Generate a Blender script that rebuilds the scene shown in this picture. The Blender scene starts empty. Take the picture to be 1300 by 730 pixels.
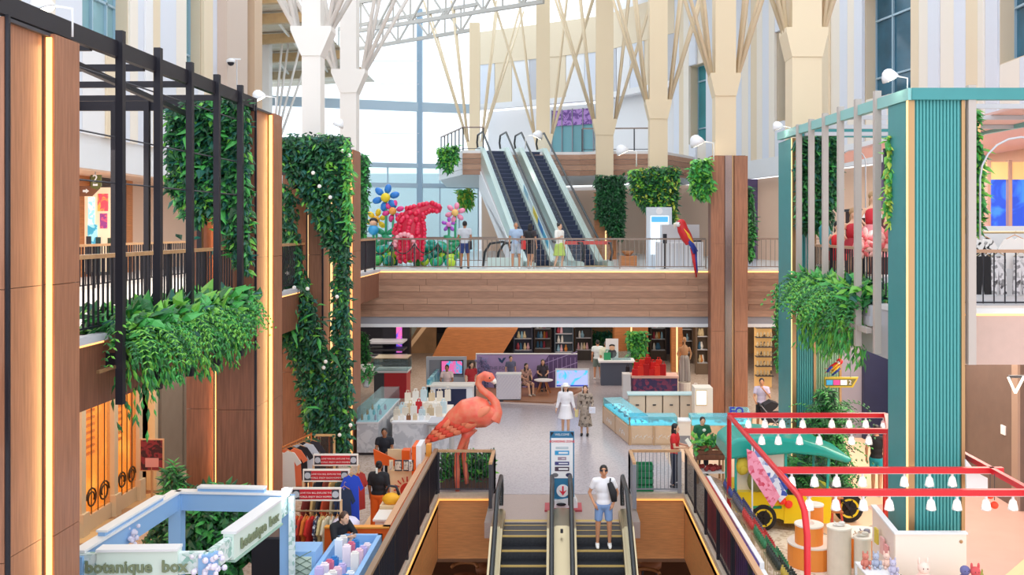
import bpy, math, random
from mathutils import Vector, Matrix
random.seed(7)
S = bpy.context.scene
C = S.collection
# ---------------------------------------------------------------- camera, sky, exposure
EYE = 6.65          # eye height above the ground floor (standing on the second storey)
FPX = 1200.0        # focal length in pixels of the 1300 wide frame
VX, VY = 706.0, 290.0
cam = bpy.data.objects.new('camera', bpy.data.cameras.new('camera'))
C.objects.link(cam)
cam.location = (0, 0, EYE)
cam.rotation_euler = (math.pi / 2, 0, 0)
cam.data.sensor_width = 36
cam.data.lens = 36 * FPX / 1300
cam.data.shift_x = -(VX - 650) / 1300
cam.data.shift_y = (VY - 365) / 1300
cam.data.clip_end = 400
S.camera = cam
S.view_settings.view_transform = 'Standard'
S.view_settings.look = 'None'
S.view_settings.exposure = 0.5
S.view_settings.gamma = 1.0
S.view_settings.use_curve_mapping = False
W = bpy.data.worlds.new('sky'); S.world = W; W.use_nodes = True
bg = W.node_tree.nodes['Background']
bg.inputs[0].default_value = (0.88, 0.94, 1.0, 1); bg.inputs[1].default_value = 1.5

def area(name, loc, sx, sy, power, col=(1, .93, .82), rot=(0, 0, 0)):
    l = bpy.data.lights.new(name, 'AREA'); l.shape = 'RECTANGLE'; l.size = sx; l.size_y = sy
    l.energy = power; l.color = col
    o = bpy.data.objects.new(name, l); C.objects.link(o); o.location = loc; o.rotation_euler = rot
    return o
# ceiling lighting of the storeys (each sits just under a soffit)
area('soffit_light_ground_back', (-1, 42, 3.0), 16, 10, 420, (1, .90, .78))
area('soffit_light_ground_back_right', (8, 38, 3.0), 5, 8, 170, (1, .88, .74))
area('soffit_light_ground_left', (-9, 21, 4.1), 3, 16, 260, (1, .86, .66))
area('soffit_light_ground_right', (9.2, 25, 4.1), 3, 14, 520, (1, .88, .74))
area('soffit_light_upper_left', (-10.5, 22, 8.2), 4, 20, 420, (1, .88, .72))
area('soffit_light_upper_right', (10.6, 26, 8.9), 3, 16, 420, (1, .90, .78))
area('soffit_light_lower', (0, 30, -1.7), 12, 10, 1800, (1, .78, .50))

# ---------------------------------------------------------------- helpers
def lin(c):
    return c / 12.92 if c <= .04045 else ((c + .055) / 1.055) ** 2.4
def rgb(h):
    h = h.lstrip('#')
    return tuple(lin(int(h[i:i + 2], 16) / 255) for i in (0, 2, 4)) + (1,)
MATS = {}
def M(name, col='#808080', rough=.5, metal=0, var=0, scale=8, emit=0, kind=None, col2=None, bump=0, stretch=None, alpha=None):
    if name in MATS: return MATS[name]
    m = bpy.data.materials.new(name); m.use_nodes = True; MATS[name] = m
    nt = m.node_tree; N = nt.nodes; L = nt.links; p = N['Principled BSDF']
    c = rgb(col)
    p.inputs['Base Color'].default_value = c
    p.inputs['Roughness'].default_value = rough; p.inputs['Metallic'].default_value = metal
    if emit:
        p.inputs['Emission Color'].default_value = c; p.inputs['Emission Strength'].default_value = emit
    if var or kind or bump:
        tc = N.new('ShaderNodeTexCoord'); mp = N.new('ShaderNodeMapping')
        L.new(tc.outputs['Object'], mp.inputs[0])
        if stretch: mp.inputs['Scale'].default_value = stretch
        c2 = rgb(col2) if col2 else tuple(max(0, x * (1 - var)) for x in c[:3]) + (1,)
        ramp = N.new('ShaderNodeValToRGB')
        ramp.color_ramp.elements[0].color = c2; ramp.color_ramp.elements[1].color = c
        if kind == 'speckle':
            t = N.new('ShaderNodeTexVoronoi'); t.inputs['Scale'].default_value = scale
            L.new(mp.outputs[0], t.inputs['Vector'])
            L.new(t.outputs['Color'], ramp.inputs[0])
            ramp.color_ramp.elements[0].position = .1; ramp.color_ramp.elements[1].position = .55
            src = t.outputs['Distance']
        elif kind == 'marble':
            t = N.new('ShaderNodeTexNoise'); t.inputs['Scale'].default_value = scale; t.inputs['Detail'].default_value = 8; t.inputs['Distortion'].default_value = 1.6
            L.new(mp.outputs[0], t.inputs['Vector'])
            ramp.color_ramp.elements[0].position = .46; ramp.color_ramp.elements[1].position = .53
            L.new(t.outputs[0], ramp.inputs[0]); src = t.outputs[0]
        elif kind == 'wave':
            t = N.new('ShaderNodeTexWave'); t.inputs['Scale'].default_value = scale; t.inputs['Distortion'].default_value = 6; t.inputs['Detail'].default_value = 3
            L.new(mp.outputs[0], t.inputs['Vector']); L.new(t.outputs[0], ramp.inputs[0]); src = t.outputs[0]
        else:
            t = N.new('ShaderNodeTexNoise'); t.inputs['Scale'].default_value = scale; t.inputs['Detail'].default_value = 5
            L.new(mp.outputs[0], t.inputs['Vector'])
            ramp.color_ramp.elements[0].position = .3; ramp.color_ramp.elements[1].position = .7
            L.new(t.outputs[0], ramp.inputs[0]); src = t.outputs[0]
        L.new(ramp.outputs[0], p.inputs['Base Color'])
        if emit: L.new(ramp.outputs[0], p.inputs['Emission Color'])
        if bump:
            b = N.new('ShaderNodeBump'); b.inputs['Strength'].default_value = bump; b.inputs['Distance'].default_value = .02
            L.new(src, b.inputs['Height']); L.new(b.outputs[0], p.inputs['Normal'])
    return m
def glassmat(name, col, clear=.75, rough=.03):
    m = bpy.data.materials.new(name); m.use_nodes = True; MATS[name] = m
    nt = m.node_tree; N = nt.nodes; L = nt.links
    for n in list(N): N.remove(n)
    o = N.new('ShaderNodeOutputMaterial'); mx = N.new('ShaderNodeMixShader'); tr = N.new('ShaderNodeBsdfTransparent'); gl = N.new('ShaderNodeBsdfPrincipled')
    tr.inputs[0].default_value = rgb(col); gl.inputs['Base Color'].default_value = rgb(col); gl.inputs['Roughness'].default_value = rough
    mx.inputs[0].default_value = 1 - clear
    L.new(tr.outputs[0], mx.inputs[1]); L.new(gl.outputs[0], mx.inputs[2]); L.new(mx.outputs[0], o.inputs[0])
    return m
# shared materials
wood_v = M('walnut_vertical', '#a87256', .45, var=.35, scale=5, stretch=(6, 6, .35))
wood_d = M('dark_walnut', '#8a5843', .45, var=.4, scale=5, stretch=(6, 6, .35))
wood_h = M('oak_boards', '#bd9177', .5, var=.28, scale=4, stretch=(.6, 4, 6))
wood_h2 = M('oak_boards_dark', '#ab8068', .5, var=.28, scale=4, stretch=(.6, 4, 6))
wood_o = M('orange_teak', '#c97f48', .4, var=.3, scale=4, stretch=(.7, .7, 8))
wood_rail = M('rail_oak', '#c99c72', .4, var=.2, scale=8)
white = M('white_paint', '#e9e9ec', .5)
white_w = M('warm_white_paint', '#ece4d9', .55)
cream = M('cream_paint', '#e4d3b8', .55)
beige = M('beige_paint', '#d8c6ad', .55)
lav = M('lavender_white_panel', '#dbe0ec', .5)
black = M('black_steel', '#24222b', .45, .3)
dgrey = M('dark_grey', '#3c3b42', .5)
grey = M('mid_grey', '#8d8e96', .5)
lgrey = M('light_grey', '#c3c4cb', .5)
steel = M('brushed_steel', '#bfae8e', .32, .9)
brass = M('brass', '#b8926a', .42, .8)
glow = M('warm_led_strip', '#ffb35c', .5, emit=3)
led_dim = M('fascia_led', '#ffb870', .5, emit=1.3)
led_soft = M('soft_led', '#f2c88c', .5, emit=.9)
glow2 = M('pale_led_strip', '#ffd9a0', .5, emit=4)
lampw = M('lamp_lens', '#fff3dc', .5, emit=9)
rubber = M('handrail_rubber', '#23272b', .4)
glass = glassmat('clear_glass', '#fafdff', .95)
glass_b = glassmat('blue_glass', '#e6f5f7', .9)
glass_t = glassmat('teal_tint_glass', '#5fa7b4', .35)

class B:
    def __init__(s): s.v = []; s.f = []; s.m = []; s.mi = 0
    def add(s, vs, fs):
        o = len(s.v); s.v += [tuple(v) for v in vs]
        for f in fs: s.f.append(tuple(i + o for i in f)); s.m.append(s.mi)
        return s
    def box(s, x0, x1, y0, y1, z0, z1):
        if x0 > x1: x0, x1 = x1, x0
        if y0 > y1: y0, y1 = y1, y0
        if z0 > z1: z0, z1 = z1, z0
        return s.add([(x0, y0, z0), (x1, y0, z0), (x1, y1, z0), (x0, y1, z0), (x0, y0, z1), (x1, y0, z1), (x1, y1, z1), (x0, y1, z1)],
                     [(0, 3, 2, 1), (4, 5, 6, 7), (0, 1, 5, 4), (1, 2, 6, 5), (2, 3, 7, 6), (3, 0, 4, 7)])
    def ob(s, c, sz, rz=0, rx=0, ry=0):
        m = Matrix.Translation(c) @ Matrix.Rotation(rz, 4, 'Z') @ Matrix.Rotation(ry, 4, 'Y') @ Matrix.Rotation(rx, 4, 'X')
        t = B().box(-sz[0] / 2, sz[0] / 2, -sz[1] / 2, sz[1] / 2, -sz[2] / 2, sz[2] / 2)
        return s.add([m @ Vector(v) for v in t.v], t.f)
    def bar(s, p, q, w, h=None):
        p = Vector(p); q = Vector(q); d = q - p; h = h or w
        if d.length < 1e-6: return s
        d.normalize(); up = Vector((0, 0, 1)) if abs(d.z) < .95 else Vector((0, 1, 0))
        a = d.cross(up).normalized() * w / 2; b = a.cross(d).normalized() * h / 2
        vs = [e + i * a + j * b for e in (p, q) for i, j in ((-1, -1), (1, -1), (1, 1), (-1, 1))]
        return s.add(vs, [(0, 1, 2, 3), (7, 6, 5, 4), (0, 4, 5, 1), (1, 5, 6, 2), (2, 6, 7, 3), (3, 7, 4, 0)])
    def tube(s, pts, r, n=8, caps=True, el=1):
        pts = [Vector(p) for p in pts]; k = len(pts)
        rs = r if isinstance(r, (list, tuple)) else [r] * k
        vs = []; up0 = None
        for i, p in enumerate(pts):
            d = (pts[min(i + 1, k - 1)] - pts[max(i - 1, 0)])
            d = d.normalized() if d.length > 1e-9 else Vector((0, 0, 1))
            if up0 is None:
                up = Vector((0, 0, 1)) if abs(d.z) < .9 else Vector((0, 1, 0))
                a = d.cross(up).normalized()
            else:
                a = (up0 - d * up0.dot(d)).normalized()
            up0 = a; b = d.cross(a)
            for j in range(n):
                t = 2 * math.pi * j / n
                vs.append(p + rs[i] * (math.cos(t) * a + el * math.sin(t) * b))
        fs = []
        for i in range(k - 1):
            for j in range(n):
                fs.append((i * n + j, i * n + (j + 1) % n, (i + 1) * n + (j + 1) % n, (i + 1) * n + j))
        if caps:
            fs.append(tuple(reversed(range(n)))); fs.append(tuple(range((k - 1) * n, k * n)))
        return s.add(vs, fs)
    def cyl(s, p, q, r0, r1=None, n=10): return s.tube([p, q], [r0, r0 if r1 is None else r1], n)
    def lathe(s, prof, c=(0, 0, 0), n=16, sx=1, sy=1):
        vs = []; k = len(prof)
        for r, z in prof:
            for j in range(n):
                t = 2 * math.pi * j / n
                vs.append((c[0] + sx * r * math.cos(t), c[1] + sy * r * math.sin(t), c[2] + z))
        fs = [(i * n + j, i * n + (j + 1) % n, (i + 1) * n + (j + 1) % n, (i + 1) * n + j) for i in range(k - 1) for j in range(n)]
        fs += [tuple(reversed(range(n))), tuple(range((k - 1) * n, k * n))]
        return s.add(vs, fs)
    def ell(s, c, r, n=10, m=6, rot=None):
        if not isinstance(r, (tuple, list)): r = (r, r, r)
        R = rot.to_3x3() if rot else None; c = Vector(c); vs = [];
        for i in range(m + 1):
            a = -math.pi / 2 + math.pi * i / m
            for j in range(n):
                t = 2 * math.pi * j / n
                v = Vector((r[0] * math.cos(a) * math.cos(t), r[1] * math.cos(a) * math.sin(t), r[2] * math.sin(a)))
                vs.append(c + (R @ v if R else v))
        fs = [(i * n + j, i * n + (j + 1) % n, (i + 1) * n + (j + 1) % n, (i + 1) * n + j) for i in range(m) for j in range(n)]
        return s.add(vs, fs)
    def prism(s, poly, a, b, axis='z'):
        k = len(poly)
        def mk(p, t):
            return {'z': (p[0], p[1], t), 'y': (p[0], t, p[1]), 'x': (t, p[0], p[1])}[axis]
        vs = [mk(p, a) for p in poly] + [mk(p, b) for p in poly]
        fs = [tuple(reversed(range(k))), tuple(range(k, 2 * k))] + [(i, (i + 1) % k, k + (i + 1) % k, k + i) for i in range(k)]
        return s.add(vs, fs)
    def xf(s, m):
        s.v = [tuple(m @ Vector(v)) for v in s.v]; return s
    def make(s, name, mat, parent=None, smooth=False, world=True, kind=None, label=None, fix=True):
        me = bpy.data.meshes.new(name)
        off = Vector((0, 0, 0))
        if parent is not None and world:
            q = parent
            while q is not None: off += q.location; q = q.parent
        me.from_pydata([(v[0] - off.x, v[1] - off.y, v[2] - off.z) for v in s.v], [], s.f)
        for mm in (mat if isinstance(mat, (list, tuple)) else [mat]): me.materials.append(mm)
        if isinstance(mat, (list, tuple)): me.polygons.foreach_set('material_index', s.m)
        if smooth: me.polygons.foreach_set('use_smooth', [True] * len(me.polygons))
        me.update()
        if fix: fixnormals(me)
        o = bpy.data.objects.new(name, me); C.objects.link(o)
        if parent is not None: o.parent = parent
        if kind: o['kind'] = kind
        if label: o['label'] = label
        return o
import bmesh
def fixnormals(me):
    bm = bmesh.new(); bm.from_mesh(me); bmesh.ops.recalc_face_normals(bm, faces=bm.faces); bm.to_mesh(me); bm.free()
def tag(o, label, cat, group=None):
    o['label'] = label; o['category'] = cat
    if group: o['group'] = group
    return o
def thing(name, label, cat, loc=(0, 0, 0), rz=0, group=None):
    o = bpy.data.objects.new(name, None); C.objects.link(o); o.empty_display_size = .2
    o.location = loc; o.rotation_euler = (0, 0, rz)
    return tag(o, label, cat, group)
def struct(b, name, mat, parent=None, smooth=False):
    o = b.make(name, mat, parent, smooth)
    if parent is None: o['kind'] = 'structure'
    return o
def sroot(name, loc=(0, 0, 0)):
    o = bpy.data.objects.new(name, None); C.objects.link(o); o.location = loc; o['kind'] = 'structure'; return o
def kids(o): return [c for c in C.objects if c.parent == o]
def dup(root, loc=None, rz=None, label=None, group=None):
    r = root.copy(); C.objects.link(r)
    if loc is not None: r.location = loc
    if rz is not None: r.rotation_euler = (0, 0, rz)
    if label: r['label'] = label
    if group: r['group'] = group
    for ch in list(root.children):
        c = ch.copy(); C.objects.link(c); c.parent = r
        for g in list(ch.children):
            d = g.copy(); C.objects.link(d); d.parent = c
    return r
def P(x, y, D):
    return Vector(((x - VX) * D / FPX, D, EYE - (y - VY) * D / FPX))
def G(x, y, z=0):      # point on a horizontal plane at height z
    D = FPX * (EYE - z) / (y - VY)
    return Vector(((x - VX) * D / FPX, D, z))
TMP = bpy.data.scenes.new('workbench')
def tmpdg():
    vl = TMP.view_layers[0]; vl.update(); return vl.depsgraph
def text(b, s, origin, size, ux=(1, 0, 0), uz=(0, 0, 1), depth=.01, align='CENTER', bold=0):
    cu = bpy.data.curves.new('t', 'FONT'); cu.body = s; cu.size = size; cu.align_x = align; cu.extrude = depth / size * size / 2; cu.resolution_u = 2
    if bold: cu.offset = bold
    o = bpy.data.objects.new('t', cu); TMP.collection.objects.link(o)
    dg = tmpdg(); me = bpy.data.meshes.new_from_object(o.evaluated_get(dg))
    ux = Vector(ux).normalized(); uz = Vector(uz).normalized(); n = ux.cross(uz); og = Vector(origin)
    b.add([og + v.co.x * ux + v.co.y * uz + v.co.z * n for v in me.vertices], [tuple(p.vertices) for p in me.polygons])
    bpy.data.objects.remove(o); bpy.data.curves.remove(cu); bpy.data.meshes.remove(me)
    return b
# ================================================================ THE SETTING
L2 = 5.15; L3 = 10.5
WX0, WX1, WY = -2.95, 3.2, 23.6           # the well cut into the ground floor
terr = M('terrazzo_floor', '#b4adb2', .22, kind='speckle', scale=26, col2='#a19aa0')
terr_w = M('warm_terrazzo_floor', '#c8b7aa', .25, kind='speckle', scale=22, col2='#a99484')
peach_tile = M('peach_floor', '#f4cda4', .3, var=.08, scale=2)
pink_tile = M('pink_floor', '#cfa59a', .35, var=.08, scale=2)
plaster = M('plaster', '#dcd4cf', .7)
# ground floor: four slabs around the well + inlays
fl = sroot('floor')
B().box(-32, WX0, -4, 90, -.35, 0).make('floor_slab', terr_w, fl)
B().box(WX1, 32, -4, 90, -.35, 0).make('floor_slab', terr_w, fl)
B().box(WX0, WX1, WY, 90, -.35, 0).make('floor_slab', terr, fl)
B().prism([(-4.8, WY + .05), (3.0, WY + .05), (2.4, 34.5), (-4.8, 35.4)], .001, .006).make('floor_inlay', terr, fl)
B().prism([(4.6, 8), (16, 8), (16, 24), (10.6, 24), (7.2, 20), (4.9, 20)], .001, .005).make('floor_inlay', peach_tile, fl)
B().prism([(7.9, 18.0), (8.5, 18.0), (14.8, 25), (14.0, 25), (7.4, 22.6)], .002, .008).make('floor_inlay', pink_tile, fl)
B().prism([(6.0, 20.2), (9.6, 23.5), (10.6, 33), (4.2, 33), (3.6, 27)], .002, .007).make('floor_inlay', M('rose_tile', '#f0c8a6', .35, var=.06, scale=2), fl)
shop_floor = M('kiosk_white_floor', '#f6ecdc', .35, kind='speckle', scale=14, col2='#cdb89c')
B().prism([(3.6, 10), (6.6, 10), (6.6, 20.2), (3.6, 21.4)], .003, .009).make('floor_inlay', shop_floor, fl)
# landing to the escalators
land = M('landing_plate', '#b9a8a2', .3, .4, var=.15, scale=40)
B().box(-1.62, 1.9, 21.35, WY, -.35, .01).make('landing_plate', land, fl)
# well faces (timber panels)
wt = sroot('wall_well')
def panels_x(x0, x1, y, z0, z1, n, mat, par, nm='panel', t=.05):
    w = (x1 - x0) / n
    for i in range(n):
        B().box(x0 + i * w + .006, x0 + (i + 1) * w - .006, y - t, y, z0, z1).make(nm, mat, par)
def panels_y(y0, y1, x, z0, z1, n, mat, par, nm='panel', t=.05):
    w = (y1 - y0) / n
    for i in range(n):
        B().box(x, x + t, y0 + i * w + .006, y0 + (i + 1) * w - .006, z0, z1).make(nm, mat, par)
B().box(WX0 - .3, WX1 + .3, WY + .0, WY + .25, -1.6, -.01).make('backing', dgrey, wt)
B().box(WX0 - .3, WX0 - .05, 3, WY, -1.6, -.01).make('backing', dgrey, wt)
B().box(WX1 + .05, WX1 + .3, 3, WY, -1.6, -.01).make('backing', dgrey, wt)
well_w = M('well_teak', '#e39a5c', .4, var=.25, scale=4, stretch=(.7, .7, 8))  # teak brightened in colour to carry the orange glow on the well faces
panels_x(WX0, -1.62, WY, -1.58, -.14, 1, well_w, wt); panels_x(1.9, WX1, WY, -1.58, -.14, 1, well_w, wt)
panels_y(5, WY - .05, WX0 - .05, -1.58, -.14, 7, well_w, wt); panels_y(5, WY - .05, WX1, -1.58, -.14, 7, well_w, wt)
kerb = M('stone_kerb', '#c9b9a6', .5, var=.15, scale=10)
for a in ((WX0 + .02, WX0 + .05, 5, WY - .1), (WX1 - .05, WX1 - .02, 5, WY - .1), (WX0, -1.62, WY - .1, WY - .07), (1.9, WX1, WY - .1, WY - .07)):
    B().box(a[0], a[1], a[2], a[3], -.12, -.08).make('led_strip', M('well_led', '#ffb35c', .5, emit=.6), wt)
for a in ((WX0 - .16, WX0 + .03, 4, WY), (WX1 - .03, WX1 + .16, 4, WY), (WX0, -1.62, WY - .06, WY + .1), (1.9, WX1, WY - .06, WY + .1)):
    B().box(a[0], a[1], a[2], a[3], -.13, .05).make('kerb', kerb, wt)
# lower storey seen through the well
lf = sroot('floor_lower')
B().box(-14, 14, 2, 48, -5.6, -5.2).make('floor_slab', M('lower_floor', '#8f5a3f', .4, var=.2, scale=3), lf)
B().box(-14, 14, 40, 40.3, -5.2, -1.6).make('rear_wall', M('lower_wall', '#a4714c', .6), lf)
B().box(-14, 14, WY + .2, 48, -1.75, -1.6).make('soffit', M('lower_soffit', '#8a5b3c', .6), lf)

# ---- upper storey slabs (second storey)
uf = sroot('floor_upper')
soff = M('soffit_paint', '#d9c9bd', .7)
pale = M('pale_upper_floor', '#d9e2e6', .2, var=.06, scale=2)
B().box(-20, -6.4, 3, 34, 4.2, L2).make('gallery_slab', [plaster], uf)
B().prism([(6.4, 17.4), (20, 17.4), (20, 34), (8.7, 34), (6.4, 24.6)], 4.15, L2).make('gallery_slab', plaster, uf)
B().box(-26, 26, 34.02, 68, 3.35, L2 - .02).make('bridge_slab', [M('bridge_soffit', '#b9b6bb', .7)], uf)
B().box(-26, 26, 34.0, 68, L2 - .02, L2).make('bridge_deck', pale, uf)
# left gallery timber fascia with led line
for i in range(12):
    y0 = 5 + i * 2.4
    B().box(-6.4, -6.34, y0 + .01, y0 + 2.39, 4.2, L2 - .1).make('fascia_panel', wood_d, uf)
B().box(-6.44, -6.36, 5, 33.9, L2 - .1, L2 - .06).make('led_strip', led_dim, uf)
B().box(-6.5, -6.30, 5, 33.9, L2 - .06, L2 + .03).make('edge_trim', lgrey, uf)
# right gallery fascia (plaster) with led line
rose = M('rose_plaster', '#d6b7ae', .6, var=.05, scale=6)
for i in range(4):
    B().box(6.4 + i * 3.2 + .008, 6.4 + i * 3.2 + 3.19, 17.34, 17.4, 4.15, L2 - .1).make('fascia_panel', rose, uf)
B().box(6.3, 19, 17.33, 17.37, L2 - .1, L2 - .06).make('led_strip', led_dim, uf)
B().box(6.3, 19, 17.30, 17.5, L2 - .06, L2 + .03).make('edge_trim', white, uf)
for i in range(3):
    B().box(6.34, 6.4, 17.4 + i * 2.4, 17.4 + i * 2.4 + 2.39, 4.15, L2 - .06).make('fascia_panel', lgrey, uf)
B().box(6.3, 6.5, 17.5, 24.6, L2 - .06, L2 + .03).make('edge_trim', white, uf)
for i in range(4):
    B().bar((6.38 + i * .575, 24.6 + i * 2.35, 4.65), (6.38 + (i + .99) * .575, 24.6 + (i + .99) * 2.35, 4.65), .05, .9).make('fascia_panel', lgrey, uf)
# bridge fascia: individual boards
bw = {}
rows = 7; rh = (402 - 346) * 34 / FPX / rows
ztop = EYE - (346 - VY) * 34 / FPX
B().box(-8, 12, 34.0, 34.06, ztop - rows * rh, L2 - .03).make('fascia_backing', wood_h2, uf)
for r in range(rows):
    x = -7.6 - random.random() * 1.5
    while x < 11.5:
        w = random.choice((1.6, 2.2, 2.8, 3.4))
        key = (w, r % 2); pr = random.choice((0, 0, .012, .02))
        if key not in bw:
            bw[key] = B().box(0, w - .008, -.05, 0, .004, rh - .004).make('fascia_board', (wood_h, wood_h2)[r % 2], uf)
            o = bw[key]
        else:
            o = bw[key].copy(); C.objects.link(o)
        o.location = (x, 34.0 - pr, ztop - (r + 1) * rh)
        x += w
B().box(-8, 12, 33.94, 34.02, ztop + .005, ztop + .055).make('led_strip', led_dim, uf)
B().box(-8, 12, 33.92, 34.1, ztop + .055, L2 + .04).make('edge_trim', white_w, uf)
B().box(-8, 12, 34.0, 34.3, 3.22, ztop - rows * rh).make('soffit_bulkhead', M('bulkhead_grey', '#9d9ba3', .6), uf)
B().box(-8, 12, 33.98, 34.3, 3.1, 3.22).make('soffit_trim', white, uf)

# ---- ground-floor enclosing walls
shopw = M('shop_grey_wall', '#8b8079', .6, var=.1, scale=3)
wgl = sroot('wall_ground_left')
B().box(-10.6, -10.25, 24.2, 33, 0, 4.2).make('wall_panel', shopw, wgl)
for i in range(5): B().box(-10.25, -10.18, 24.4 + i * 1.5, 25.75 + i * 1.5, .1, 4.1).make('wall_panel', shopw, wgl)
B().box(-16, -15.7, 6, 34, 0, 4.2).make('rear_wall', M('amber_wall', '#d8963f', .6, var=.3, scale=1.5), wgl)
B().box(-16, -10.3, 12, 12.2, 0, 4.2).make('partition_wall', shopw, wgl)
B().box(-16, -10.3, 24.2, 24.4, 0, 4.2).make('partition_wall', M('amber_wall2', '#e0a045', .6, var=.2, scale=2), wgl)
wgb = sroot('wall_ground_back')
B().box(-20, 20, 60, 60.3, 0, 3.35).make('wall_panel', M('dark_brown_wall', '#4a3b38', .6, var=.3, scale=2), wgb)
warm = M('warm_shop_wall', '#b88a5e', .6, var=.3, scale=1.5)
for i, (x0, x1, m) in enumerate(((-16, -9, 'd'), (-8.9, -6.4, 'w'), (-2, .8, 'd'), (.9, 4.4, 'w'), (4.5, 7, 'd'), (7.1, 16, 'w'))):
    B().box(x0, x1, 50 + (i % 2) * .4, 50.3 + (i % 2) * .4, 0, 3.35).make('wall_panel', warm if m == 'w' else M('charcoal_wall', '#3a3640', .5, var=.2, scale=2), wgb)
wgr = sroot('wall_ground_right')
brown = M('brown_door_panel', '#6d5850', .5, var=.12, scale=4)
B().box(10.9, 11.2, 22.2, 25.5, 0, 4.15).make('wall_panel', brown, wgr)
B().box(10.84, 10.9, 22.2, 22.5, 0, 4.15).make('wall_trim', M('taupe', '#9c8274', .5), wgr)
B().box(10.82, 10.9, 25.2, 25.5, 0, 4.15).make('wall_trim', black, wgr)
navy = M('navy_panel', '#23284c', .5, var=.15, scale=2)
B().box(10.9, 11.3, 25.5, 29.8, 0, 4.15).make('wall_panel', navy, wgr)
B().box(9.7, 11.2, 29.8, 30.1, 0, 4.15).make('wall_panel', navy, wgr)
B().box(8.9, 9.7, 30.0, 30.4, 0, 4.15).make('wall_panel', M('mauve_grey', '#8f8a99', .5), wgr)
B().box(11.0, 19, 17.42, 22.2, 3.75, 4.14).make('bulkhead', navy, wgr)
B().box(14.5, 14.8, 17.5, 34, 0, 4.15).make('rear_wall', M('peach_shop_wall', '#eec8a6', .6), wgr)
B().box(11.2, 14.5, 22.4, 22.6, 0, 3.7).make('partition_wall', M('peach_shop_wall', '#eec8a6'), wgr)
for k in range(3):
    B().box(11.3, 14.4, 22.1, 22.4, .6 + k * .75, .64 + k * .75).make('wall_shelf', white_w, wgr)
B().box(9.5, 14, 40, 40.3, 0, 3.35).make('rear_wall', M('sand_wall', '#b59a7c', .6), wgr)
louv = M('louvre_slat', '#9c948f', .5)
for k in range(14):
    B().ob((10.9, 27.2, 1.05 + k * .11), (.05, 2.0, .07), 0, 0, .4).make('louvre_slat', louv, wgr)
brick = M('pale_brick', '#c49a86', .7)
for k in range(6):
    for j in range(7):
        B().box(10.82, 10.9, 26.2 + j * .29 + (k % 2) * .14, 26.47 + j * .29 + (k % 2) * .14, 2.75 + k * .11, 2.85 + k * .11).make('brick', brick, wgr)

# ---- left upper wall
wl = sroot('wall_left')
XL = -13.1
B().box(XL - .3, XL, 4, 40, 8.33, 9.27).make('wall_band', M('pale_band', '#e4e6ea', .5), wl)
B().box(-20, XL - .02, 4, 40, 8.28, 8.33).make('soffit', M('peach_soffit', '#e3bfa6', .6), wl)
B().box(XL - .8, XL - .7, 4, 40, 9.27, 22).make('wall_backing', white, wl)
def wallrun(par, pts, z0, z1, wins, seed, widths=(.55, .9, 1.3), mats=None, inset=.35, side=1):
    """vertical panels along a plan polyline, left out around the windows (s0,s1,za,zb)"""
    rd = random.Random(seed)
    mats = mats or (lav, white_w, lav, cream, white)
    seg = []; acc = 0
    for a, b in zip(pts, pts[1:]):
        l = math.dist(a, b); seg.append((acc, acc + l, a, b)); acc += l
    def at(s):
        for s0, s1, a, b in seg:
            if s <= s1 + 1e-6:
                t = (s - s0) / (s1 - s0); return (a[0] + (b[0] - a[0]) * t, a[1] + (b[1] - a[1]) * t), math.atan2(b[1] - a[1], b[0] - a[0])
        return pts[-1], math.atan2(seg[-1][3][1] - seg[-1][2][1], seg[-1][3][0] - seg[-1][2][0])
    cuts = {0, acc}
    for w in wins: cuts |= {w[0], w[1]}
    for s in seg: cuts.add(s[1])
    cuts = sorted(cuts); k = 0
    for c0, c1 in zip(cuts, cuts[1:]):
        if c1 - c0 < .03: continue
        win = [w for w in wins if w[0] - .01 <= c0 and c1 <= w[1] + .01]
        s = c0
        while s < c1 - .02:
            w = rd.choice(widths); e = min(c1, s + w)
            if c1 - e < .25: e = c1
            (x, y), an = at((s + e) / 2)
            d = .06 * rd.choice((0, 1, 2)); nx, ny = -math.sin(an) * side, math.cos(an) * side
            spans = [(z0, z1)] if not win else [(z0, win[0][2]), (win[0][3], z1)]
            for za, zb in spans:
                if zb - za > .05:
                    B().ob((x + nx * d, y + ny * d, (za + zb) / 2), (e - s - .012, .12, zb - za), an).make('wall_panel', mats[k % len(mats)], par)
            k += 1; s = e
    for i, w in enumerate(wins):
        (xa, ya), an = at(w[0] + .001); (xb, yb), _ = at(w[1] - .001)
        (xm, ym), _ = at((w[0] + w[1]) / 2)
        global WINN
        WINN += 1
        r = sroot('window_%d' % WINN, (xm, ym, w[2]))
        nx, ny = math.sin(an) * side, -math.cos(an) * side
        ln = w[1] - w[0]; q = inset
        cx, cy = xm + nx * q, ym + ny * q
        B().ob((cx + nx * .05, cy + ny * .05, (w[2] + w[3]) / 2), (ln, .02, w[3] - w[2]), an).make('pane', w[4], r)
        fr = M('window_frame', '#a9c6d8', .4, .3)
        ux, uy = math.cos(an), math.sin(an)
        for t in w[5]:
            B().ob((cx + ux * ln * (t - .5), cy + uy * ln * (t - .5), (w[2] + w[3]) / 2), (.07, .08, w[3] - w[2]), an).make('mullion', fr, r)
        for t in w[6]:
            B().ob((cx, cy, w[2] + (w[3] - w[2]) * t), (ln, .08, .07), an).make('transom', fr, r)
        for t in (0, 1):    # reveals
            B().ob((xm + ux * ln * (t - .5) + nx * q / 2, ym + uy * ln * (t - .5) + ny * q / 2, (w[2] + w[3]) / 2), (.06, q + .1, w[3] - w[2]), an).make('reveal', beige, r)
            B().ob((xm + nx * q / 2, ym + ny * q / 2, w[2] + (w[3] - w[2]) * t), (ln, q + .1, .06), an).make('reveal', beige, r)
WINN = 0
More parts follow.
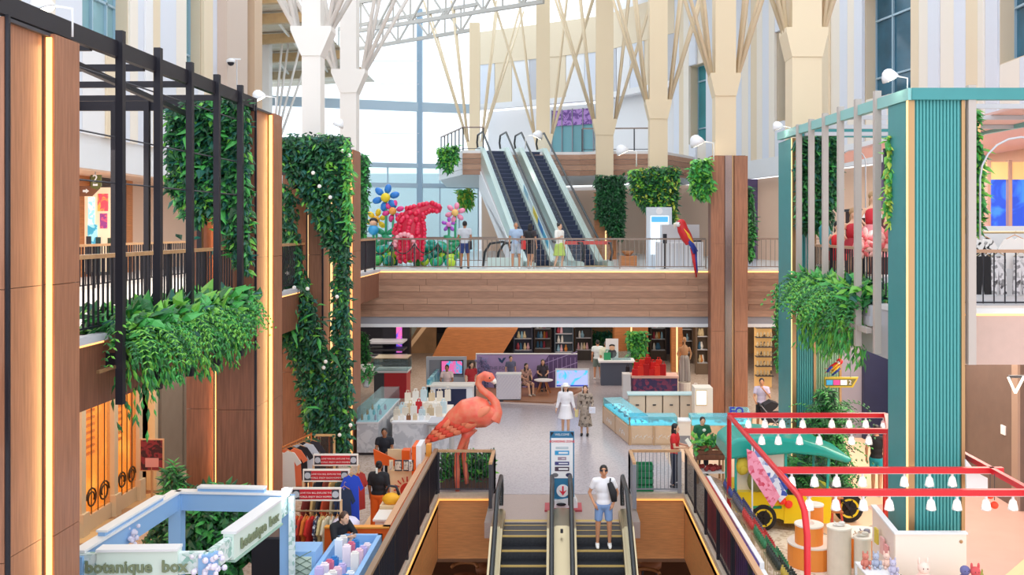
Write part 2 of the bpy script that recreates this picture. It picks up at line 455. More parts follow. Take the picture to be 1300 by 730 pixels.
gl_l = glassmat('pale_sky_glass', '#bfe6ee', .55)
wallrun(wl, [(XL, 4), (XL, 40)], 9.27, 22, [(21.9, 24.8, 11.8, 18, gl_l, (0, .2, .5, .8, 1), (0, .25, .5, .75, 1)), (29.2, 30.7, 12.0, 20, gl_l, (0, .45, 1), (0, .12, .5, 1))], 3, mats=(white_w, lav, white, cream, lav), side=-1)
B().box(XL - .1, XL + .5, 36.2, 38.6, 9.27, 22).make('pilaster', M('taupe_panel', '#ccb8aa', .6), wl)
B().box(XL - .1, XL + .6, 39.2, 40.2, 0, 22).make('pilaster', M('taupe_edge', '#c9ab8e', .6), wl)
# shop level behind left gallery
wul = sroot('wall_upper_left')
B().box(-15.3, -15, 4, 22.2, L2, 8.3).make('wall_panel', M('peach_wall', '#e6c0a6', .6), wul)
B().box(-15.3, -15, 27, 40, L2, 8.3).make('wall_panel', M('peach_wall'), wul)
B().box(-15.2, -14.6, 28.6, 29.6, L2, 8.3).make('pier', wood_o, wul)
B().box(-15.2, -14.5, 29.6, 31.9, L2, 8.3).make('pier', M('dark_pier', '#4f4340', .5, var=.2, scale=3), wul)
B().box(-15.2, -14.6, 31.9, 32.6, L2, 8.3).make('pier', wood_o, wul)
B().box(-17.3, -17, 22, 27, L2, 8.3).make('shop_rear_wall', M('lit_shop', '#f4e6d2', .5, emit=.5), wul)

# ---- right upper wall, curving away to the left
RW = [(13.1, 10), (13.1, 29), (10.1, 43), (9.4, 46), (6.7, 53), (3.0, 58.5), (-5.2, 63.5)]
def sarc(i): return sum(math.dist(RW[k], RW[k + 1]) for k in range(i))
def s_on(i, y): return sarc(i) + math.dist(RW[i], RW[i + 1]) * (y - RW[i][1]) / (RW[i + 1][1] - RW[i][1])
wr = sroot('wall_right')
win_t = M('win_dark', '#2f6a86', .08, var=.5, scale=.8)
rw_wins = [(s_on(0, 25.4), s_on(0, 27.8), 11.45, 15.6, win_t, (0, .5, 1), (0, .4, 1)),
           (s_on(1, 32.6), s_on(1, 35.6), 11.45, 15.6, win_t, (0, .1, .62, 1), (0, .2, .72, 1)),
           (s_on(1, 41.3), s_on(1, 42.98), 11.45, 15.55, win_t, (0, .35, 1), (0, .22, .75, 1)),
           (s_on(3, 49.6), s_on(3, 51.3), 11.2, 15.45, M('win_teal', '#3f9aa6', .1, var=.3, scale=.8), (0, .3, 1), (0, .2, .8, 1))]
wallrun(wr, RW[:5], 9.9, 22, rw_wins, 11, side=1, widths=(.6, .8, 1.1), mats=(lav, white_w, cream, lav, white_w), inset=.4)
def along(pts, z0, z1, t, off, mat, nm, par):
    for a, b in zip(pts, pts[1:]):
        an = math.atan2(b[1] - a[1], b[0] - a[0]); l = math.dist(a, b)
        nx, ny = -math.sin(an), math.cos(an)
        B().ob(((a[0] + b[0]) / 2 + nx * off, (a[1] + b[1]) / 2 + ny * off, (z0 + z1) / 2), (l + .1, t, z1 - z0), an).make(nm, mat, par)
band = M('pale_band')
along(RW[:5], 9.05, 9.9, .25, .1, band, 'wall_band', wr)
along(RW[:6], 9.9, 22, .1, -.6, white, 'wall_backing', wr)
along(RW, L2, 9.05, .2, -.5, M('peach_wall'), 'shop_wall', wr)
B().box(9.0, 10.4, 17.6, 34, 9.0, 9.05).make('soffit_strip', M('pink_soffit', '#e0b3ab', .6), wr)
B().box(10.4, 20, 17.0, 30, 8.95, 9.05).make('soffit', M('pink_soffit'), wr)
pur = M('purple_pier', '#5d4a72', .5, var=.1, scale=3)
for x, y, w in ((9.7, 46.5, 1.0), (12.4, 34.5, 1.1)):
    B().box(x - w / 2, x + w / 2, y - .5, y, L2, 9.05).make('pier', pur, wr)
    B().box(x + w / 2, x + w / 2 + .25, y - .5, y, L2, 9.05).make('pier_edge', M('rust_edge', '#a8685c', .5), wr)
# far wall panels of the third storey (frame line z 15 to eave)
wb = sroot('wall_far')
far = [(6.7, 53), (3.0, 58.5), (-5.2, 63.5)]
along(far, 17.6, 19.8, .3, 0, cream, 'wall_band', wb)
def split(a, b, n): return [(a[0] + (b[0] - a[0]) * t / n, a[1] + (b[1] - a[1]) * t / n) for t in range(n + 1)]
pp = split(far[0], far[1], 5)[:-1] + split(far[1], far[2], 7)
for i, (a, b) in enumerate(zip(pp, pp[1:])):
    an = math.atan2(b[1] - a[1], b[0] - a[0])
    B().ob(((a[0] + b[0]) / 2, (a[1] + b[1]) / 2, 16.3), (math.dist(a, b) - .05, .2, 2.7), an).make('wall_panel', (white, cream, lav)[i % 3] if i % 4 else lgrey, wb)
along(far, 14.6, 14.95, .5, 0, white, 'soffit_trim', wb)
along(far, 10.5, 14.6, .15, -1.2, white, 'shop_wall', wb)
along([(6.7, 53), (3.0, 58.5), (-5.2, 63.5)], L2, 9.3, .15, -.8, M('pale_lower_wall', '#ece6e2', .6), 'lower_wall', wb)
# shop windows with purple blossom top on the third storey
vio = M('violet_blossom_print', '#b58bd0', .4, kind='marble', scale=3, col2='#6f4a94')
for (t0, t1, seg) in ((.4, .8, 0), (.14, .46, 1)):
    a, b = far[seg], far[seg + 1]
    an = math.atan2(b[1] - a[1], b[0] - a[0]); l = math.dist(a, b) * (t1 - t0); tm = (t0 + t1) / 2
    nx, ny = -math.sin(an) * -.9, math.cos(an) * -.9
    c = (a[0] + (b[0] - a[0]) * tm - nx * -.1, a[1] + (b[1] - a[1]) * tm - .0)
    WINN += 1
    r = sroot('window_%d' % WINN, (c[0], c[1], 10.6))
    B().ob((c[0] + .5, c[1] + .5, 12.6), (l, .03, 3.2), an).make('pane', glassmat('shop_glass', '#8fc5cf', .3) if 'shop_glass' not in MATS else MATS['shop_glass'], r)
    B().ob((c[0] + .45, c[1] + .42, 13.75), (l, .03, 1.0), an).make('blossom_band', vio, r)
    for q in range(5):
        t = (q / 4 - .5) * l
        B().ob((c[0] + .45 + math.cos(an) * t, c[1] + .4 + math.sin(an) * t, 12.5), (.06, .06, 3.6), an).make('mullion', grey, r)
# ---- third storey slab with timber fascia
f3 = sroot('floor_third')
edge = [(-6.4, 52), (-4.6, 46.6), (-3.5, 46.6), (-3.4, 47.6), (1.2, 47.6), (2.0, 47.2), (5.2, 47.0), (6.4, 49), (7.5, 51)]
back = [(6.7, 53), (3.0, 58.5), (-5.2, 63.5), (-7.2, 62)]
B().prism(edge + back, 9.35, L3).make('slab', M('slab_white', '#e6e4e4', .6), f3)
for a, b in zip(edge, edge[1:]):
    an = math.atan2(b[1] - a[1], b[0] - a[0]); l = math.dist(a, b)
    if l < .05: continue
    for k in range(4):
        B().ob(((a[0] + b[0]) / 2, (a[1] + b[1]) / 2 - .03, 9.42 + k * .27), (l, .08, .25), an).make('fascia_board', (wood_h2, wood_h)[k % 2] if a[0] > -5 else white, f3)
# ---- far glazed wall
WINN += 1
gw = sroot('window_%d' % WINN, (-11, 62, L2))
GL = [(-19, 58.5), (-8.9, 62), (-5.2, 63.2)]
fram = M('steel_blue_frame', '#a9bccb', .4, .2)
for a, b in zip(GL, GL[1:]):
    n = 5 if a[0] < -15 else 3
    for i, (p, q) in enumerate(zip(split(a, b, n), split(a, b, n)[1:])):
        an = math.atan2(q[1] - p[1], q[0] - p[0]); l = math.dist(p, q)
        for (z0, z1, gm) in ((L2, 9.4, glass_b), (9.5, 10.7, glass_t if False else glass_b), (10.8, 14.3, glass), (14.9, 21, glass)):
            B().ob(((p[0] + q[0]) / 2, (p[1] + q[1]) / 2, (z0 + z1) / 2), (l, .03, z1 - z0), an).make('pane', gm, gw)
        B().box(q[0] - .04, q[0] + .04, q[1] - .06, q[1] + .06, L2, 10.7).make('mullion', fram, gw)
    an = math.atan2(b[1] - a[1], b[0] - a[0]); l = math.dist(a, b)
    for z0, z1 in ((14.3, 14.9), (9.3, 9.6), (10.6, 10.9)):
        B().ob(((a[0] + b[0]) / 2, (a[1] + b[1]) / 2 - .1, (z0 + z1) / 2), (l, .3, z1 - z0), an).make('transom', fram, gw)
B().box(-9.1, -8.75, 61.7, 62.1, L2, 21).make('mullion', M('slate_post', '#8ea6ba', .4, .2), gw)
for z in (11.6, 12.8, 16, 17.5, 19):
    B().box(-12, -8.9, 61.3, 61.36, z, z + .03).make('transom', lgrey, gw)
# white outdoor wall seen through the lower panes
B().box(-30, 0, 75, 75.4, 0, 11).make('wall_outside', white).update_tag(); C.objects['wall_outside']['kind'] = 'structure'
# left far wall beyond the tree columns
B().box(-20.3, -20, 40, 62, L2, 17).make('wall_far_left', M('pale_blue_wall', '#d3e2ea', .6)); C.objects['wall_far_left']['kind'] = 'structure'
# ================================================================ ROOF AND TRUSSES
def leafcount(n): return int(n)
deck = M('corrugated_deck', '#f2eadd', .5, kind='wave', scale=3, col2='#cdbfa8', stretch=(0, 1, 0))
pur_m = M('purlin_tan', '#c9a678', .6, var=.15, scale=3)
roof = sroot('ceiling')
def deckplate(x0, x1, y0, y1, zf):
    b = B(); n = int((y1 - y0) / .28)
    vs = []; fs = []
    for i in range(n + 1):
        y = y0 + (y1 - y0) * i / n; dz = .07 * (i % 2)
        vs += [(x0, y, zf(x0, y) + dz), (x1, y, zf(x1, y) + dz)]
        if i: k = 2 * i; fs.append((k - 2, k - 1, k + 1, k))
    b.add(vs, fs); return b
zl = lambda x, y: 16.6 + (y - 62) * -.035 + (x + 20) * .05
deckplate(-26, -12.6, 37, 66, zl).make('roof_deck', deck, roof, fix=False)
for y in (40.5, 43.5, 47, 51, 55.5, 60.5):
    B().bar((-25, y, zl(-25, y) - .35), (-12.4, y, zl(-12.4, y) - .35), .3, .5).make('purlin', pur_m, roof)
for x in (-19.5, -16.5, -14):
    for y0, y1 in ((40.5, 47), (47, 55.5), (55.5, 62)):
        B().bar((x, y0, zl(x, y0) - .3), (x - .8, y1, zl(x, y1) - .3), .1).make('roof_brace', white_w, roof)
zr = lambda x, y: 21.2 + (y - 48) * -.02
deckplate(2.6, 14, 40, 56, zr).make('roof_deck', deck, roof, fix=False)
# glazed roof lights in the far half of the hall
for i in range(5):
    for j in range(4):
        x0 = -12.4 + i * 3.0; y0 = 46 + j * 4.4
        B().box(x0 + .04, x0 + 2.96, y0 + .04, y0 + 4.36, 22.4 - j * .3, 22.44 - j * .3).make('roof_pane', glass, roof)
truss_m = M('truss_grey', '#b4b0aa', .5)
def truss(a, b, h, n, label, w=.2):
    t = thing('roof_truss', label, 'truss', a, 0, 'roof trusses'); a = Vector(a); b = Vector(b); up = Vector((0, 0, h))
    B().bar(a, b, w).make('lower_chord', truss_m, t); B().bar(a + up, b + up, w).make('upper_chord', truss_m, t)
    for i in range(n):
        p = a.lerp(b, i / n); q = a.lerp(b, (i + 1) / n)
        B().bar(p, p + up, w * .5).make('strut', truss_m, t)
        B().bar(p + (up if i % 2 else up * 0), q + (up * 0 if i % 2 else up), w * .5).make('web_brace', truss_m, t)
truss(P(438, 42, 57), P(690, 2, 49), 1.7, 11, 'long white lattice roof truss above the far glazed wall')
truss(P(430, 66, 61), P(606, 37, 57), 1.5, 9, 'lower white roof truss nearest the far glazing')
truss(P(470, -10, 48), P(760, -58, 44), 1.7, 10, 'white lattice roof truss high above the escalators')

# ================================================================ TREE COLUMNS
tw = M('tree_column_white', '#e6e1dc', .55)
tb = M('tree_column_beige', '#e2cfb0', .55)
def treecol(x, y, z0, w, zc, ztop, mat, label, rad=2.6, br=8.2, cw=.17, group=None, rz=0):
    t = thing('tree_column', label, 'column', (x, y, z0), rz, group)
    b = B().box(-w / 2, w / 2, -w / 2, w / 2, 0, ztop - z0); b.make('shaft', mat, t, world=False)
    h = zc - z0
    q = w / 2
    B().prism([(-q - .01, h - .8), (q + .01, h - .8), (q + cw, h - .12), (q + cw, h), (-q - cw, h), (-q - cw, h - .12)], -q - .03, q + .03, 'y').make('capital', mat, t, world=False)
    for sx in (-1, 1):
        for sy in (-1, 1):
            for q, (r, zz) in enumerate(((rad, br), (rad * .4, br * 1.02))):
                B().cyl((sx * (w / 2 + cw * .6), sy * .12, h - .1), (sx * (w / 2 + r), sy * (.3 + r * .4), h + zz), .07, .06, 8).make('branch', mat, t, smooth=True, world=False)
    return t
EZ = EYE
treecol(6.8, 26, 9.0, .8, EZ + 5.45, 20, tb, 'beige branching column rising behind the teal frame')
treecol(5.95, 33.5, 9.0, .72, EZ + 5.45, 20, tb, 'beige branching column standing on the tall walnut pillar')
treecol(4.3, 40, 9.0, .75, EZ + 5.4, 21, tb, 'beige branching column above the bushy planted pillar')
treecol(2.4, 47, 8.6, .85, EZ + 5.4, 21.5, tb, 'beige branching column beside the upper escalator head')
treecol(-.72, 52.3, L3, .75, EZ + 5.2, 19.6, tb, 'beige branching column on the third-storey landing')
treecol(-4.9, 57, L3, .6, EZ + 5.2, 19, tb, 'cream branching column by the far glass corner')
treecol(-6.6, 25.7, 8.9, .5, EZ + 5.45, 20, tw, 'white branching column standing on the ivy-clad pillar', rad=4.4, cw=.3)
treecol(-7.05, 32.3, 0, .55, EZ + 5.4, 21, tw, 'white branching column behind the ivy-clad pillar', rad=4.4, cw=.3)
treecol(-16.0, 52, L2, .6, EZ + 4.0, 17, tw, 'slim white branching column under the corrugated roof')

# ================================================================ WALNUT PILLARS
def strip_light(p, d, h, w):
    o = area('pillar_led', p, .03, h - .3, w, (1, .62, .28)); o.rotation_euler = Vector(d).to_track_quat('-Z', 'Y').to_euler(); return o
def pillar(x0, x1, y0, y1, h, label, fmat, smat, front=True, side='R', groove=.5, cat='pillar', glowm=None, gs=None, wash=0):
    """core with proud panels; a recessed light groove splits the visible faces"""
    t = thing('timber_pillar', label, cat, ((x0 + x1) / 2, (y0 + y1) / 2, 0)); g = glowm or glow
    B().box(x0 + .1, x1 - .1, y0 + .1, y1 - .1, 0, h - .02).make('core', dgrey, t)
    gx = x0 + (x1 - x0) * groove
    for a, b, pr in ((x0 + .03, gx - .05, .07), (gx + .05, x1 - .03, -.03)):
        for k in range(3): B().box(a, b, y0 + pr, y0 + .1, h * k / 3 + .004, h * (k + 1) / 3 - .004).make('front_panel', fmat, t)
    B().box(gx + .025, gx + .05, y0 + .0, y0 + .06, 0, h - .05).make('light_groove', g, t)
    if wash: strip_light(((gx + .02), y0 - .0, h / 2), (-.9, .45, 0), h, wash)
    gy = y0 + (y1 - y0) * (gs or groove)
    X = x1 if side == 'R' else x0; s = -1 if side == 'R' else 1
    for a, b, pr in ((y0 + .03, gy - .05, .07), (gy + .05, y1 - .03, -.03)):
        for k in range(3): B().box(X + s * .1, X + s * pr, a, b, h * k / 3 + .004, h * (k + 1) / 3 - .004).make('side_panel', smat, t)
    B().box(X + s * .0, X + s * .06, gy + .025, gy + .05, 0, h - .05).make('light_groove', g, t)
    if wash: strip_light((X + .005, gy + .02, h / 2), (-.45, -.9, 0), h, wash)
    B().box(X + s * .03, X - s * .01, y0 - .012, y0 + .03, 0, h + .02).make('corner_trim', black, t)
    B().box(x0 + .02, x1 - .02, y0 + .02, y1 - .02, h - .04, h).make('cap', dgrey, t)
    return t
HT = EYE + 2.32
pillar(-7.55, -6.0, 10.35, 11.87, HT, 'walnut pillar at the open end of the black steel frame', wood_v, wood_v, gs=.56, wash=15)
pillar(-7.45, -6.0, 18.9, 20.62, HT + .12, 'walnut pillar behind the hanging green wall', wood_d, wood_v, groove=.42, gs=.6, wash=15)
pillar(-7.0, -5.92, 24.0, 25.6, HT, 'walnut pillar draped with ivy strands', wood_v, wood_v, groove=.62, glowm=led_soft)
pillar(-6.95, -5.98, 26.6, 28.8, HT, 'plain walnut pillar between the ivy strands and the bridge', wood_v, wood_v, glowm=M('dim_led', '#e0a060', .5, emit=1.2))
t = thing('timber_pillar', 'tall walnut pillar with a polished bronze strip at the bridge end', 'pillar', (6.03, 33.4, 0))
B().box(5.45, 6.62, 33.05, 33.9, 0, 9.2).make('core', wood_d, t)
for a, b in ((5.4, 5.86), (6.22, 6.68)):
    for k in range(3): B().box(a, b, 32.95, 33.05, k * 3.06 + .004, k * 3.06 + 3.056).make('front_panel', wood_v, t)
B().box(5.9, 6.18, 33.0, 33.06, 0, 9.2).make('bronze_strip', M('polished_bronze', '#a08a86', .22, .9), t)
B().box(6.14, 6.19, 32.99, 33.06, 0, 9.2).make('highlight_line', brass, t)  # brass line put in as the bronze strip's soft highlight
# pillars under the far tree columns
for (x, y, h, w, lb) in ((4.3, 40, 8.7, .95, 'walnut pillar under the bushy planting on the bridge'), (2.4, 46.2, 8.4, 1.1, 'walnut pillar under the dark hedge beside the escalator'),
                         (3.6, 46, 3.3, 1.6, 'walnut pillar on the ground floor behind the red bags'), (5.6, 44, 3.3, .5, 'slim lit pillar behind the striped trouser mannequin')):
    z0 = L2 if h > 4 else 0
    t = thing('timber_pillar', lb, 'pillar', (x, y, z0))
    B().box(x - w / 2 + .05, x + w / 2 - .05, y - w / 2 + .05, y + w / 2, z0, h).make('core', dgrey, t)
    B().box(x - w / 2, x - .06, y - w / 2, y - w / 2 + .06, z0, h).make('front_panel', wood_o, t); B().box(x + .06, x + w / 2, y - w / 2, y - w / 2 + .06, z0, h).make('front_panel', wood_o, t)
    B().box(x - w / 2, x - w / 2 + .06, y - w / 2 + .06, y + w / 2, z0, h).make('side_panel', wood_o, t)
    B().box(x - .04, x + .04, y - w / 2 + .04, y - w / 2 + .06, z0, h).make('light_groove', led_soft, t)

# ================================================================ STEEL FRAMES
t = thing('planting_frame', 'black steel post frame carrying the hanging planter and wires', 'frame', (-6, 15.4, 4.2))
B().bar((-6.06, 9.3, EYE + 2.44), (-6.06, 19.0, EYE + 2.5), .1, .22).make('top_beam', black, t)
B().bar((-6.12, 11.85, EYE + 2.1), (-7.2, 19.0, EYE + 2.2), .08, .08).make('inner_beam', black, t)
B().bar((-9.6, 18.8, EYE + 2.45), (-6.0, 18.8, EYE + 2.45), .1, .22).make('end_beam', black, t)
B().bar((-9.6, 11.9, EYE + 2.4), (-9.6, 18.8, EYE + 2.45), .1, .2).make('rear_beam', black, t)
for y in (12.4, 14, 15.6, 17.2): B().bar((-9.6, y, EYE + 2.36), (-6.1, y, EYE + 2.38), .06, .1).make('cross_beam', black, t)
for k in range(5):
    y = 13.02 + k * 1.235
    B().bar((-6.0, y, EYE - 2.42), (-6.0, y, EYE + 2.72), .1, .1).make('post', black, t)
for x in (-8.75, -8.1, -7.05): B().bar((x, 18.72, EYE - 1.5), (x, 18.72, EYE + 2.6), .1).make('post', black, t)
for x in (-9.55,): B().bar((x, 12.0, L2 - .9), (x, 12.0, EYE + 2.4), .1).make('post', black, t)
for z in (2.05, 1.25, .62):
    B().cyl((-6.06, 11.9, EYE + z), (-6.06, 18.9, EYE + z + .02), .012, n=5).make('wire', dgrey, t)
B().bar((-6.06, 18.1, EYE - 1.9), (-6.06, 18.9, EYE - 1.9), .08).make('bracket', black, t)
B().bar((-6.06, 12.5, EYE - 1.9), (-6.06, 13.0, EYE - 1.9), .04).make('bracket', brass, t)
B().box(-7.1, -6.12, 13.3, 18.2, EYE - 1.95, EYE - 1.75).make('tray', black, t)

teal = M('teal_paint', '#3f8f92', .45, var=.08, scale=3)
teal2 = M('teal_ribbed', '#4a9b9b', .4)
sage = M('sage_ribbed', '#8fb49a', .45)
def tealcol(x0, x1, y0, y1, h, label, rib=teal2, sidem=teal, z0=0):
    t = thing('teal_pillar', label, 'pillar', ((x0 + x1) / 2, (y0 + y1) / 2, z0))
    B().box(x0 + .02, x1 - .02, y0 + .03, y1, z0, h).make('core', sidem, t)
    B().box(x0, x0 + .02, y0 + .14, y1, z0, h).make('side_panel', sidem, t)
    B().box(x0 + .0, x0 + .1, y0 - .0, y0 + .12, z0, h).make('brass_trim', brass, t)
    B().box(x0 - .012, x0 + .0, y0 + .02, y0 + .09, z0, h).make('highlight_line', led_soft, t)  # golden gleam of the brass edge, made as a glowing line
    B().box(x1 - .06, x1, y0 - .01, y0 + .1, z0, h).make('brass_trim', brass, t)
    b = B(); n = max(4, int((x1 - x0 - .2) / .055)); w = (x1 - x0 - .2) / n
    for i in range(n):
        xa = x0 + .12 + i * w
        b.prism([(xa, y0 + .04), (xa + w * .2, y0), (xa + w * .75, y0), (xa + w * .95, y0 + .04)], z0, h)
    b.make('ribbed_panel', rib, t)
    return t
TT = EYE + 2.2
tealcol(5.97, 6.92, 16.0, 17.0, TT, 'near teal ribbed pillar with brass edges at the kiosk')
tealcol(6.0, 6.6, 24.0, 25.5, TT + .1, 'far teal pillar at the end of the pergola posts')
tealcol(6.75, 7.55, 25.0, 25.9, 5.0, 'sage ribbed pillar beneath the fern planter', rib=sage, sidem=sage)
tealcol(8.55, 9.2, 20.5, 21.3, 8.9, 'dark teal ribbed pillar by the white clothes rail', z0=L2)
t = thing('planting_frame', 'teal-topped frame with grey hanging posts beside the dress shop', 'frame', (6, 20, 4.2))
teal_l = M('teal_pale', '#8cc3c0', .5)
B().bar((6.0, 15.95, EYE + 2.27), (6.0, 25.4, EYE + 2.47), .12, .2).make('top_beam', teal_l, t)
B().bar((6.0, 15.98, EYE + 2.27), (12, 15.98, EYE + 2.27), .12, .2).make('top_beam', teal, t)
B().bar((6.0, 24.1, EYE + 2.45), (10.5, 24.1, EYE + 2.4), .1, .22).make('end_beam', teal, t)
B().bar((10.4, 16, EYE + 2.27), (10.4, 24.1, EYE + 2.4), .1, .2).make('rear_beam', teal_l, t)
for y in (17.8, 19.6, 21.4, 23): B().bar((6.05, y, EYE + 2.3), (10.4, y, EYE + 2.3), .06, .09).make('cross_beam', lgrey, t)
for k in range(6):
    y = 17.55 + k * 1.13
    B().bar((5.96, y, EYE - 2.32), (5.96, y, EYE + 2.55), .12, .12).make('post', M('beige_grey_post', '#b9aea8', .5), t)
B().bar((7.02, 16.0, EYE - 2.3), (7.02, 16.0, EYE + 2.42), .13, .13).make('post', M('beige_grey_post'), t)
for y in (18.0, 18.9): B().bar((5.96, y, EYE - 1.95), (5.96, y + .55, EYE - 1.95), .1).make('bracket', M('beige_grey_post'), t)
def arch(x0, x1, y, z0, z1, nm='arch_rod'):
    r = (x1 - x0) / 2; pts = [(x0, y, z0)] + [((x0 + x1) / 2 - r * math.cos(a), y, z1 - r + r * math.sin(a)) for a in [math.pi * i / 10 for i in range(11)]] + [(x1, y, z0)]
    B().tube(pts, .018, 6).make(nm, lgrey, t, smooth=True)
for x0 in (6.35, 7.2, 8.1): arch(x0, x0 + .66, 24.0, EYE - 1.2, EYE + 2.0)
arch(7.2, 8.6, 16.05, EYE - .2, EYE + 1.55)
B().box(6.1, 6.7, 18.4, 23.4, EYE - 1.9, EYE - 1.72).make('tray', lgrey, t)

# ================================================================ FLOODLIGHTS
def flood(p, label, arm=(-1, 0), sc=1.0):
    t = thing('floodlight', label, 'lamp', p, 0, None); p = Vector(p); a = Vector((arm[0], arm[1], 0)).normalized()
    B().tube([p + Vector((0, 0, -.5 * sc)), p + Vector((0, 0, .12 * sc)), p + a * .45 * sc + Vector((0, 0, .18 * sc))], .025 * sc, 6).make('bracket_arm', white, t, smooth=True)
    hd = p + a * .6 * sc + Vector((0, 0, .1 * sc)); rot = Matrix.Rotation(.5, 4, Vector((-a.y, a.x, 0)))
    B().lathe([(.06 * sc, .3 * sc), (.15 * sc, .25 * sc), (.24 * sc, .08 * sc), (.27 * sc, -.05 * sc), (.25 * sc, -.06 * sc)], n=16).xf(Matrix.Translation(hd) @ rot).make('shade', white, t, smooth=True)
    B().lathe([(.0, -.045 * sc), (.22 * sc, -.045 * sc), (.22 * sc, -.065 * sc), (0, -.065 * sc)], n=16).xf(Matrix.Translation(hd) @ rot).make('lens', lampw, t)
for (x, y, D, ax, lb) in ((92, 18, 11.5, (-1, -.2), 'white floodlight above the walnut pillar at the black frame'), (350, 128, 20.0, (-1, -.3), 'white floodlight on top of the pillar behind the hanging green wall'),
                      (415, 162, 24.4, (1, -.3), 'white floodlight on top of the ivy-clad pillar'), (667, 176, 46, (1, -.2), 'white floodlight above the dark hedge by the escalator'),
                      (808, 196, 39.0, (-1, -.2), 'white floodlight over the bushy planted pillar'), (906, 186, 32.8, (-1, -.2), 'white floodlight at the top of the tall walnut pillar'),
                      (1152, 104, 16.4, (-1, -.2), 'white floodlight above the near teal pillar'), (1003, 165, 24.4, (-1, -.2), 'white floodlight above the far teal pillar')):
    flood(P(x, y, D), lb, ax, 1.0 if D > 30 else .55)

# ================================================================ RAILINGS
def railing(name, label, pts, z, h=1.08, sp=.14, post=1.6, railm=wood_rail, balm=black, br=.012, pw=.06, rw=.09, cat='railing', lower=True):
    t = thing(name, label, cat, (pts[0][0], pts[0][1], z))
    bal = B()
    for a, b in zip(pts, pts[1:]):
        l = math.dist(a, b); n = max(1, int(l / sp)); d = ((b[0] - a[0]) / l, (b[1] - a[1]) / l)
        B().bar((a[0], a[1], z + h), (b[0], b[1], z + h), rw, .06).make('handrail', railm, t)
        if lower: B().bar((a[0], a[1], z + .1), (b[0], b[1], z + .1), .03, .03).make('bottom_rail', balm, t)
        for i in range(n + 1):
            s = l * i / n; bal.bar((a[0] + d[0] * s, a[1] + d[1] * s, z + .08), (a[0] + d[0] * s, a[1] + d[1] * s, z + h - .02), br * 2)
        m = max(1, round(l / post))
        for i in range(m + 1):
            s = l * i / m; B().bar((a[0] + d[0] * s, a[1] + d[1] * s, z), (a[0] + d[0] * s, a[1] + d[1] * s, z + h - .02), pw, pw).make('post', balm, t)
    bal.make('balusters', balm, t, kind='stuff')
    return t
bronze = M('bronze_rail', '#8d7b70', .4, .5)
railing('balustrade', 'black baluster railing with pale handrail behind the black frame', [(-6.44, 6), (-6.44, 33.5)], L2 + .03)
railing('balustrade', 'inner corridor railing across the left gallery', [(-11.6, 16), (-11.6, 33)], L2)
railing('balustrade', 'thin bronze railing along the front edge of the bridge', [(-7, 34.1), (5.4, 34.1)], L2 + .02, 1.1, .16, 3.0, bronze, bronze, .008, .035, .05)
railing('balustrade', 'short bronze railing right of the tall walnut pillar', [(6.75, 34.1), (12, 34.1)], L2 + .02, 1.1, .16, 2.0, bronze, bronze, .008, .035, .05)
railing('balustrade', 'bronze railing at the rear of the bridge by the balloon garden', [(-9, 41.5), (-2.6, 41.5)], L2, 1.1, .2, 2.0, bronze, bronze, .01, .04, .05)
railing('balustrade', 'black railing in front of the white clothes rail', [(7.3, 17.5), (18, 17.5)], L2 + .03, 1.05, .2, 2.2, M('rail_tan', '#b98f72', .4), black, .01, .05)
railing('balustrade', 'black railing along the dress shop terrace', [(6.45, 17.5), (6.45, 24.5), (8.6, 33.3)], L2 + .03, 1.05, .16, 2.4, M('rail_tan'), black)
railing('balustrade', 'glazed landing railing left of the upper escalators', [(-6.3, 51.8), (-4.6, 46.75), (-3.6, 46.75)], L3, 1.15, .8, .9, bronze, dgrey, .02, .06)
railing('balustrade', 'glazed landing railing right of the upper escalators', [(1.3, 47.4), (5.2, 47.1)], L3, 1.15, 1.0, 1.3, bronze, dgrey, .02, .06)
railing('balustrade', 'black baluster railing along the orange kiosk side of the well', [(WX0 - .03, 8), (WX0 - .03, WY - .1)], .05, 1.1, .11, 1.5, M('rail_brown', '#8f7258', .4), black, .012, .07, .1)
railing('balustrade', 'black baluster railing along the striped shop side of the well', [(WX1 + .03, 8), (WX1 + .03, WY - .1)], .05, 1.1, .11, 1.5, M('rail_tan2', '#cfa27c', .4), black, .005, .06, .1)
railing('balustrade', 'short railing in front of the flamingo hedge', [(WX0, WY - .02), (-1.55, WY - .02), (-1.55, 22.3)], .05, 1.05, .09, 1.4, wood_rail, dgrey, .007, .08, .08)
railing('balustrade', 'short railing in front of the woman in red', [(1.85, 22.3), (1.85, WY - .02), (WX1 - .12, WY - .02)], .05, 1.05, .09, 1.4, wood_rail, grey, .007, .09, .08)

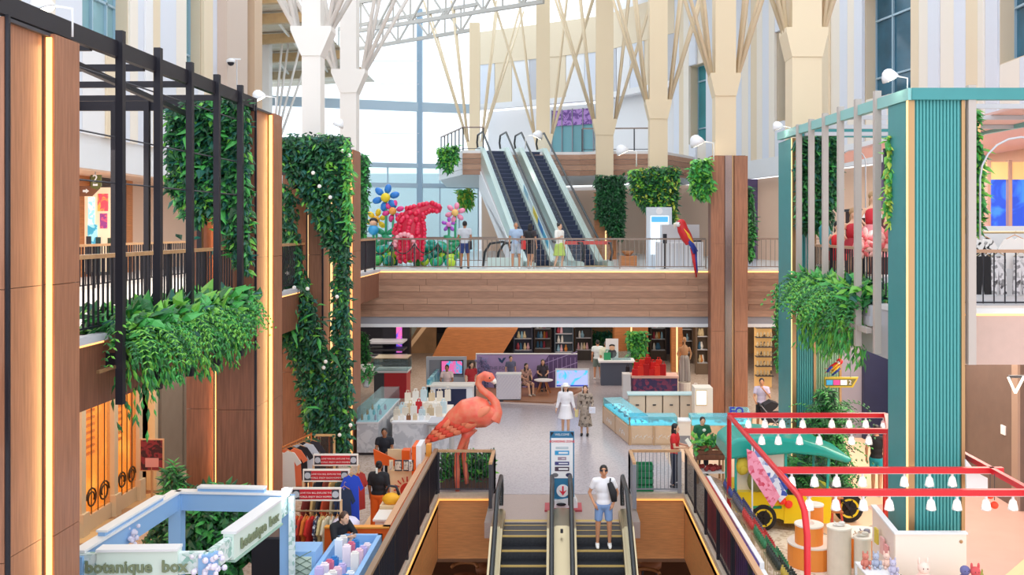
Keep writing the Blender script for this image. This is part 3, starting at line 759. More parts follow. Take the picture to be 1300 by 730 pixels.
# ================================================================ ESCALATORS
stepm = M('escalator_step', '#3a3b40', .4, .5, var=.3, scale=20); yel = M('step_edge_yellow', '#c4a45e', .5)
def escalator(loc, rz, H, w, label, skirt=steel, glassm=None, group=None, edge=yel, stepmat=None):
    t = thing('escalator', label, 'escalator', loc, rz, group); run = H / math.tan(math.radians(30)); fl_ = 1.3
    path = [(-fl_, 0), (0, 0), (run, H), (run + fl_, H)]
    def strip(lo, hi, x0, x1, nm, mat, pth=path):
        poly = [(y, z + lo) for y, z in pth] + [(y, z + hi) for y, z in reversed(pth)]
        return B().prism(poly, x0, x1, 'x').make(nm, mat, t, world=False)
    sm = stepmat or stepm
    b = B().box(-w / 2, w / 2, 0, .36, -.2, 0); b.mi = 1; b.box(-w / 2, w / 2, -.006, .03, -.03, .006)
    st = b.make('step', [sm, edge], t, world=False); n = int(H / .2)
    st.location = (0, 0, 0)
    for k in range(1, n + 1):
        o = st.copy(); C.objects.link(o); o.location = (0, k * run / n, k * H / n)
    for k in (-1, -2):
        o = st.copy(); C.objects.link(o); o.location = (0, k * .36, 0)
    for k in (1, 2):
        o = st.copy(); C.objects.link(o); o.location = (0, run + k * .36 - .02, H)
    B().box(-w / 2, w / 2, run + .95, run + 1.1, H - .1, H + .012).make('comb_plate', yel, t, world=False)
    B().box(-w / 2, w / 2, -1.35, -.75, -.1, .012).make('comb_plate', yel, t, world=False)
    gm = glassm or glass
    for s in (-1, 1):
        xa, xb = s * w / 2, s * (w / 2 + .05)
        strip(-.22, .16, min(xa, xb), max(xa, xb), 'skirt', skirt)
        xa, xb = s * (w / 2 + .05), s * (w / 2 + .26)
        strip(-.5, .2, min(xa, xb), max(xa, xb), 'deck_cover', skirt)
        xa, xb = s * (w / 2 + .1), s * (w / 2 + .125)
        strip(.2, .9, min(xa, xb), max(xa, xb), 'balustrade_glass', gm)
        x = s * (w / 2 + .11)
        pts = [(x, -fl_ - .1, .25), (x, -fl_ - .32, .55), (x, -fl_ - .1, .92), (x, 0, .95), (x, run, H + .95), (x, run + fl_ + .1, H + .92), (x, run + fl_ + .32, H + .55), (x, run + fl_ + .1, H + .25)]
        B().tube(pts, .05, 8).make('handrail', rubber, t, smooth=True, world=False)
    strip(-1.0, -.5, -w / 2 - .26, w / 2 + .26, 'truss_casing', M('escalator_casing', '#d5cfce', .4))
    return t
runL = 5.2 / math.tan(math.radians(30))
escalator((-.68, 21.4 - runL - .95, -5.2), 0, 5.2, .96, 'empty down escalator beside the flamingo planter')
escalator((.93, 21.4 - runL - .95, -5.2), 0, 5.2, .99, 'down escalator carrying the man in a white shirt')
# steel cover between the two lower escalators
t = thing('escalator_divider', 'brushed steel cover between the two lower escalators', 'cover', (.12, 21, 0))
yb = 21.4 - .95
B().prism([(yb - runL, -5.1), (yb, .1), (yb + 1.3, .1), (yb + 1.3, .22), (yb, .22), (yb - runL, -5.0)], -.01, .25, 'x').make('cover_plate', steel, t)
B().cyl((.12, yb - .3, .16), (.12, yb - .3, .24), .03).make('bolt', dgrey, t)
pale_st = M('pale_green_steel', '#c4d2cb', .3, .3); navy_step = M('navy_step', '#2b3550', .45, .2)
for off, lb in ((-.98, 'upper escalator with a blue advert strip along its side'), (.98, 'upper escalator beside the dark hedge pillar')):
    a = math.radians(15)
    t = escalator((.28 + off * math.cos(a), 38.3 + off * math.sin(a), L2), a, L3 - L2, .95, lb, pale_st, edge=M('step_edge_dark', '#46506a', .5), stepmat=navy_step)
    if off < 0:
        run = (L3 - L2) / math.tan(math.radians(30))
        for k, cm in enumerate(('#58b5d8', '#3c7fc0', '#e8d34a', '#d9e9ee', '#9ac9dd')):
            y0 = .8 + k * .9 ; y1 = y0 + .86; q = math.tan(math.radians(30))
            B().prism([(y0, y0 * q + .17), (y1, y1 * q + .17), (y1, y1 * q + .5), (y0, y0 * q + .5)], .56, .575, 'x').make('advert_panel', M('advert_%d' % k, cm, .5), t, world=False)
        B().prism([(-.6, -.5), (run, (L3 - L2) - .9), (run, (L3 - L2) - 1.9), (2.2, -.1), (-.6, -.1)][::-1], -.78, -.74, 'x').make('side_panel', white, t, world=False)
# timber-clad escalator rising from the ground floor to the bridge, seen under the soffit
t = thing('timber_stair_enclosure', 'orange timber clad underside of a rising escalator below the bridge', 'escalator', (-3.5, 46, 0))
b = B().prism([(v.x, v.z) for v in (P(546, 458, 45), P(566, 418, 45), P(657, 418, 45), P(634, 456, 45))], 45, 46.6, 'y'); b.make('timber_cladding', wood_o, t)
B().bar((-7.3, 44.9, .6), (-5.2, 44.9, 3.34), .12, .18).make('edge_trim', M('sandy_trim', '#d9b48c', .5), t)
B().prism([(-8.3, 0), (-7.2, .9), (-5.9, 3.3), (-7.0, 3.3), (-8.3, 1.2)], 45.2, 45.3, 'y').make('glass_side', glass_b, t)
B().tube([(-8.5, 44.8, .9), (-8.0, 44.8, 1.2), (-6.6, 44.8, 3.2)], .05, 8).make('handrail', rubber, t, smooth=True)
B().bar((-2.5, 50, 3.3), (1.2, 50, 1.35), .12, .2).make('far_handrail', M('sandy_trim'), t)
# ================================================================ PLANTING
g1 = M('leaf_deep', '#1a4a2c', .5); g2 = M('leaf_mid', '#2a6c38', .5); g3 = M('leaf_bright', '#6cb13c', .45); g4 = M('leaf_yellow', '#b5c64a', .45)
g5 = M('leaf_teal', '#1a5c4e', .5); g6 = M('leaf_fresh', '#43a048', .45); stemm = M('stem_brown', '#5b4630', .7); soil = M('soil', '#3d2f26', .9)
flw = M('white_blossom', '#f3f0ea', .6)
def leaf(b, p, d, l, w, fold=.25):
    d = d.normalized(); up = Vector((random.uniform(-.4, .4), -.6, 1))
    a = d.cross(up)
    if a.length < 1e-3: a = Vector((1, 0, 0))
    a.normalize(); n = a.cross(d).normalized()
    tip = p + d * l - n * l * .18; m = p + d * l * .45 + n * l * .06
    b.add([p, m + a * w / 2 - n * w * fold, m, m - a * w / 2 - n * w * fold, tip], [(0, 1, 2), (0, 2, 3), (1, 4, 2), (2, 4, 3)])
def inpoly(x, y, poly):
    r = False; j = len(poly) - 1
    for i in range(len(poly)):
        if (poly[i][1] > y) != (poly[j][1] > y) and x < (poly[j][0] - poly[i][0]) * (y - poly[i][1]) / (poly[j][1] - poly[i][1]) + poly[i][0]: r = not r
        j = i
    return r
def px_sampler(polys, D, depth=.3):
    bb = [(min(p[0] for p in q), max(p[0] for p in q), min(p[1] for p in q), max(p[1] for p in q)) for q in polys]
    ar = [(b[1] - b[0]) * (b[3] - b[2]) for b in bb]
    def f():
        while True:
            k = random.choices(range(len(polys)), ar)[0]; b = bb[k]
            x = random.uniform(b[0], b[1]); y = random.uniform(b[2], b[3])
            if inpoly(x, y, polys[k]):
                p = P(x, y, D); p.y -= random.random() * depth; return p
    return f
def foliage(parent, samp, n, l, w, pal, droop=.5, out=(0, -1, 0), spread=.8, name='foliage', wts=None):
    b = B(); o = Vector(out)
    ms = list(pal)
    for i in range(n):
        p = samp(); d = o * random.uniform(.2, 1) + Vector((random.uniform(-1, 1), random.uniform(-1, 1), random.uniform(-1, 1))) * spread + Vector((0, 0, -droop))
        b.mi = random.choices(range(len(ms)), wts)[0]
        s = random.uniform(.65, 1.35); leaf(b, p, d, l * s, w * s)
    return b.make(name, ms, parent, kind='stuff', fix=False)
def fern(parent, roots, length, nseg, pal, name='fronds', lw=.05, droop=1.0, ll=.12, out=None):
    """arching fronds with leaflets on both sides"""
    b = B()
    for r in roots:
        a = random.uniform(0, 2 * math.pi); d = Vector((math.cos(a), math.sin(a), random.uniform(.2, .9)))
        if out: d = Vector(out) + d * .6
        p = Vector(r); L_ = length * random.uniform(.6, 1.2); b.mi = random.randrange(len(pal))
        for s in range(nseg):
            q = p + d.normalized() * L_ / nseg; d.z -= droop * 1.6 / nseg
            side = d.cross(Vector((0, 0, 1)));
            if side.length < .01: side = Vector((1, 0, 0))
            side.normalize()
            for sg in (-1, 1): leaf(b, p, side * sg + d.normalized() * .5, ll * (1 - .5 * s / nseg), lw)
            p = q
    return b.make(name, pal, parent, kind='stuff', fix=False)
def bigleaves(parent, pts, l, w, mats):
    for p, d in pts:
        b = B(); leaf(b, Vector(p), Vector(d), l * random.uniform(.8, 1.2), w * random.uniform(.8, 1.2), .15)
        b.make('large_leaf', random.choice(mats), parent, fix=False)
# 1 hanging green wall on the frame
t = thing('green_wall', 'dense hanging green wall behind the black steel posts', 'plant wall', P(270, 340, 18.6))
B().box(-7.45, -6.12, 18.72, 18.82, EYE + .55, EYE + 2.4).make('backing', dgrey, t)
pol = [[(222, 140), (240, 128), (318, 126), (322, 240), (280, 250), (260, 285), (240, 268), (221, 235)], [(270, 235), (322, 235), (320, 345), (305, 330), (292, 290), (276, 270)]]
foliage(t, px_sampler(pol, 18.72, .5), 5200, .2, .085, (g1, g2, g5, g3, g6), wts=(4, 4, 4, 1, 2))
bigleaves(t, [(P(random.uniform(225, 318), random.uniform(135, 320) if k % 2 else random.uniform(135, 230), 18.25), (random.uniform(-1, 1), -.6, random.uniform(-1, .4))) for k in range(26)], .42, .16, (g1, g2, g5, g6))
# 2 hanging planter, left frame
t = thing('hanging_planter', 'overflowing planter with broad leaves and trailing fern on the black frame', 'planter', (-6.4, 15.8, EYE - 1.75))
B().box(-7.0, -6.15, 13.3, 18.2, EYE - 1.75, EYE - 1.5).make('trough', M('planter_trough', '#6b4a38', .5), t)
def s1():
    y = random.uniform(13.3, 18.3); return Vector((random.uniform(-6.9, -5.75), y, EYE - 1.42 + random.uniform(-.25, .2)))
foliage(t, s1, 2200, .24, .15, (g2, g6, g3, g5), droop=.0, out=(.6, -.5, .4), name='broad_leaves', wts=(4, 4, 2, 1))
def s2():
    y = random.uniform(13.2, 18.2); k = abs(math.sin(y * 2.3)); return Vector((random.uniform(-6.2, -5.7), y, EYE - 1.55 - random.random() ** 1.4 * (.35 + .55 * k + (.5 if y < 13.8 else 0))))
fern(t, [(random.uniform(-6.1, -5.8), random.uniform(13.2, 18.1), EYE - 1.45 + random.uniform(-.2, .1)) for k in range(210)], .95, 9, (g2, g6, g3), name='fern_fronds', droop=1.7, ll=.13, lw=.035, out=(.5, -.3, .1))
foliage(t, s2, 1500, .16, .045, (g2, g6, g3, g6), droop=1.3, out=(.5, -.4, 0), spread=.6, name='trailing_fern', wts=(4, 3, 2, 1))
bigleaves(t, [((random.uniform(-6.3, -5.7), random.uniform(13.4, 18.2), EYE - 1.4 + random.uniform(-.15, .2)), (random.uniform(0, 1), random.uniform(-1, .6), random.uniform(-.3, .8))) for k in range(40)], .42, .28, (g2, g6, g3))
# 3 ivy on the pillar
t = thing('climbing_ivy', 'dense ivy mantle and long strands draped over the walnut pillar', 'plant wall', P(405, 580, 23.7))
B().box(-6.95, -5.2, 23.82, 23.95, EYE + 1.35, EYE + 2.3).make('backing', dgrey, t)
pol = [[(358, 178), (372, 171), (440, 172), (446, 190), (446, 330), (428, 325), (412, 300), (396, 260), (378, 235), (362, 205)],
       [(358, 225), (378, 250), (384, 330), (405, 400), (424, 455), (434, 520), (440, 580), (398, 560), (388, 500), (372, 440), (358, 420)],
       [(430, 320), (447, 318), (446, 420), (450, 500), (443, 582), (428, 580), (430, 480), (426, 420)]]
foliage(t, px_sampler(pol, 23.78, .55), 9500, .19, .085, (g1, g2, g5, g3), wts=(6, 5, 3, 1))
b = B()
for k in range(14):
    q = px_sampler(pol, 23.1, .05)(); b.ell(q, (.05, .03, .05), 6, 4)
b.make('white_blossoms', flw, t, kind='stuff')
bigleaves(t, [(px_sampler(pol[1:2], 23.2, .05)(), (random.uniform(-1, 1), -.5, random.uniform(-1, .3))) for k in range(24)], .5, .12, (g1, g2, g6))
foliage(t, px_sampler([[(438, 174), (446, 176), (449, 300), (440, 300)]], 23.3, .2), 220, .2, .07, (g3, g6, g6), name='painted_lit_tips')  # brighter leaf colours paint a lit edge onto the ivy
# 4..  planting on other pillars
def pillar_plant(label, polys, D, n, l, pal, wts=None, back=None, depth=.3):
    x = sum(p[0] for p in polys[0]) / len(polys[0]); y = max(p[1] for p in polys[0])
    t = thing('pillar_planting', label, 'plant wall', P(x, y, D)); f = px_sampler(polys, D, depth)
    xs = [p[0] for p in polys[0]]; ys = [p[1] for p in polys[0]]
    a = P(min(xs) * .8 + max(xs) * .2, min(ys) + (max(ys) - min(ys)) * .15, D); c = P(max(xs) * .8 + min(xs) * .2, min(ys) + (max(ys) - min(ys)) * .6, D)
    B().box(a.x, c.x, D + .0, D + .08, c.z, a.z).make('backing', dgrey, t)
    foliage(t, f, n, l, l * .42, pal, wts=wts)
pillar_plant('ivy strip hanging at the left end of the bridge', [[(456, 196), (467, 196), (468, 250), (464, 302), (457, 300)]], 35.5, 900, .24, (g1, g2, g6))
pillar_plant('dark rectangular hedge on the pillar beside the escalator', [[(756, 222), (791, 223), (792, 270), (789, 302), (776, 298), (768, 285), (757, 275)]], 45.4, 2600, .28, (g1, g1, g2))
pillar_plant('bushy planting with yellow tips round the bridge pillar', [[(800, 216), (830, 212), (861, 212), (858, 262), (856, 282), (832, 275), (815, 262), (803, 245)]], 39.2, 2600, .28, (g1, g2, g3, g4), (3, 4, 2, 1))
pillar_plant('bright fern tuft left of the tall walnut pillar', [[(876, 204), (898, 200), (902, 240), (893, 252), (878, 245)]], 32.8, 800, .28, (g2, g6, g3))
pillar_plant('fern tuft on the third-storey landing corner', [[(557, 188), (581, 184), (582, 200), (570, 218), (558, 210)]], 46.2, 500, .3, (g2, g6, g3))
pillar_plant('pale fern tuft under the landing by the balloon garden', [[(582, 241), (600, 239), (600, 258), (590, 265), (583, 258)]], 50, 350, .32, (g3, g6, g4))
pillar_plant('thin ivy strand right of the tall walnut pillar', [[(946, 236), (953, 238), (957, 290), (954, 330), (947, 325)]], 34.3, 500, .22, (g1, g2, g6))
pillar_plant('green wall behind the grey hanging posts', [[(1010, 172), (1058, 170), (1062, 230), (1050, 292), (1012, 290)]], 23.85, 3000, .22, (g1, g2, g5, g6), (4, 4, 2, 1))
pillar_plant('pale leafy tuft hanging beside the near teal pillar', [[(1124, 176), (1133, 170), (1134, 292), (1126, 280), (1120, 245), (1126, 230)]], 17.0, 260, .2, (g3, g4, g6), depth=.15)
pillar_plant('fern tuft between the near teal pillar and the grey post', [[(1224, 130), (1236, 140), (1244, 215), (1240, 290), (1226, 290)]], 16.5, 500, .22, (g2, g6, g3), depth=.15)
pillar_plant('ivy strand climbing the far teal pillar edge', [[(984, 360), (990, 360), (991, 470), (985, 470)]], 25.7, 260, .16, (g3, g6, g2), depth=.1)
pillar_plant('leafy green column on the ground floor behind the red bags', [[(797, 420), (818, 420), (818, 450), (814, 460), (799, 458)]], 44.5, 1100, .3, (g6, g2, g6, g3))
pillar_plant('dark green wall behind the food counter poster', [[(752, 420), (776, 420), (775, 452), (754, 450)]], 49, 800, .3, (g1, g2, g5))
pillar_plant('ivy edge at the left under the bridge', [[(458, 422), (467, 422), (470, 450), (462, 470), (458, 468)]], 36.5, 500, .22, (g2, g1, g6))
# right planter
t = thing('hanging_planter', 'bright fern planter hanging from the grey posts', 'planter', (6.3, 21, EYE - 1.72))
B().box(6.12, 6.68, 18.4, 23.4, EYE - 1.72, EYE - 1.5).make('trough', lgrey, t)
def s3():
    return Vector((random.uniform(5.75, 6.7), random.uniform(18.6, 23.2), EYE - 1.3 + random.uniform(-.35, .2)))
foliage(t, s3, 2400, .24, .12, (g6, g3, g2, g5), droop=0, out=(-.5, -.6, .3), name='broad_leaves', wts=(4, 2, 2, 1))
def s4():
    y = random.uniform(18.8, 22.6); return Vector((random.uniform(5.7, 6.2), y, EYE - 1.5 - random.random() ** 1.4 * (.5 + .75 * abs(math.sin(y * 1.9)))))
fern(t, [(random.uniform(5.75, 6.1), random.uniform(18.8, 23.0), EYE - 1.35 + random.uniform(-.25, .1)) for k in range(200)], 1.05, 9, (g6, g3, g2), name='fern_fronds', droop=1.6, ll=.16, lw=.045, out=(-.5, -.3, .1))
foliage(t, s4, 1300, .2, .05, (g3, g6, g2, g6), droop=1.2, out=(-.4, -.5, 0), spread=.6, name='trailing_fern', wts=(3, 4, 2, 1))
bigleaves(t, [((random.uniform(5.75, 6.2), random.uniform(18.6, 23), EYE - 1.35 + random.uniform(-.3, .25)), (random.uniform(-1, .4), random.uniform(-1, .4), random.uniform(-.4, .6))) for k in range(34)], .4, .2, (g6, g3, g2))
# ground-floor shrubs
def shrub(label, c, r, n, l, w, pal, name='potted_shrub', h0=.35, pot=True, stems=5):
    t = thing(name, label, 'plant', (c[0], c[1], c[2]))
    if pot: B().lathe([(.16, 0), (.2, .02), (.26, h0), (.28, h0 + .02), (.24, h0 + .02), (.22, h0 - .04)], (c[0], c[1], c[2]), 14).make('pot', M('clay_pot', '#8a6a52', .7), t, smooth=True)
    b = B()
    for k in range(stems):
        a = k * 2.4; b.tube([(c[0], c[1], c[2] + h0 * .8), (c[0] + r[0] * .3 * math.cos(a), c[1] + r[1] * .3 * math.sin(a), c[2] + h0 + r[2]), (c[0] + r[0] * .6 * math.cos(a), c[1] + r[1] * .6 * math.sin(a), c[2] + h0 + r[2] * 1.7)], [.02, .015, .008], 5)
    b.make('stems', stemm, t, kind='stuff')
    def f():
        while True:
            v = Vector((random.uniform(-1, 1), random.uniform(-1, 1), random.uniform(-1, 1)))
            if v.length < 1: return Vector((c[0] + v.x * r[0], c[1] + v.y * r[1], c[2] + h0 + r[2] + v.z * r[2]))
    foliage(t, f, n, l, w, pal, droop=.2, out=(0, -.3, .2), spread=1)
    return t
shrub('bushy green shrub on the floor inside the pale blue kiosk', (-6.1, 16.9, 0), (.75, .6, .85), 2200, .22, .11, (g2, g6, g1))
shrub('small leafy shrub beside the blue corner post', (-7.2, 17.6, 0), (.4, .4, .5), 600, .18, .09, (g1, g2))
shrub('slim dark fern at the foot of the walnut pillar', (-7.4, 18.3, 0), (.24, .22, .9), 1300, .2, .05, (g1, g2, g6), h0=.3)
t = thing('fern_bush', 'large arching fern at the foot of the sage pillar', 'plant', (6.65, 23.1, 0))
B().lathe([(.2, 0), (.3, .4), (.26, .4)], (6.65, 23.1, 0), 12).make('pot', dgrey, t)
fern(t, [(6.65 + random.uniform(-.25, .25), 23.1 + random.uniform(-.2, .2), .3 + random.random() * 2.0) for k in range(190)], 1.0, 9, (g1, g2, g6), droop=1.1, ll=.16)
def s6():
    u = random.random(); a = random.uniform(0, 6.28); r_ = (.15 + .5 * (1 - u)) * math.sqrt(random.random()); return Vector((6.6 + r_ * math.cos(a), 23.1 + r_ * .8 * math.sin(a), .35 + 2.35 * u))
foliage(t, s6, 2200, .26, .06, (g1, g2, g6), droop=.4, out=(-.2, -.4, 0), name='leafy_spire')
t = thing('fern_bush', 'low spreading fern behind the teal roofed cart', 'plant', (5.55, 22.75, 0))
B().lathe([(.2, 0), (.28, .35), (.24, .35)], (5.55, 22.75, 0), 12).make('pot', dgrey, t)
fern(t, [(5.55 + random.uniform(-.35, .35), 22.75 + random.uniform(-.4, .4), .3 + random.random() * .8) for k in range(130)], .75, 8, (g1, g2, g6), droop=1.0, ll=.15)
# clipped hedge in the flamingo planter
t = thing('hedge_planter', 'low clipped hedge in the planter below the flamingo', 'hedge', (-2.25, 24.35, 0))
B().box(-2.95, -1.6, 24.05, 24.75, 0, .3).make('trough', M('brown_trough', '#5b4438', .6), t)
def s5(): return Vector((random.uniform(-2.92, -1.62), random.uniform(24.02, 24.7), random.uniform(.2, .78)))
foliage(t, s5, 2000, .15, .07, (g1, g2, g6, g3), droop=-.3, out=(0, -.5, .5), wts=(3, 4, 2, 1))
# ================================================================ PEOPLE
SK = {'light': M('skin_light', '#e2b293', .55), 'mid': M('skin_mid', '#c98f6c', .55), 'tan': M('skin_tan', '#a9714f', .55)}
hairk = M('hair_black', '#1b1719', .5); hairb = M('hair_brown', '#4a3024', .5); hairg = M('hair_grey', '#75706d', .6)
eyem = M('eye_dark', '#17110f', .3); lipm = M('lip', '#a8554c', .5)
def cloth(hexc): return M('cloth_' + hexc.strip('#'), hexc, .8)
def remesh(b, vox, smooth=2):
    me = bpy.data.meshes.new('tmp'); me.from_pydata([tuple(v) for v in b.v], [], b.f); fixnormals(me)
    o = bpy.data.objects.new('tmp', me); TMP.collection.objects.link(o)
    m = o.modifiers.new('r', 'REMESH'); m.mode = 'VOXEL'; m.voxel_size = vox
    if smooth: s = o.modifiers.new('s', 'SMOOTH'); s.factor = .5; s.iterations = smooth
    dg = tmpdg(); m2 = bpy.data.meshes.new_from_object(o.evaluated_get(dg))
    r = B(); r.add([v.co.copy() for v in m2.vertices], [tuple(p.vertices) for p in m2.polygons])
    bpy.data.objects.remove(o); bpy.data.meshes.remove(me); bpy.data.meshes.remove(m2)
    return r
def limb(b, pts, rs, n=10):
    pts = [Vector(p) for p in pts]
    b.tube(pts, rs, n)
    for p, r in zip(pts, rs): b.ell(p, r * .99, n, 6)
BASE = dict(hip=(0, 0, .92), chest=(0, .0, 1.28), neck=(0, .01, 1.46), head=(0, -.02, 1.58),
            shR=(.18, 0, 1.40), elR=(.235, .03, 1.13), wrR=(.245, -.05, .88), shL=(-.18, 0, 1.40), elL=(-.235, .03, 1.13), wrL=(-.245, -.05, .88),
            hpR=(.09, 0, .90), knR=(.12, -.02, .48), anR=(.13, .03, .08), hpL=(-.09, 0, .90), knL=(-.12, -.02, .48), anL=(-.13, .03, .08), toeR=(0, -1, 0), toeL=(0, -1, 0))
# local frame: the person faces -Y (towards the camera) at yaw 0; R is +X
def person(label, loc, yaw=0, h=1.68, pose=None, skin='light', top='#ffffff', sleeve='short', bottom='#4a6aa0', blen='shorts', hair='short', hairm=None, shoes='#eeeeee', cat='person', fat=1.0, skirt=None, headyaw=0, hat=None, extra=None, group=None):
    J = {k: Vector(v) for k, v in BASE.items()}
    for k, v in (pose or {}).items(): J[k] = Vector(v)
    k = h / 1.72
    t = thing('person', label, cat, loc, yaw, group)
    S_ = Matrix.Scale(k, 4)
    sk = SK[skin]; b = B(); f = fat
    hip, ch, nk, hd = J['hip'], J['chest'], J['neck'], J['head']
    # trunk
    b.ell(hip, (.155 * f, .115 * f, .13), 12, 8); b.ell(hip.lerp(ch, .5), (.135 * f, .10 * f, .17), 12, 8); b.ell(ch, (.165 * f, .11 * f, .19), 12, 8)
    limb(b, [J['shL'], nk.lerp(ch, .25), J['shR']], [.062, .085, .062]); limb(b, [nk.lerp(ch, .3), nk, hd], [.06, .05, .05])
    for s in 'RL':
        limb(b, [J['sh' + s], J['el' + s], J['wr' + s]], [.052 * f, .04 * f, .027])
        limb(b, [J['hp' + s], J['kn' + s], J['an' + s]], [.088 * f, .056 * f, .036])
        an = J['an' + s]; td = J['toe' + s].normalized()
        limb(b, [an, an + Vector((0, 0, -.045)) + td * .03, an + Vector((0, 0, -.05)) + td * .15], [.035, .035, .026])
        wr = J['wr' + s]; fd = (wr - J['el' + s]).normalized()
        limb(b, [wr, wr + fd * .075], [.026, .034])
    # head
    hr = Matrix.Rotation(headyaw, 4, 'Z')
    def H(x, y, z): return hd + hr @ Vector((x, y, z))
    b.ell(H(0, 0, .04), (.077, .095, .115), 14, 10, hr); b.ell(H(0, -.03, -.03), (.055, .06, .065), 12, 8, hr)
    b.ell(H(0, -.1, .01), (.014, .022, .026), 8, 6, hr)
    for sx in (-1, 1): b.ell(H(sx * .078, .005, .02), (.013, .02, .033), 8, 6, hr)
    body = remesh(b, .017)
    for s in 'RL':          # fingers, rooted in the palm
        wr = J['wr' + s]; fd = (wr - J['el' + s]).normalized(); sx = 1 if s == 'R' else -1
        side = fd.cross(Vector((sx, 0, 0)));
        if side.length < .1: side = Vector((0, 1, 0))
        side.normalize(); inw = side.cross(fd).normalized()
        inw = inw if inw.x * sx < 0 else -inw
        pc = wr + fd * .075
        for i, ln in enumerate((.062, .075, .072, .055)):
            q = pc + side * (i - 1.5) * .018 + fd * .012
            body.tube([q, q + fd * ln * .5 + inw * .006, q + fd * ln * .85 + inw * .03], [.0095, .009, .007], 5)
        q = wr + fd * .03 - side * .028
        body.tube([q, q - side * .03 + fd * .03, q - side * .032 + fd * .062 + inw * .01], [.011, .01, .008], 5)
    body.xf(S_).make('body', sk, t, smooth=True, world=False)
    # face
    e = B()
    for sx in (-1, 1): e.ell(H(sx * .031, -.087, .04), (.012, .008, .008), 6, 4)
    e.xf(S_).make('eyes', eyem, t, world=False, kind='stuff')
    B().ell(H(0, -.087, -.035), (.022, .008, .007), 8, 4).xf(S_).make('mouth', lipm, t, world=False)
    # hair
    hm = hairm or hairk; hb = B()
    if hat: pass
    hb.ell(H(0, .018, .062), (.088, .1, .108), 14, 10, hr)
    if hair == 'long':
        hb.ell(H(0, .06, -.06), (.085, .06, .16), 12, 8, hr)
        for sx in (-1, 1): hb.ell(H(sx * .07, .0, -.12), (.03, .05, .16), 8, 6, hr)
    if hair == 'bun': hb.ell(H(0, .09, .13), .05, 10, 8, hr)
    if hair == 'tail': hb.tube([H(0, .1, .08), H(0, .15, .02), H(0, .14, -.16)], [.035, .04, .015], 8)
    hh = remesh(hb, .016, 1)
    hh.v = [tuple(v) for v in hh.v]
    # keep the face clear: pull forward points back behind the brow
    inv = hr.inverted(); out = []
    for v in hh.v:
        q = inv @ (Vector(v) - hd)
        lim = -.052 if q.z < .085 else -.098
        if hair == 'long' and q.z < -.03: lim = -.04
        if q.y < lim: q.y = lim
        out.append(hd + hr @ q)
    hh.v = out
    hh.xf(S_).make('hair', hm, t, smooth=True, world=False)
    if hat:
        B().lathe([(.1, -.01), (.16, -.015), (.165, -.005), (.1, .005), (.095, .05), (.07, .085), (.02, .095)], (hd.x, hd.y + .01, hd.z + .085), 16).xf(S_).make('hat', cloth(hat), t, smooth=True, world=False)
    # clothes
    c = B(); g = f * 1.0
    c.ell(hip.lerp(ch, .08), (.168 * g, .128 * g, .12), 14, 8); c.ell(hip.lerp(ch, .5), (.152 * g, .118 * g, .2), 14, 8); c.ell(ch, (.185 * g, .13 * g, .2), 14, 8)
    limb(c, [J['shL'], nk.lerp(ch, .35), J['shR']], [.08, .1, .08])
    fr = {'short': .62, 'long': 1.9, 'none': 0, 'half': .95}[sleeve]
    for s in 'RL':
        if fr > 0:
            e1 = J['sh' + s].lerp(J['el' + s], min(1, fr)); c.tube([J['sh' + s], e1], [.076 * g, .064 * g], 10)
            if fr > 1: c.ell(J['el' + s], .06, 8, 6); c.tube([J['el' + s], J['el' + s].lerp(J['wr' + s], fr - 1)], [.06 * g, .044], 10)
    if skirt == 'dress':
        c.tube([hip.lerp(ch, .3), hip + Vector((0, 0, -.12)), hip + Vector((0, 0, -.34))], [.16, .2, .27], 16)
    if skirt == 'long_dress':
        c.tube([hip.lerp(ch, .3), hip + Vector((0, 0, -.2)), hip + Vector((0, 0, -.58))], [.16, .19, .25], 16)
    remesh(c, .019).xf(S_).make('top', top if not isinstance(top, str) else cloth(top), t, smooth=True, world=False)
    if bottom:
        c = B(); c.ell(hip + Vector((0, 0, -.02)), (.17 * g, .13 * g, .12), 14, 8)
        if skirt == 'skirt': c.tube([hip + Vector((0, 0, .08)), hip + Vector((0, 0, -.08)), hip + Vector((0, 0, -.42))], [.13, .18, .24], 16)
        for s in 'RL':
            hp, kn, an = J['hp' + s], J['kn' + s], J['an' + s]
            if blen == 'shorts': c.tube([hp, hp.lerp(kn, .8)], [.1 * g, .084 * g], 12)
            elif blen == 'mini': c.tube([hp, hp.lerp(kn, .35)], [.11 * g, .105 * g], 12)
            else: c.tube([hp, kn], [.11 * g, .082 * g], 12); c.ell(kn, .082 * g, 10, 6); c.tube([kn, kn.lerp(an, .92)], [.082 * g, .066 * g], 12)
            c.ell(hp, .096 * g, 10, 6)
        remesh(c, .019).xf(S_).make('bottoms', bottom if not isinstance(bottom, str) else cloth(bottom), t, smooth=True, world=False)
    if shoes:
        for s in 'RL':
            an = J['an' + s]; td = J['toe' + s].normalized(); c = B()
            limb(c, [an + Vector((0, 0, -.028)) - td * .03, an + Vector((0, 0, -.042)) + td * .06, an + Vector((0, 0, -.05)) + td * .165], [.047, .046, .036])
            c.v = [(v[0], v[1], max(v[2], an.z - .08)) for v in c.v]
            remesh(c, .014, 1).xf(S_).make('shoe', cloth(shoes), t, smooth=True, world=False)
    t['scale_hint'] = k
    del t['scale_hint']
    return t
def pbag(t, pts, r, mat, nm='strap', smooth=True): return B().tube(pts, r, 8).make(nm, mat, t, smooth=smooth, world=False)
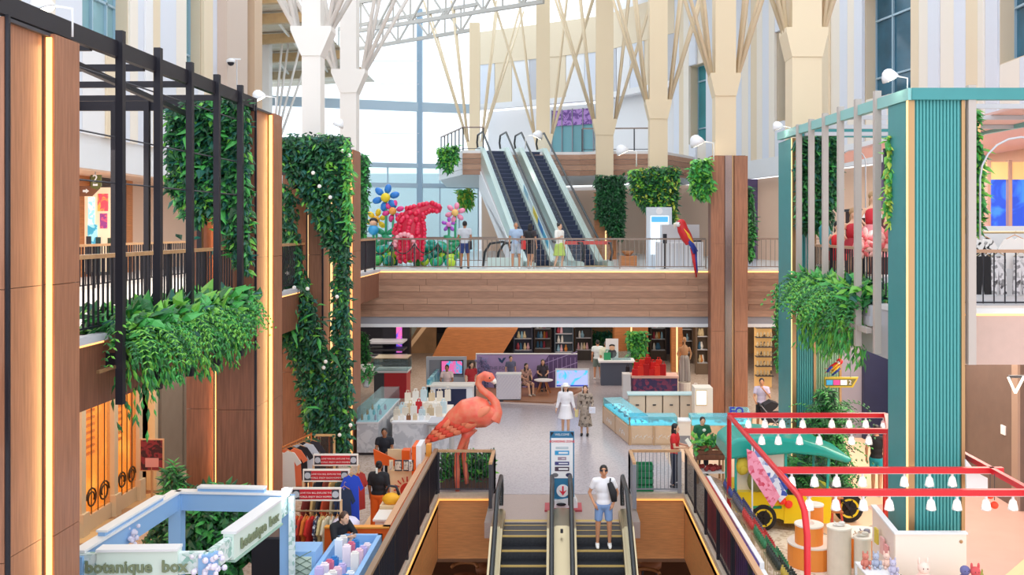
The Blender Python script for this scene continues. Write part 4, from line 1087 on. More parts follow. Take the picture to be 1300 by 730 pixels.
CH = dict(hip=(0, .05, .5), chest=(0, .06, .86), neck=(0, .04, 1.04), head=(0, 0, 1.16), shR=(.18, .05, .98), elR=(.23, -.02, .74), wrR=(.14, -.24, .7), shL=(-.18, .05, .98), elL=(-.23, -.02, .74), wrL=(-.14, -.24, .7),
          hpR=(.1, .02, .48), knR=(.12, -.4, .48), anR=(.12, -.4, .08), hpL=(-.1, .02, .48), knL=(-.1, -.4, .48), anL=(-.08, -.46, .08))
PKT = dict(elR=(.30, .06, 1.14), wrR=(.20, -.06, .93), elL=(-.30, .06, 1.14), wrL=(-.20, -.06, .93))
t = person('man in white t-shirt and denim shorts riding the escalator', (1.02, 20.3, -.19), 0, 1.74, PKT, 'mid', '#eceaf0', 'short', '#7d9ac8', 'shorts', 'short', None, '#f2f0ee')
B().box(-.085, .085, -.106, -.09, 1.645, 1.685).make('sunglasses', black, t, world=False)
b = B().tube([(.12, -.15, 1.42), (.2, -.17, 1.2), (.22, -.16, 1.02)], [.055, .085, .06], 8, el=.5); b.make('sling_bag', cloth('#262428'), t, smooth=True, world=False)
pbag(t, [(.14, -.1, 1.5), (.13, -.15, 1.42)], .016, cloth('#262428'))
WALK = dict(knR=(.09, -.1, .49), anR=(.09, -.05, .08), knL=(-.09, .03, .48), anL=(-.09, .16, .1))
g_ = G(718, 553)
t = person('woman in white dress and white cap walking on the concourse', (g_.x, g_.y, 0), 0, 1.66, dict(WALK, wrR=(.3, -.02, .9), wrL=(-.3, -.02, .9)), 'light', '#f0edf2', 'long', None, 'mini', 'long', None, '#e8d8cc', skirt='dress', hat='#f4f2ee')
plaid = M('plaid_brown', '#a8988a', .8, kind='speckle', scale=16, col2='#4c4038')
g_ = G(743, 553)
t = person('woman in brown checked dress carrying a white bag', (g_.x, g_.y, 0), -.1, 1.6, dict(knR=(.08, -.06, .48), anR=(.08, .02, .08), wrR=(.24, -.2, 1.0), elR=(.24, 0, 1.14)), 'light', plaid, 'long', None, 'mini', 'long', hairb, '#2d2a2c', skirt='long_dress')
b = B().box(.14, .34, -.3, -.2, .78, .96); b.make('handbag', cloth('#e6e6f2'), t, world=False)
b = B().box(-.32, -.22, -.16, -.06, .62, .84); b.make('paper_bag', cloth('#d8c98f'), t, world=False)
# on the bridge
def on2(x, D): return ((x - VX) * D / FPX, D, L2)
t = person('man in grey t-shirt and navy shorts facing the balloon garden', on2(590, 35.3), math.pi, 1.76, dict(wrR=(.2, -.2, 1.0), wrL=(-.2, -.2, 1.0)), 'tan', '#c3c7cf', 'short', '#2b3c74', 'shorts', 'short', None, '#3b3c44')
pbag(t, [(-.2, .06, 1.02), (-.22, .1, .72)], .07, cloth('#2b2b30'), 'shoulder_bag')
t = person('man in pale blue shirt with a red bag at his side on the bridge', on2(655, 35.2), .1, 1.72, dict(wrR=(.1, -.22, 1.1), elR=(.24, -.02, 1.12)), 'mid', '#a9bfdc', 'short', '#b9c4d2', 'shorts', 'short', hairg, '#e9e9e9')
B().box(.2, .36, -.14, .0, .72, 1.05).make('red_bag', cloth('#d33a3a'), t, world=False)
t = person('woman with black backpack beside the man in pale blue', on2(673, 35.4), math.pi - .3, 1.66, dict(WALK), 'mid', '#3b3438', 'short', '#2a2a32', 'shorts', 'long', None, '#e9e9e9')
c = B().ell((0, .17, 1.2), (.15, .1, .22), 12, 8); c.make('backpack', cloth('#1f1f24'), t, smooth=True, world=False)
t = person('woman in white blouse and lime skirt walking on the bridge', on2(710, 35.0), .9, 1.68, dict(WALK, elL=(-.26, -.05, 1.15), wrL=(-.28, -.26, 1.2)), 'light', '#eeece6', 'half', '#b9d36a', 'mini', 'bun', None, '#efefef', skirt='skirt')
# ground right
g_ = G(859, 618)
t = person('woman in red t-shirt reading a leaflet by the railing', (3.05, 24.3, 0), 1.2, 1.62, dict(elR=(.25, -.06, 1.14), wrR=(.12, -.3, 1.14), elL=(-.25, -.06, 1.14), wrL=(-.1, -.3, 1.12)), 'light', '#d3262b', 'short', '#26293d', 'long', 'long', None, '#33333a')
B().ob((0, -.36, 1.18), (.28, .02, .2), 0, -.6).make('leaflet', cloth('#e9e5dc'), t, world=False)
t = person('woman in green t-shirt tending the vegetable cart', (3.95, 25.6, 0), .1, 1.55, dict(head=(0, -.08, 1.57), elR=(.27, -.06, 1.14), wrR=(.16, -.3, 1.08), elL=(-.27, -.06, 1.14), wrL=(-.16, -.3, 1.08)), 'light', '#1f6a48', 'short', '#26293d', 'long', 'tail', None, '#33333a')
B().ell((.02, -.16, 1.22), (.05, .02, .045), 8, 6).make('shirt_print', cloth('#e9efe9'), t, world=False)
t = person('person in black shirt and teal shorts walking past the pillar', (8.0, 23.6, 0), 2.7, 1.72, dict(WALK), 'mid', '#1d1d22', 'short', '#1f9aa6', 'shorts', 'short', None, '#26262c')
t = person('man in lilac shirt pushing a pram by the shop', (P(967, 0, 31).x, 31.0, 0), -.2, 1.72, dict(elR=(.26, -.1, 1.14), wrR=(.06, -.2, 1.4), elL=(-.25, -.08, 1.12), wrL=(-.2, -.34, 1.02)), 'mid', '#cbbfd6', 'short', '#26262c', 'shorts', 'short', None, '#d9d2c8')
# ground centre back
floral = M('floral_pink', '#c9a08f', .8, kind='speckle', scale=18, col2='#4b3a3a')
person('seated woman in floral dress beside the lattice counter', (P(668, 0, 37).x, 37.2, .12), .5, 1.6, CH, 'light', floral, 'short', floral, 'shorts', 'long', None, '#c9b8a8')
person('seated woman in dark top behind the small round table', (P(689, 0, 38).x, 38.3, .12), .1, 1.6, CH, 'light', '#4a4450', 'short', '#3a3a44', 'long', 'long', None, '#33333a')
person('dark-haired person bending behind the white lattice counter', (P(648, 0, 37.4).x, 37.6, .12), .4, 1.45, None, 'light', '#6a6f8c', 'short', '#3a3a44', 'long', 'short', None, '#33333a')
person('shopper in white shirt at the food counter', (P(757, 0, 43).x, 41.6, 0), math.pi, 1.72, None, 'mid', '#dfe9ea', 'short', '#6f7f78', 'shorts', 'short', None, '#e6e6e6', fat=1.15)
person('shopper in cream shirt and navy shorts at the food counter', (P(768, 0, 42).x, 40.9, 0), math.pi + .1, 1.76, None, 'mid', '#d9dcc4', 'half', '#2c3c72', 'shorts', 'short', hairg, '#e6e6e6', fat=1.45)
person('saleswoman in pink top behind the kiosk with television', (P(563, 0, 33.8).x, 34.9, 0), -.1, 1.6, dict(elR=(.25, -.08, 1.12), wrR=(.12, -.28, 1.06), elL=(-.25, -.08, 1.12), wrL=(-.12, -.28, 1.06)), 'tan', '#e2c2bc', 'short', '#3a3a44', 'long', 'tail', None, '#33333a')
person('woman with red bag leaning at the television kiosk', (P(594, 0, 34).x, 35.3, 0), .6, 1.66, None, 'light', '#b12a30', 'short', '#3a3a44', 'long', 'long', None, '#33333a')
# left kiosks
person('shop assistant in black polo behind the orange panel', (P(488, 0, 25.6).x, 25.6, 0), .1, 1.62, CH, 'tan', '#20222c', 'short', '#26262c', 'long', 'tail', None, '#33333a', fat=1.1)
t = person('shopper in black t-shirt and orange trousers with back turned', (P(481, 0, 20.7).x, 20.7, .02), math.pi - .15, 1.52, None, 'tan', '#1c1b20', 'half', '#ef6a1e', 'long', 'bun', None, '#33333a', fat=1.2)
B().box(-.02, .02, .135, .15, 1.3, 1.42).make('back_print', cloth('#e9efe9'), t, world=False)
t = person('stall keeper in black leaning on the blue counter', (P(424, 0, 17).x, 17.3, 0), .9, 1.56, dict(chest=(0, -.06, 1.26), neck=(0, -.14, 1.42), head=(0, -.22, 1.5), shR=(.18, -.08, 1.37), shL=(-.18, -.08, 1.37), elR=(.26, -.22, 1.16), wrR=(.05, -.38, 1.14), elL=(-.26, -.22, 1.16), wrL=(-.05, -.4, 1.2)), 'light', '#17171d', 'long', '#26262c', 'long', 'tail', hairb, '#33333a')
# ================================================================ FLAMINGO, MACAW, BALLOON GARDEN
coral = M('coral_lacquer', '#f0604f', .35, var=.2, scale=5, col2='#e88a6a')
def loft(b, pts, rs, n=12, el=1): b.tube(pts, rs, n, True, el)
DF = 23.84
def F(x, y, dy=0): p = P(x, y, DF); p.y += dy; return p
t = thing('flamingo_statue', 'giant coral pink flamingo statue standing in the hedge planter', 'statue', (F(584, 600).x, DF, .3))
b = B(); loft(b, [F(553, 556), F(562, 545), F(576, 534), F(592, 525), F(606, 523), F(618, 525), F(627, 524), F(631, 518)], [.03, .14, .27, .37, .4, .35, .2, .13], 16)
remesh(b, .035, 3).make('body', coral, t, smooth=True)
b = B(); loft(b, [F(624, 531), F(630, 522), F(629, 511), F(622, 502), F(612, 495), F(607, 487), F(609, 479), F(615, 475.5), F(622, 478), F(626, 483)], [.26, .17, .115, .095, .09, .088, .09, .095, .115, .085], 12)
b.ell(F(620, 479.5), (.15, .11, .12), 12, 8)
remesh(b, .03, 2).make('neck_and_head', coral, t, smooth=True)
b = B(); loft(b, [F(624, 481), F(628, 485), F(629, 489)], [.09, .06, .03], 10); b.make('beak', M('beak_white', '#f2e6dc', .4), t, smooth=True)
b = B(); loft(b, [F(628.5, 487), F(628.5, 493)], [.045, .012], 8); b.make('beak_tip', black, t, smooth=True)
B().ell(F(622, 479, -.11), .02, 8, 6).make('eye', eyem, t)
feath = M('feather_peach', '#f08a68', .4); feath2 = M('feather_coral', '#e95544', .4)
for r in range(4):      # wing feathers, overlapping rows
    for k in range(6):
        x = 612 - k * 8 - r * 5; y = 521 + r * 6 + k * 2.2; L_ = .55 + .08 * k
        b = B(); p = F(x, y, -.34 + .03 * r + .035 * k)
        b.ell(p, (L_ / 2, .05, .11), 10, 6, Matrix.Rotation(math.radians(32), 4, 'Y').inverted()); b.make('feather', (feath, feath2)[(r + k) % 2], t, smooth=True)
for k, (tx, ty) in enumerate(((553, 556), (558, 557), (563, 556))):
    b = B(); loft(b, [F(580 + k * 4, 540 + k * 2, -.1), F(tx, ty, -.1)], [.12, .02], 8, .4); b.make('tail_feather', feath2, t, smooth=True)
b = B(); loft(b, [F(594, 545), F(590, 556), F(580, 578), F(580, 600), F(581, 626)], [.2, .09, .06, .075, .05], 10); loft(b, [F(581, 626), F(578, 629, -.25)], [.05, .02], 6); b.make('leg', coral, t, smooth=True)
b = B(); loft(b, [F(596, 545, .15), F(592, 556, .15), F(588, 580, .15), F(591, 604, .15), F(592, 616, .15)], [.2, .09, .06, .07, .05], 10); b.make('leg', coral, t, smooth=True)

def macaw(label, D, pts, sc):
    def A(x, y, dy=0): p = P(x, y, D); p.y += dy; return p
    red = M('macaw_red', '#d4262c', .5, var=.15, scale=8); yl = M('macaw_yellow', '#efb727', .5); bl = M('macaw_blue', '#2a3fa0', .5)
    t = thing('macaw_statue', label, 'statue', A(*pts['feet']))
    b = B(); loft(b, [A(*p) for p in pts['body']], [r * sc for r in pts['br']], 12); b.ell(A(*pts['body'][0]), .17 * sc, 12, 8)
    remesh(b, .025, 2).make('body', red, t, smooth=True)
    w = pts['wing']
    for k in range(3):
        b = B(); q = [(x + k * 3 * sc, y + k * 6 * sc) for x, y in w]; loft(b, [A(x, y, -.16 * sc) for x, y in q], [.03, .13 * sc, .04], 10, .35); b.make('wing_feathers', (M('macaw_green', '#7fae3c', .5), yl, bl)[k] if k else yl, t, smooth=True)
    b = B(); loft(b, [A(x, y, -.05) for x, y in pts['rump']], [.14 * sc, .13 * sc, .06 * sc], 10, .6); b.make('rump', bl, t, smooth=True)
    for k in (-1, 0, 1):
        b = B(); loft(b, [A(pts['tail'][0][0] + k * 2 * sc, pts['tail'][0][1]), A(pts['tail'][1][0] + k * 1.2 * sc, pts['tail'][1][1] - abs(k) * 6)], [.06 * sc, .025 * sc], 8, .4); b.make('tail_feather', red if k < 1 else bl, t, smooth=True)
    x, y = pts['body'][0]
    B().ell(A(x - 4 * sc, y + 1, -.1 * sc), (.08 * sc, .08 * sc, .09 * sc), 10, 6).make('face_patch', white, t, smooth=True)
    b = B(); loft(b, [A(x - 5 * sc, y), A(x - 8.5 * sc, y + 1), A(x - 9 * sc, y + 6 * sc)], [.08 * sc, .06 * sc, .012], 8); b.make('beak', M('macaw_beak', '#e9dfcf', .4), t, smooth=True)
    B().ell(A(x - 3 * sc, y - .5, -.18 * sc), .018, 6, 4).make('eye', eyem, t)
    for k in (0, 1):
        b = B(); loft(b, [A(pts['feet'][0] + k * 4, pts['feet'][1] - 6), A(pts['feet'][0] + k * 4, pts['feet'][1])], [.06 * sc, .03], 8); b.make('foot', M('macaw_foot', '#b8574f', .5), t)
macaw('large scarlet macaw figure perched on the bridge railing', 33.85, dict(feet=(866, 303), body=[(865, 284), (867, 292), (871, 300), (876, 309)], br=[.17, .2, .21, .16], wing=[(867, 290), (873, 298), (879, 307)], rump=[(874, 306), (879, 313), (881, 322)], tail=[(880, 314), (884, 352)]), 1.0)
macaw('small red and black bird figure above the yellow sign', 24.0, dict(feet=(1056, 470), body=[(1066, 459), (1061, 463), (1056, 466), (1052, 469)], br=[.1, .12, .12, .06], wing=[(1063, 461), (1058, 465), (1052, 470)], rump=[(1056, 466), (1052, 469), (1049, 472)], tail=[(1053, 468), (1047, 474)]), .5)
q = P(1060, 463, 24.0); B().cyl(q, (q.x, q.y, 4.16), .008, n=4).make('hanging_wire', grey, [o for o in C.objects if o.name.startswith('macaw_statue')][-1])

# balloon garden --------------------------------------------------
DB = 38.6
def Q(x, y, dy=0): p = P(x, y, DB); p.y += dy; return p
balls = {}
def balloon(parent, p, r, col, root, nm='balloon'):
    key = col
    if key not in balls:
        o = B().lathe([(.08, -1.2), (.05, -1.12), (.3, -1.0), (.75, -.62), (.98, -.1), (1, .2), (.85, .6), (.5, .88), (.02, 1)], n=10).make(nm, M('balloon_' + col.strip('#'), col, .2), parent, smooth=True, world=False)
        balls[key] = o
    else:
        o = balls[key].copy(); C.objects.link(o); o.parent = parent
    o.location = Vector(p) - root; o.scale = (r, r, r); o.rotation_euler = (random.uniform(-.8, .8), random.uniform(-.8, .8), random.random() * 6)
def broot(name, label, cat, x, y, D=DB):
    p = P(x, y, D); p.z = L2; return thing(name, label, cat, p), p
t, r0 = broot('balloon_bed', 'bed of teal, green and lime balloons round the red balloon figure', 'balloons', 527, 335)
for k in range(130):
    x = random.uniform(473, 581); top = 303 + 14 * abs((x - 527) / 55) ** 2; y = random.uniform(top + 4, 333)
    c = '#1fa38f' if y < 318 else random.choice(('#1f8f5a', '#1fa38f', '#3fae4f', '#127a6a'))
    if y > 320 and random.random() < .2: c = '#b7d63a'
    balloon(t, Q(x, y, random.uniform(-.2, .9) - (.9 if y > 326 else 0)), random.uniform(.13, .19), c, r0)
t, r0 = broot('balloon_gnome', 'tall crimson balloon figure with a bent pointed hat', 'balloons', 525, 325)
core = M('balloon_core_red', '#c4183a', .4); 
b = B(); pts = [(527, 329), (525, 313), (525, 298), (527, 285), (531, 275), (540, 267), (552, 263), (564, 267)]; rs = [.45, .58, .62, .58, .45, .27, .2, .13]
loft(b, [Q(p[0], p[1], -1.0) for p in pts], rs, 14); b.make('core', core, t, smooth=True)
for i in range(len(pts) - 1):
    for s_ in range(3):
        u = s_ / 3; px = pts[i][0] + (pts[i + 1][0] - pts[i][0]) * u; py = pts[i][1] + (pts[i + 1][1] - pts[i][1]) * u; R = (rs[i] + (rs[i + 1] - rs[i]) * u) * 31
        dx, dy = pts[i + 1][0] - pts[i][0], pts[i + 1][1] - pts[i][1]; l = math.hypot(dx, dy); nx, ny = -dy / l, dx / l
        m = max(2, int(R / 3.2))
        for k in range(m):
            a = (k + .5) / m * math.pi; e = math.cos(a)
            balloon(t, Q(px + nx * e * R, py + ny * e * R, -1.0 - math.sin(a) * R / 31), .105, random.choice(('#e01f4a', '#d8143c', '#e8345a')), r0)
for k in range(9):
    a = math.pi * (k / 8); balloon(t, Q(522 + 12 * math.cos(a), 308 - 13 * math.sin(a) + 2, -1.68), .1, '#f4a6b0', r0)
def flower(label, cx, cy, R, col, ccol, stemtop, n=6, D=DB):
    t, r0 = broot('balloon_flower', label, 'balloons', cx, 330, D + .4)
    c = P(cx, cy, D + .4); s = R * (D + .4) / FPX
    B().ell(c + Vector((0, -.12, 0)), (s * .38, s * .25, s * .38), 12, 8).make('flower_centre', M('balloon_' + ccol.strip('#'), ccol, .25), t, smooth=True)
    for k in range(n):
        a = 2 * math.pi * k / n + .3; q = c + Vector((math.cos(a) * s * .72, 0, math.sin(a) * s * .72))
        B().ell(q, (s * .4, s * .22, s * .27), 10, 7, Matrix.Rotation(-a, 4, 'Y')).make('petal', M('balloon_' + col.strip('#'), col, .25), t, smooth=True)
    B().cyl(c, (c.x, c.y, L2), .05, n=8).make('stem', M('balloon_stem', '#2a9a6a', .3), t, smooth=True)
    for sg in (-1, 1):
        B().ell((c.x + sg * .25, c.y, L2 + (c.z - L2) * .5), (.26, .08, .12), 10, 6, Matrix.Rotation(sg * -.5, 4, 'Y')).make('leaf', M('balloon_stem'), t, smooth=True)
flower('tall blue balloon flower with a yellow centre', 490, 251, 16, '#2b7fd6', '#e9d32f', 0)
flower('magenta balloon flower with an orange centre', 499, 268, 13, '#e8408f', '#f0a24a', 0)
flower('yellow balloon flower behind the little doll', 478, 279, 13, '#f2cf2d', '#f0b030', 0, D=39.4)
flower('pale pink balloon flower by the man in grey', 578, 270, 12, '#f090b0', '#f0c070', 0)
flower('violet balloon flower low beside the pale pink one', 570, 285, 9, '#b45ad0', '#e88ad0', 0, 5)
t, r0 = broot('balloon_doll', 'small blue balloon doll with dark hair under the yellow flower', 'balloons', 474, 300)
B().ell(Q(474, 292), (.22, .2, .22), 12, 8).make('body', M('doll_blue', '#3aa0d8', .3), t, smooth=True)
B().ell(Q(474, 283), (.16, .15, .15), 12, 8).make('head', SK['light'], t, smooth=True)
B().ell(Q(474, 281, .04), (.18, .16, .16), 12, 8).make('hair', hairk, t, smooth=True)
B().cyl(Q(474, 297), (Q(474, 297).x, DB, L2), .05).make('stand', M('balloon_stem'), t)
# looped rope barrier in front
t = thing('rope_barrier', 'dark rope barrier looping in front of the balloon bed', 'barrier', (P(525, 0, 36.6).x, 36.6, L2))
xs = [466, 497, 526, 556, 584]
for x in xs:
    p = P(x, 0, 36.6); B().cyl((p.x, 36.6, L2), (p.x, 36.6, L2 + .95), .025).lathe([(.14, 0), (.14, .03), (.03, .04)], (p.x, 36.6, L2), 12).make('stanchion', dgrey, t, kind='stuff')
for a, c in zip(xs, xs[1:]):
    pa, pc = P(a, 0, 36.6), P(c, 0, 36.6)
    B().tube([(pa.x + (pc.x - pa.x) * u, 36.6, L2 + .9 - .38 * (1 - (2 * u - 1) ** 2)) for u in [i / 8 for i in range(9)]], .025, 6).make('rope', M('rope_dark', '#3a2a2c', .8), t, smooth=True)
# ================================================================ LEFT KIOSKS
lb = M('pale_blue_lacquer', '#8fb9e6', .45); lbd = M('blue_lacquer_counter', '#6ea9dc', .4)
mint = M('mint_white', '#d9e8df', .5); flor = M('floral_trim', '#dfe9e8', .6, kind='speckle', scale=16, col2='#7fb3a6'); olive = M('olive_letters', '#7f8a6c', .6)
KH = 2.3
BL, BR, FR, FL = Vector((-6.25, 15.58, 0)), Vector((-4.39, 15.45, 0)), Vector((-4.68, 12.72, 0)), Vector((-6.4, 12.66, 0))
t = thing('botanique_kiosk', 'pale blue open frame stall with green lettered sign boards', 'kiosk', (-5.4, 14, 0))
up = Vector((0, 0, KH))
for p in (BL, BR, FR, FL): B().bar(p, p + up - Vector((0, 0, .02)), .2, .2).make('post', lb, t)
for a, c in ((BL, BR), (BL, FL)):
    z = Vector((0, 0, KH - .14)); B().bar(a + z, c + z, .12, .28).make('top_beam', lb, t)
    B().bar(a + z + Vector((0, 0, .16)), c + z + Vector((0, 0, .16)), .18, .035).make('white_capping', white, t)
    m0, m1 = a.lerp(c, .2), a.lerp(c, .8); B().bar(m0 + z + Vector((0, 0, .2)), m1 + z + Vector((0, 0, .2)), .1, .06).make('raised_board', lb, t)
    B().bar(m0 + z + Vector((0, 0, .245)), m1 + z + Vector((0, 0, .245)), .16, .03).make('white_capping', white, t)
for a, c, n in ((FR, FL, 1), (FR, BR, -1)):
    z = Vector((0, 0, KH - .14)); B().bar(a + z, c + z, .1, .28).make('floral_beam', flor, t)
    m0, m1 = a.lerp(c, .22), a.lerp(c, .84)
    sb = B().bar(m0 + z, m1 + z, .16, .36).make('sign_board', mint, t)
    B().bar(m0 + z + Vector((0, 0, .2)), m1 + z + Vector((0, 0, .2)), .22, .035).make('white_capping', white, t)
    B().bar(m0 + z - Vector((0, 0, .2)), m1 + z - Vector((0, 0, .2)), .2, .03).make('green_moulding', M('sage_mould', '#9fc0b0', .5), t)
    if n == 1: ux = (m0 - m1).normalized(); og = m0.lerp(m1, .5) + z + Vector((0, -.1, -.09))
    else: ux = (m1 - m0).normalized(); og = m0.lerp(m1, .5) + z + Vector((.1, 0, -.09))
    b = B(); text(b, 'botanique  box', og, .22, ux, (0, 0, 1), .02, bold=.006); b.make('lettering', olive, sb)
B().bar(BR + Vector((.1, -.1, 0)), BR + Vector((.1, -.1, KH)), .08, .1).make('floral_trim', flor, t)
# flowers on corner, spot lamp
for k, (p, s) in enumerate(((FR, .05), (BL.lerp(FL, .55), .04))):
    b = B()
    for i in range(26): b.ell(p + Vector((random.uniform(-.2, .2), random.uniform(-.2, .1), KH - .1 + random.uniform(-.15, .1))), s * random.uniform(.5, 1), 7, 5)
    b.make('blossom_cluster', M('blossom_lilac', '#e6dff0', .6), t, kind='stuff')
t = thing('spot_lamp', 'bright spot lamp at the corner of the pale blue stall', 'lamp', BR + Vector((.05, -.2, KH + .05)))
p = BR + Vector((.05, -.2, KH + .1)); B().cyl(p - Vector((0, 0, .06)), p, .02).make('stem', white, t); B().lathe([(.03, -.06), (.09, .02), (.09, .05)], p, 12).make('shade', white, t); B().ell(p + Vector((0, -.08, .02)), .07, 10, 8).make('bulb', M('bulb_bright', '#eaf4ff', .4, emit=40), t, smooth=True)
# product rack inside the stall
t = thing('product_shelf', 'mint edged shelf of pink and teal boxes in the pale blue stall', 'shelf', (-4.75, 13.7, 0))
B().box(-5.2, -4.5, 13.3, 14.3, 0, 1.0).make('body', lb, t); B().box(-5.22, -4.48, 13.28, 14.32, 1.0, 1.05).make('top', mint, t)
for i in range(5):
    for j in range(4):
        c = ('#e86f9a', '#6fb7c8', '#f0b4c8', '#9fd0d0', '#d84a7a')[i]
        o = B().box(0, .09, 0, .07, 0, .12 + .05 * j).make('boxed_soap', M('box_' + c.strip('#'), c, .5)); o.location = (-5.12 + i * .13, 13.4 + j * .2, 1.05)
        tag(o, ('short ', 'low ', 'medium ', 'tall ')[j] + {'#e86f9a': 'pink', '#6fb7c8': 'teal', '#f0b4c8': 'pale pink', '#9fd0d0': 'pale teal', '#d84a7a': 'magenta'}[c] + ' product box on the mint edged shelf', 'box', 'boxes on the mint shelf')
t = thing('diffuser_vase', 'vase of orange reed sticks in the pale blue stall', 'vase', (-5.05, 12.9, 1.05)); t.location.z = .95
B().lathe([(.06, 0), (.09, .08), (.05, .2), (.06, .24)], (-5.05, 12.9, .95), 12).make('vase', white, t, smooth=True)
for k in range(7): B().cyl((-5.05, 12.9, 1.1), (-5.05 + .12 * math.cos(k), 12.9 + .1 * math.sin(k), 1.6), .012, n=5).make('reed_stick', M('reed_orange', '#e08a30', .6), t)
t = thing('stall_counter', 'pale blue counter along the front of the lettered stall', 'counter', (-5.4, 13.1, 0))
B().box(-6.1, -4.9, 12.9, 13.25, 0, .9).make('body', lb, t); B().box(-6.12, -4.88, 12.88, 13.27, .9, .95).make('top', white, t)
# ---- blue counter with products beside the rail
t = thing('product_counter', 'sky blue counter with raised rim beside the well railing', 'counter', (-3.5, 15.9, 0))
B().box(-3.95, -3.2, 14.3, 17.2, 0, .93).make('body', lbd, t)
for a in ((-3.98, -3.9, 14.3, 17.25), (-3.25, -3.17, 14.3, 17.25), (-3.98, -3.17, 17.17, 17.25)): B().box(*a, .93, 1.08).make('rim', lb, t)
for i in range(7):
    for j in range(3):
        c = ('#f0c8d4', '#eef0f4', '#d8708a', '#c9b8e0', '#e9e2dc', '#3f86c8', '#f4e4ea')[(i * 3 + j) % 7]; h = .14 + .2 * ((i * 7 + j * 3) % 4) / 3
        o = B().box(0, .13, 0, .09, 0, h).box(.02, .11, .02, .07, h, h + .03).make('cosmetic_box', M('box_' + c.strip('#'), c, .5)); o.location = (-3.82 + j * .21, 14.6 + i * .34, .93)
        tag(o, ('short ', 'low ', 'medium ', 'tall ')[(i * 7 + j * 3) % 4] + {'#f0c8d4': 'blush', '#eef0f4': 'white', '#d8708a': 'rose', '#c9b8e0': 'lilac', '#e9e2dc': 'ivory', '#3f86c8': 'blue', '#f4e4ea': 'pale pink'}[c] + ' cosmetic carton standing on the sky blue counter', 'carton', 'cartons on the blue counter')
t = thing('lattice_cabinet', 'blue cabinet with a diamond lattice panel in front of the stall keeper', 'cabinet', (-4.15, 15.8, 0))
B().box(-4.5, -4.0, 15.7, 16.2, 0, 1.28).make('frame', lb, t); B().box(-4.44, -4.06, 15.68, 15.7, .5, 1.2).make('panel', M('lattice_cream', '#d9e4d0', .6), t)
for k in range(6):
    for sg in (-1, 1): B().bar((-4.25 + sg * .19, 15.67, .5 + k * .12), (-4.25 - sg * .19, 15.67, .5 + k * .12 + .2), .012).make('lattice_slat', M('lattice_olive', '#7f927c', .6), t)
t = thing('black_box', 'tall black display plinth beside the clothes racks', 'plinth', (-5.0, 16.9, 0)); B().box(-5.35, -4.75, 16.6, 17.2, .06, 1.2).make('body', black, t); B().box(-5.38, -4.72, 16.57, 17.23, 1.2, 1.24).make('top', dgrey, t); B().box(-5.3, -4.8, 16.65, 17.15, 0, .06).make('base', dgrey, t)
# ---- clothes racks with red signs
redb = M('sign_red', '#cc1f2c', .5); card = M('sign_white', '#f6efe4', .5)
def garment(p, rz, col, w=.42, h=.75, label='', group=None, hanger=True, sleeve=True):
    t = thing('garment', label, 'garment', p, rz, group)
    m = M('g_' + col.strip('#'), col, .85) if isinstance(col, str) else col
    o = [(-w * .12, 0), (-w * .38, -.05), (-w * .62 if sleeve else -w * .4, -.28), (-w * .46 if sleeve else -w * .42, -.34), (-w * .36, -.22), (-w * .42, -h), (w * .42, -h), (w * .36, -.22), (w * .46 if sleeve else w * .42, -.34), (w * .62 if sleeve else w * .4, -.28), (w * .38, -.05), (w * .12, 0), (0, -.05)]
    B().prism([(a, c) for a, c in o], -.022, .022, 'y').make('cloth', m, t, world=False)
    if hanger:
        B().tube([(-w * .3, 0, -.03), (0, 0, .05), (w * .3, 0, -.03)], .008, 5).make('hanger', M('hanger_wood', '#c98a4a', .5), t, world=False)
        B().tube([(0, 0, .04), (0, 0, .1), (.02, 0, .13), (.04, 0, .11)], .005, 5).make('hook', steel, t, world=False)
    return t
def rack(D, x0, x1, z, label, cols, gl, sgn=True):
    xa, xb = (x0 - VX) * D / FPX, (x1 - VX) * D / FPX
    t = thing('clothes_rack', label, 'rack', ((xa + xb) / 2, D, 0)); tan = M('rack_wood', '#e0b98c', .5)
    for x in (xa, xb): B().bar((x, D, 0), (x, D, z), .04).make('upright', tan, t); B().bar((x, D - .25, .03), (x, D + .25, .03), .05).make('foot', tan, t)
    B().cyl((xa, D, z - .22), (xb, D, z - .22), .018).make('rail', steel, t)
    if sgn:
        s = B().box(xa, xb, D - .03, D + .01, z - .02, z + .24).make('sign_board', card, t)
        B().box(xa + .03, xb - .03, D - .036, D - .03, z + .015, z + .205).make('red_field', redb, s); 
        for x in (xa + .1, xb - .1):
            B().box(x - .07, x + .07, D - .04, D - .036, z + .015, z + .205).make('dark_square', dgrey, s); B().lathe([(0, 0), (.065, 0), (.065, .004), (0, .004)], n=14).xf(Matrix.Translation((x, D - .041, z + .11)) @ Matrix.Rotation(math.pi / 2, 4, 'X')).make('face_badge', lgrey, s)
        b = B(); text(b, 'LOVE YOU BIG, EXPLORE THE', ((xa + xb) / 2, D - .04, z + .125), .046, depth=.004); text(b, 'WORLD, ENJOY EACH MOMENT', ((xa + xb) / 2, D - .04, z + .05), .046, depth=.004); b.make('lettering', card, s)
    n = len(cols)
    for i, c in enumerate(cols):
        x = xa + (xb - xa) * (i + .7) / (n + .4)
        garment((x, D, z - .33), math.radians(70 + (i * 17) % 24), c[0], .4, .72, c[1] + ' ' + gl, label.split(' with ')[0])
rack(20.6, 398, 455, 1.5, 'rear clothes rack with a red lettered sign board', [('#2c2a30', 'black top'), ('#8a3a2a', 'rust top'), ('#c9a060', 'tan top'), ('#3a4a3a', 'dark green top'), ('#d9d2c4', 'cream top'), ('#2f3c66', 'navy top')], 'hanging on the rear clothes rack')
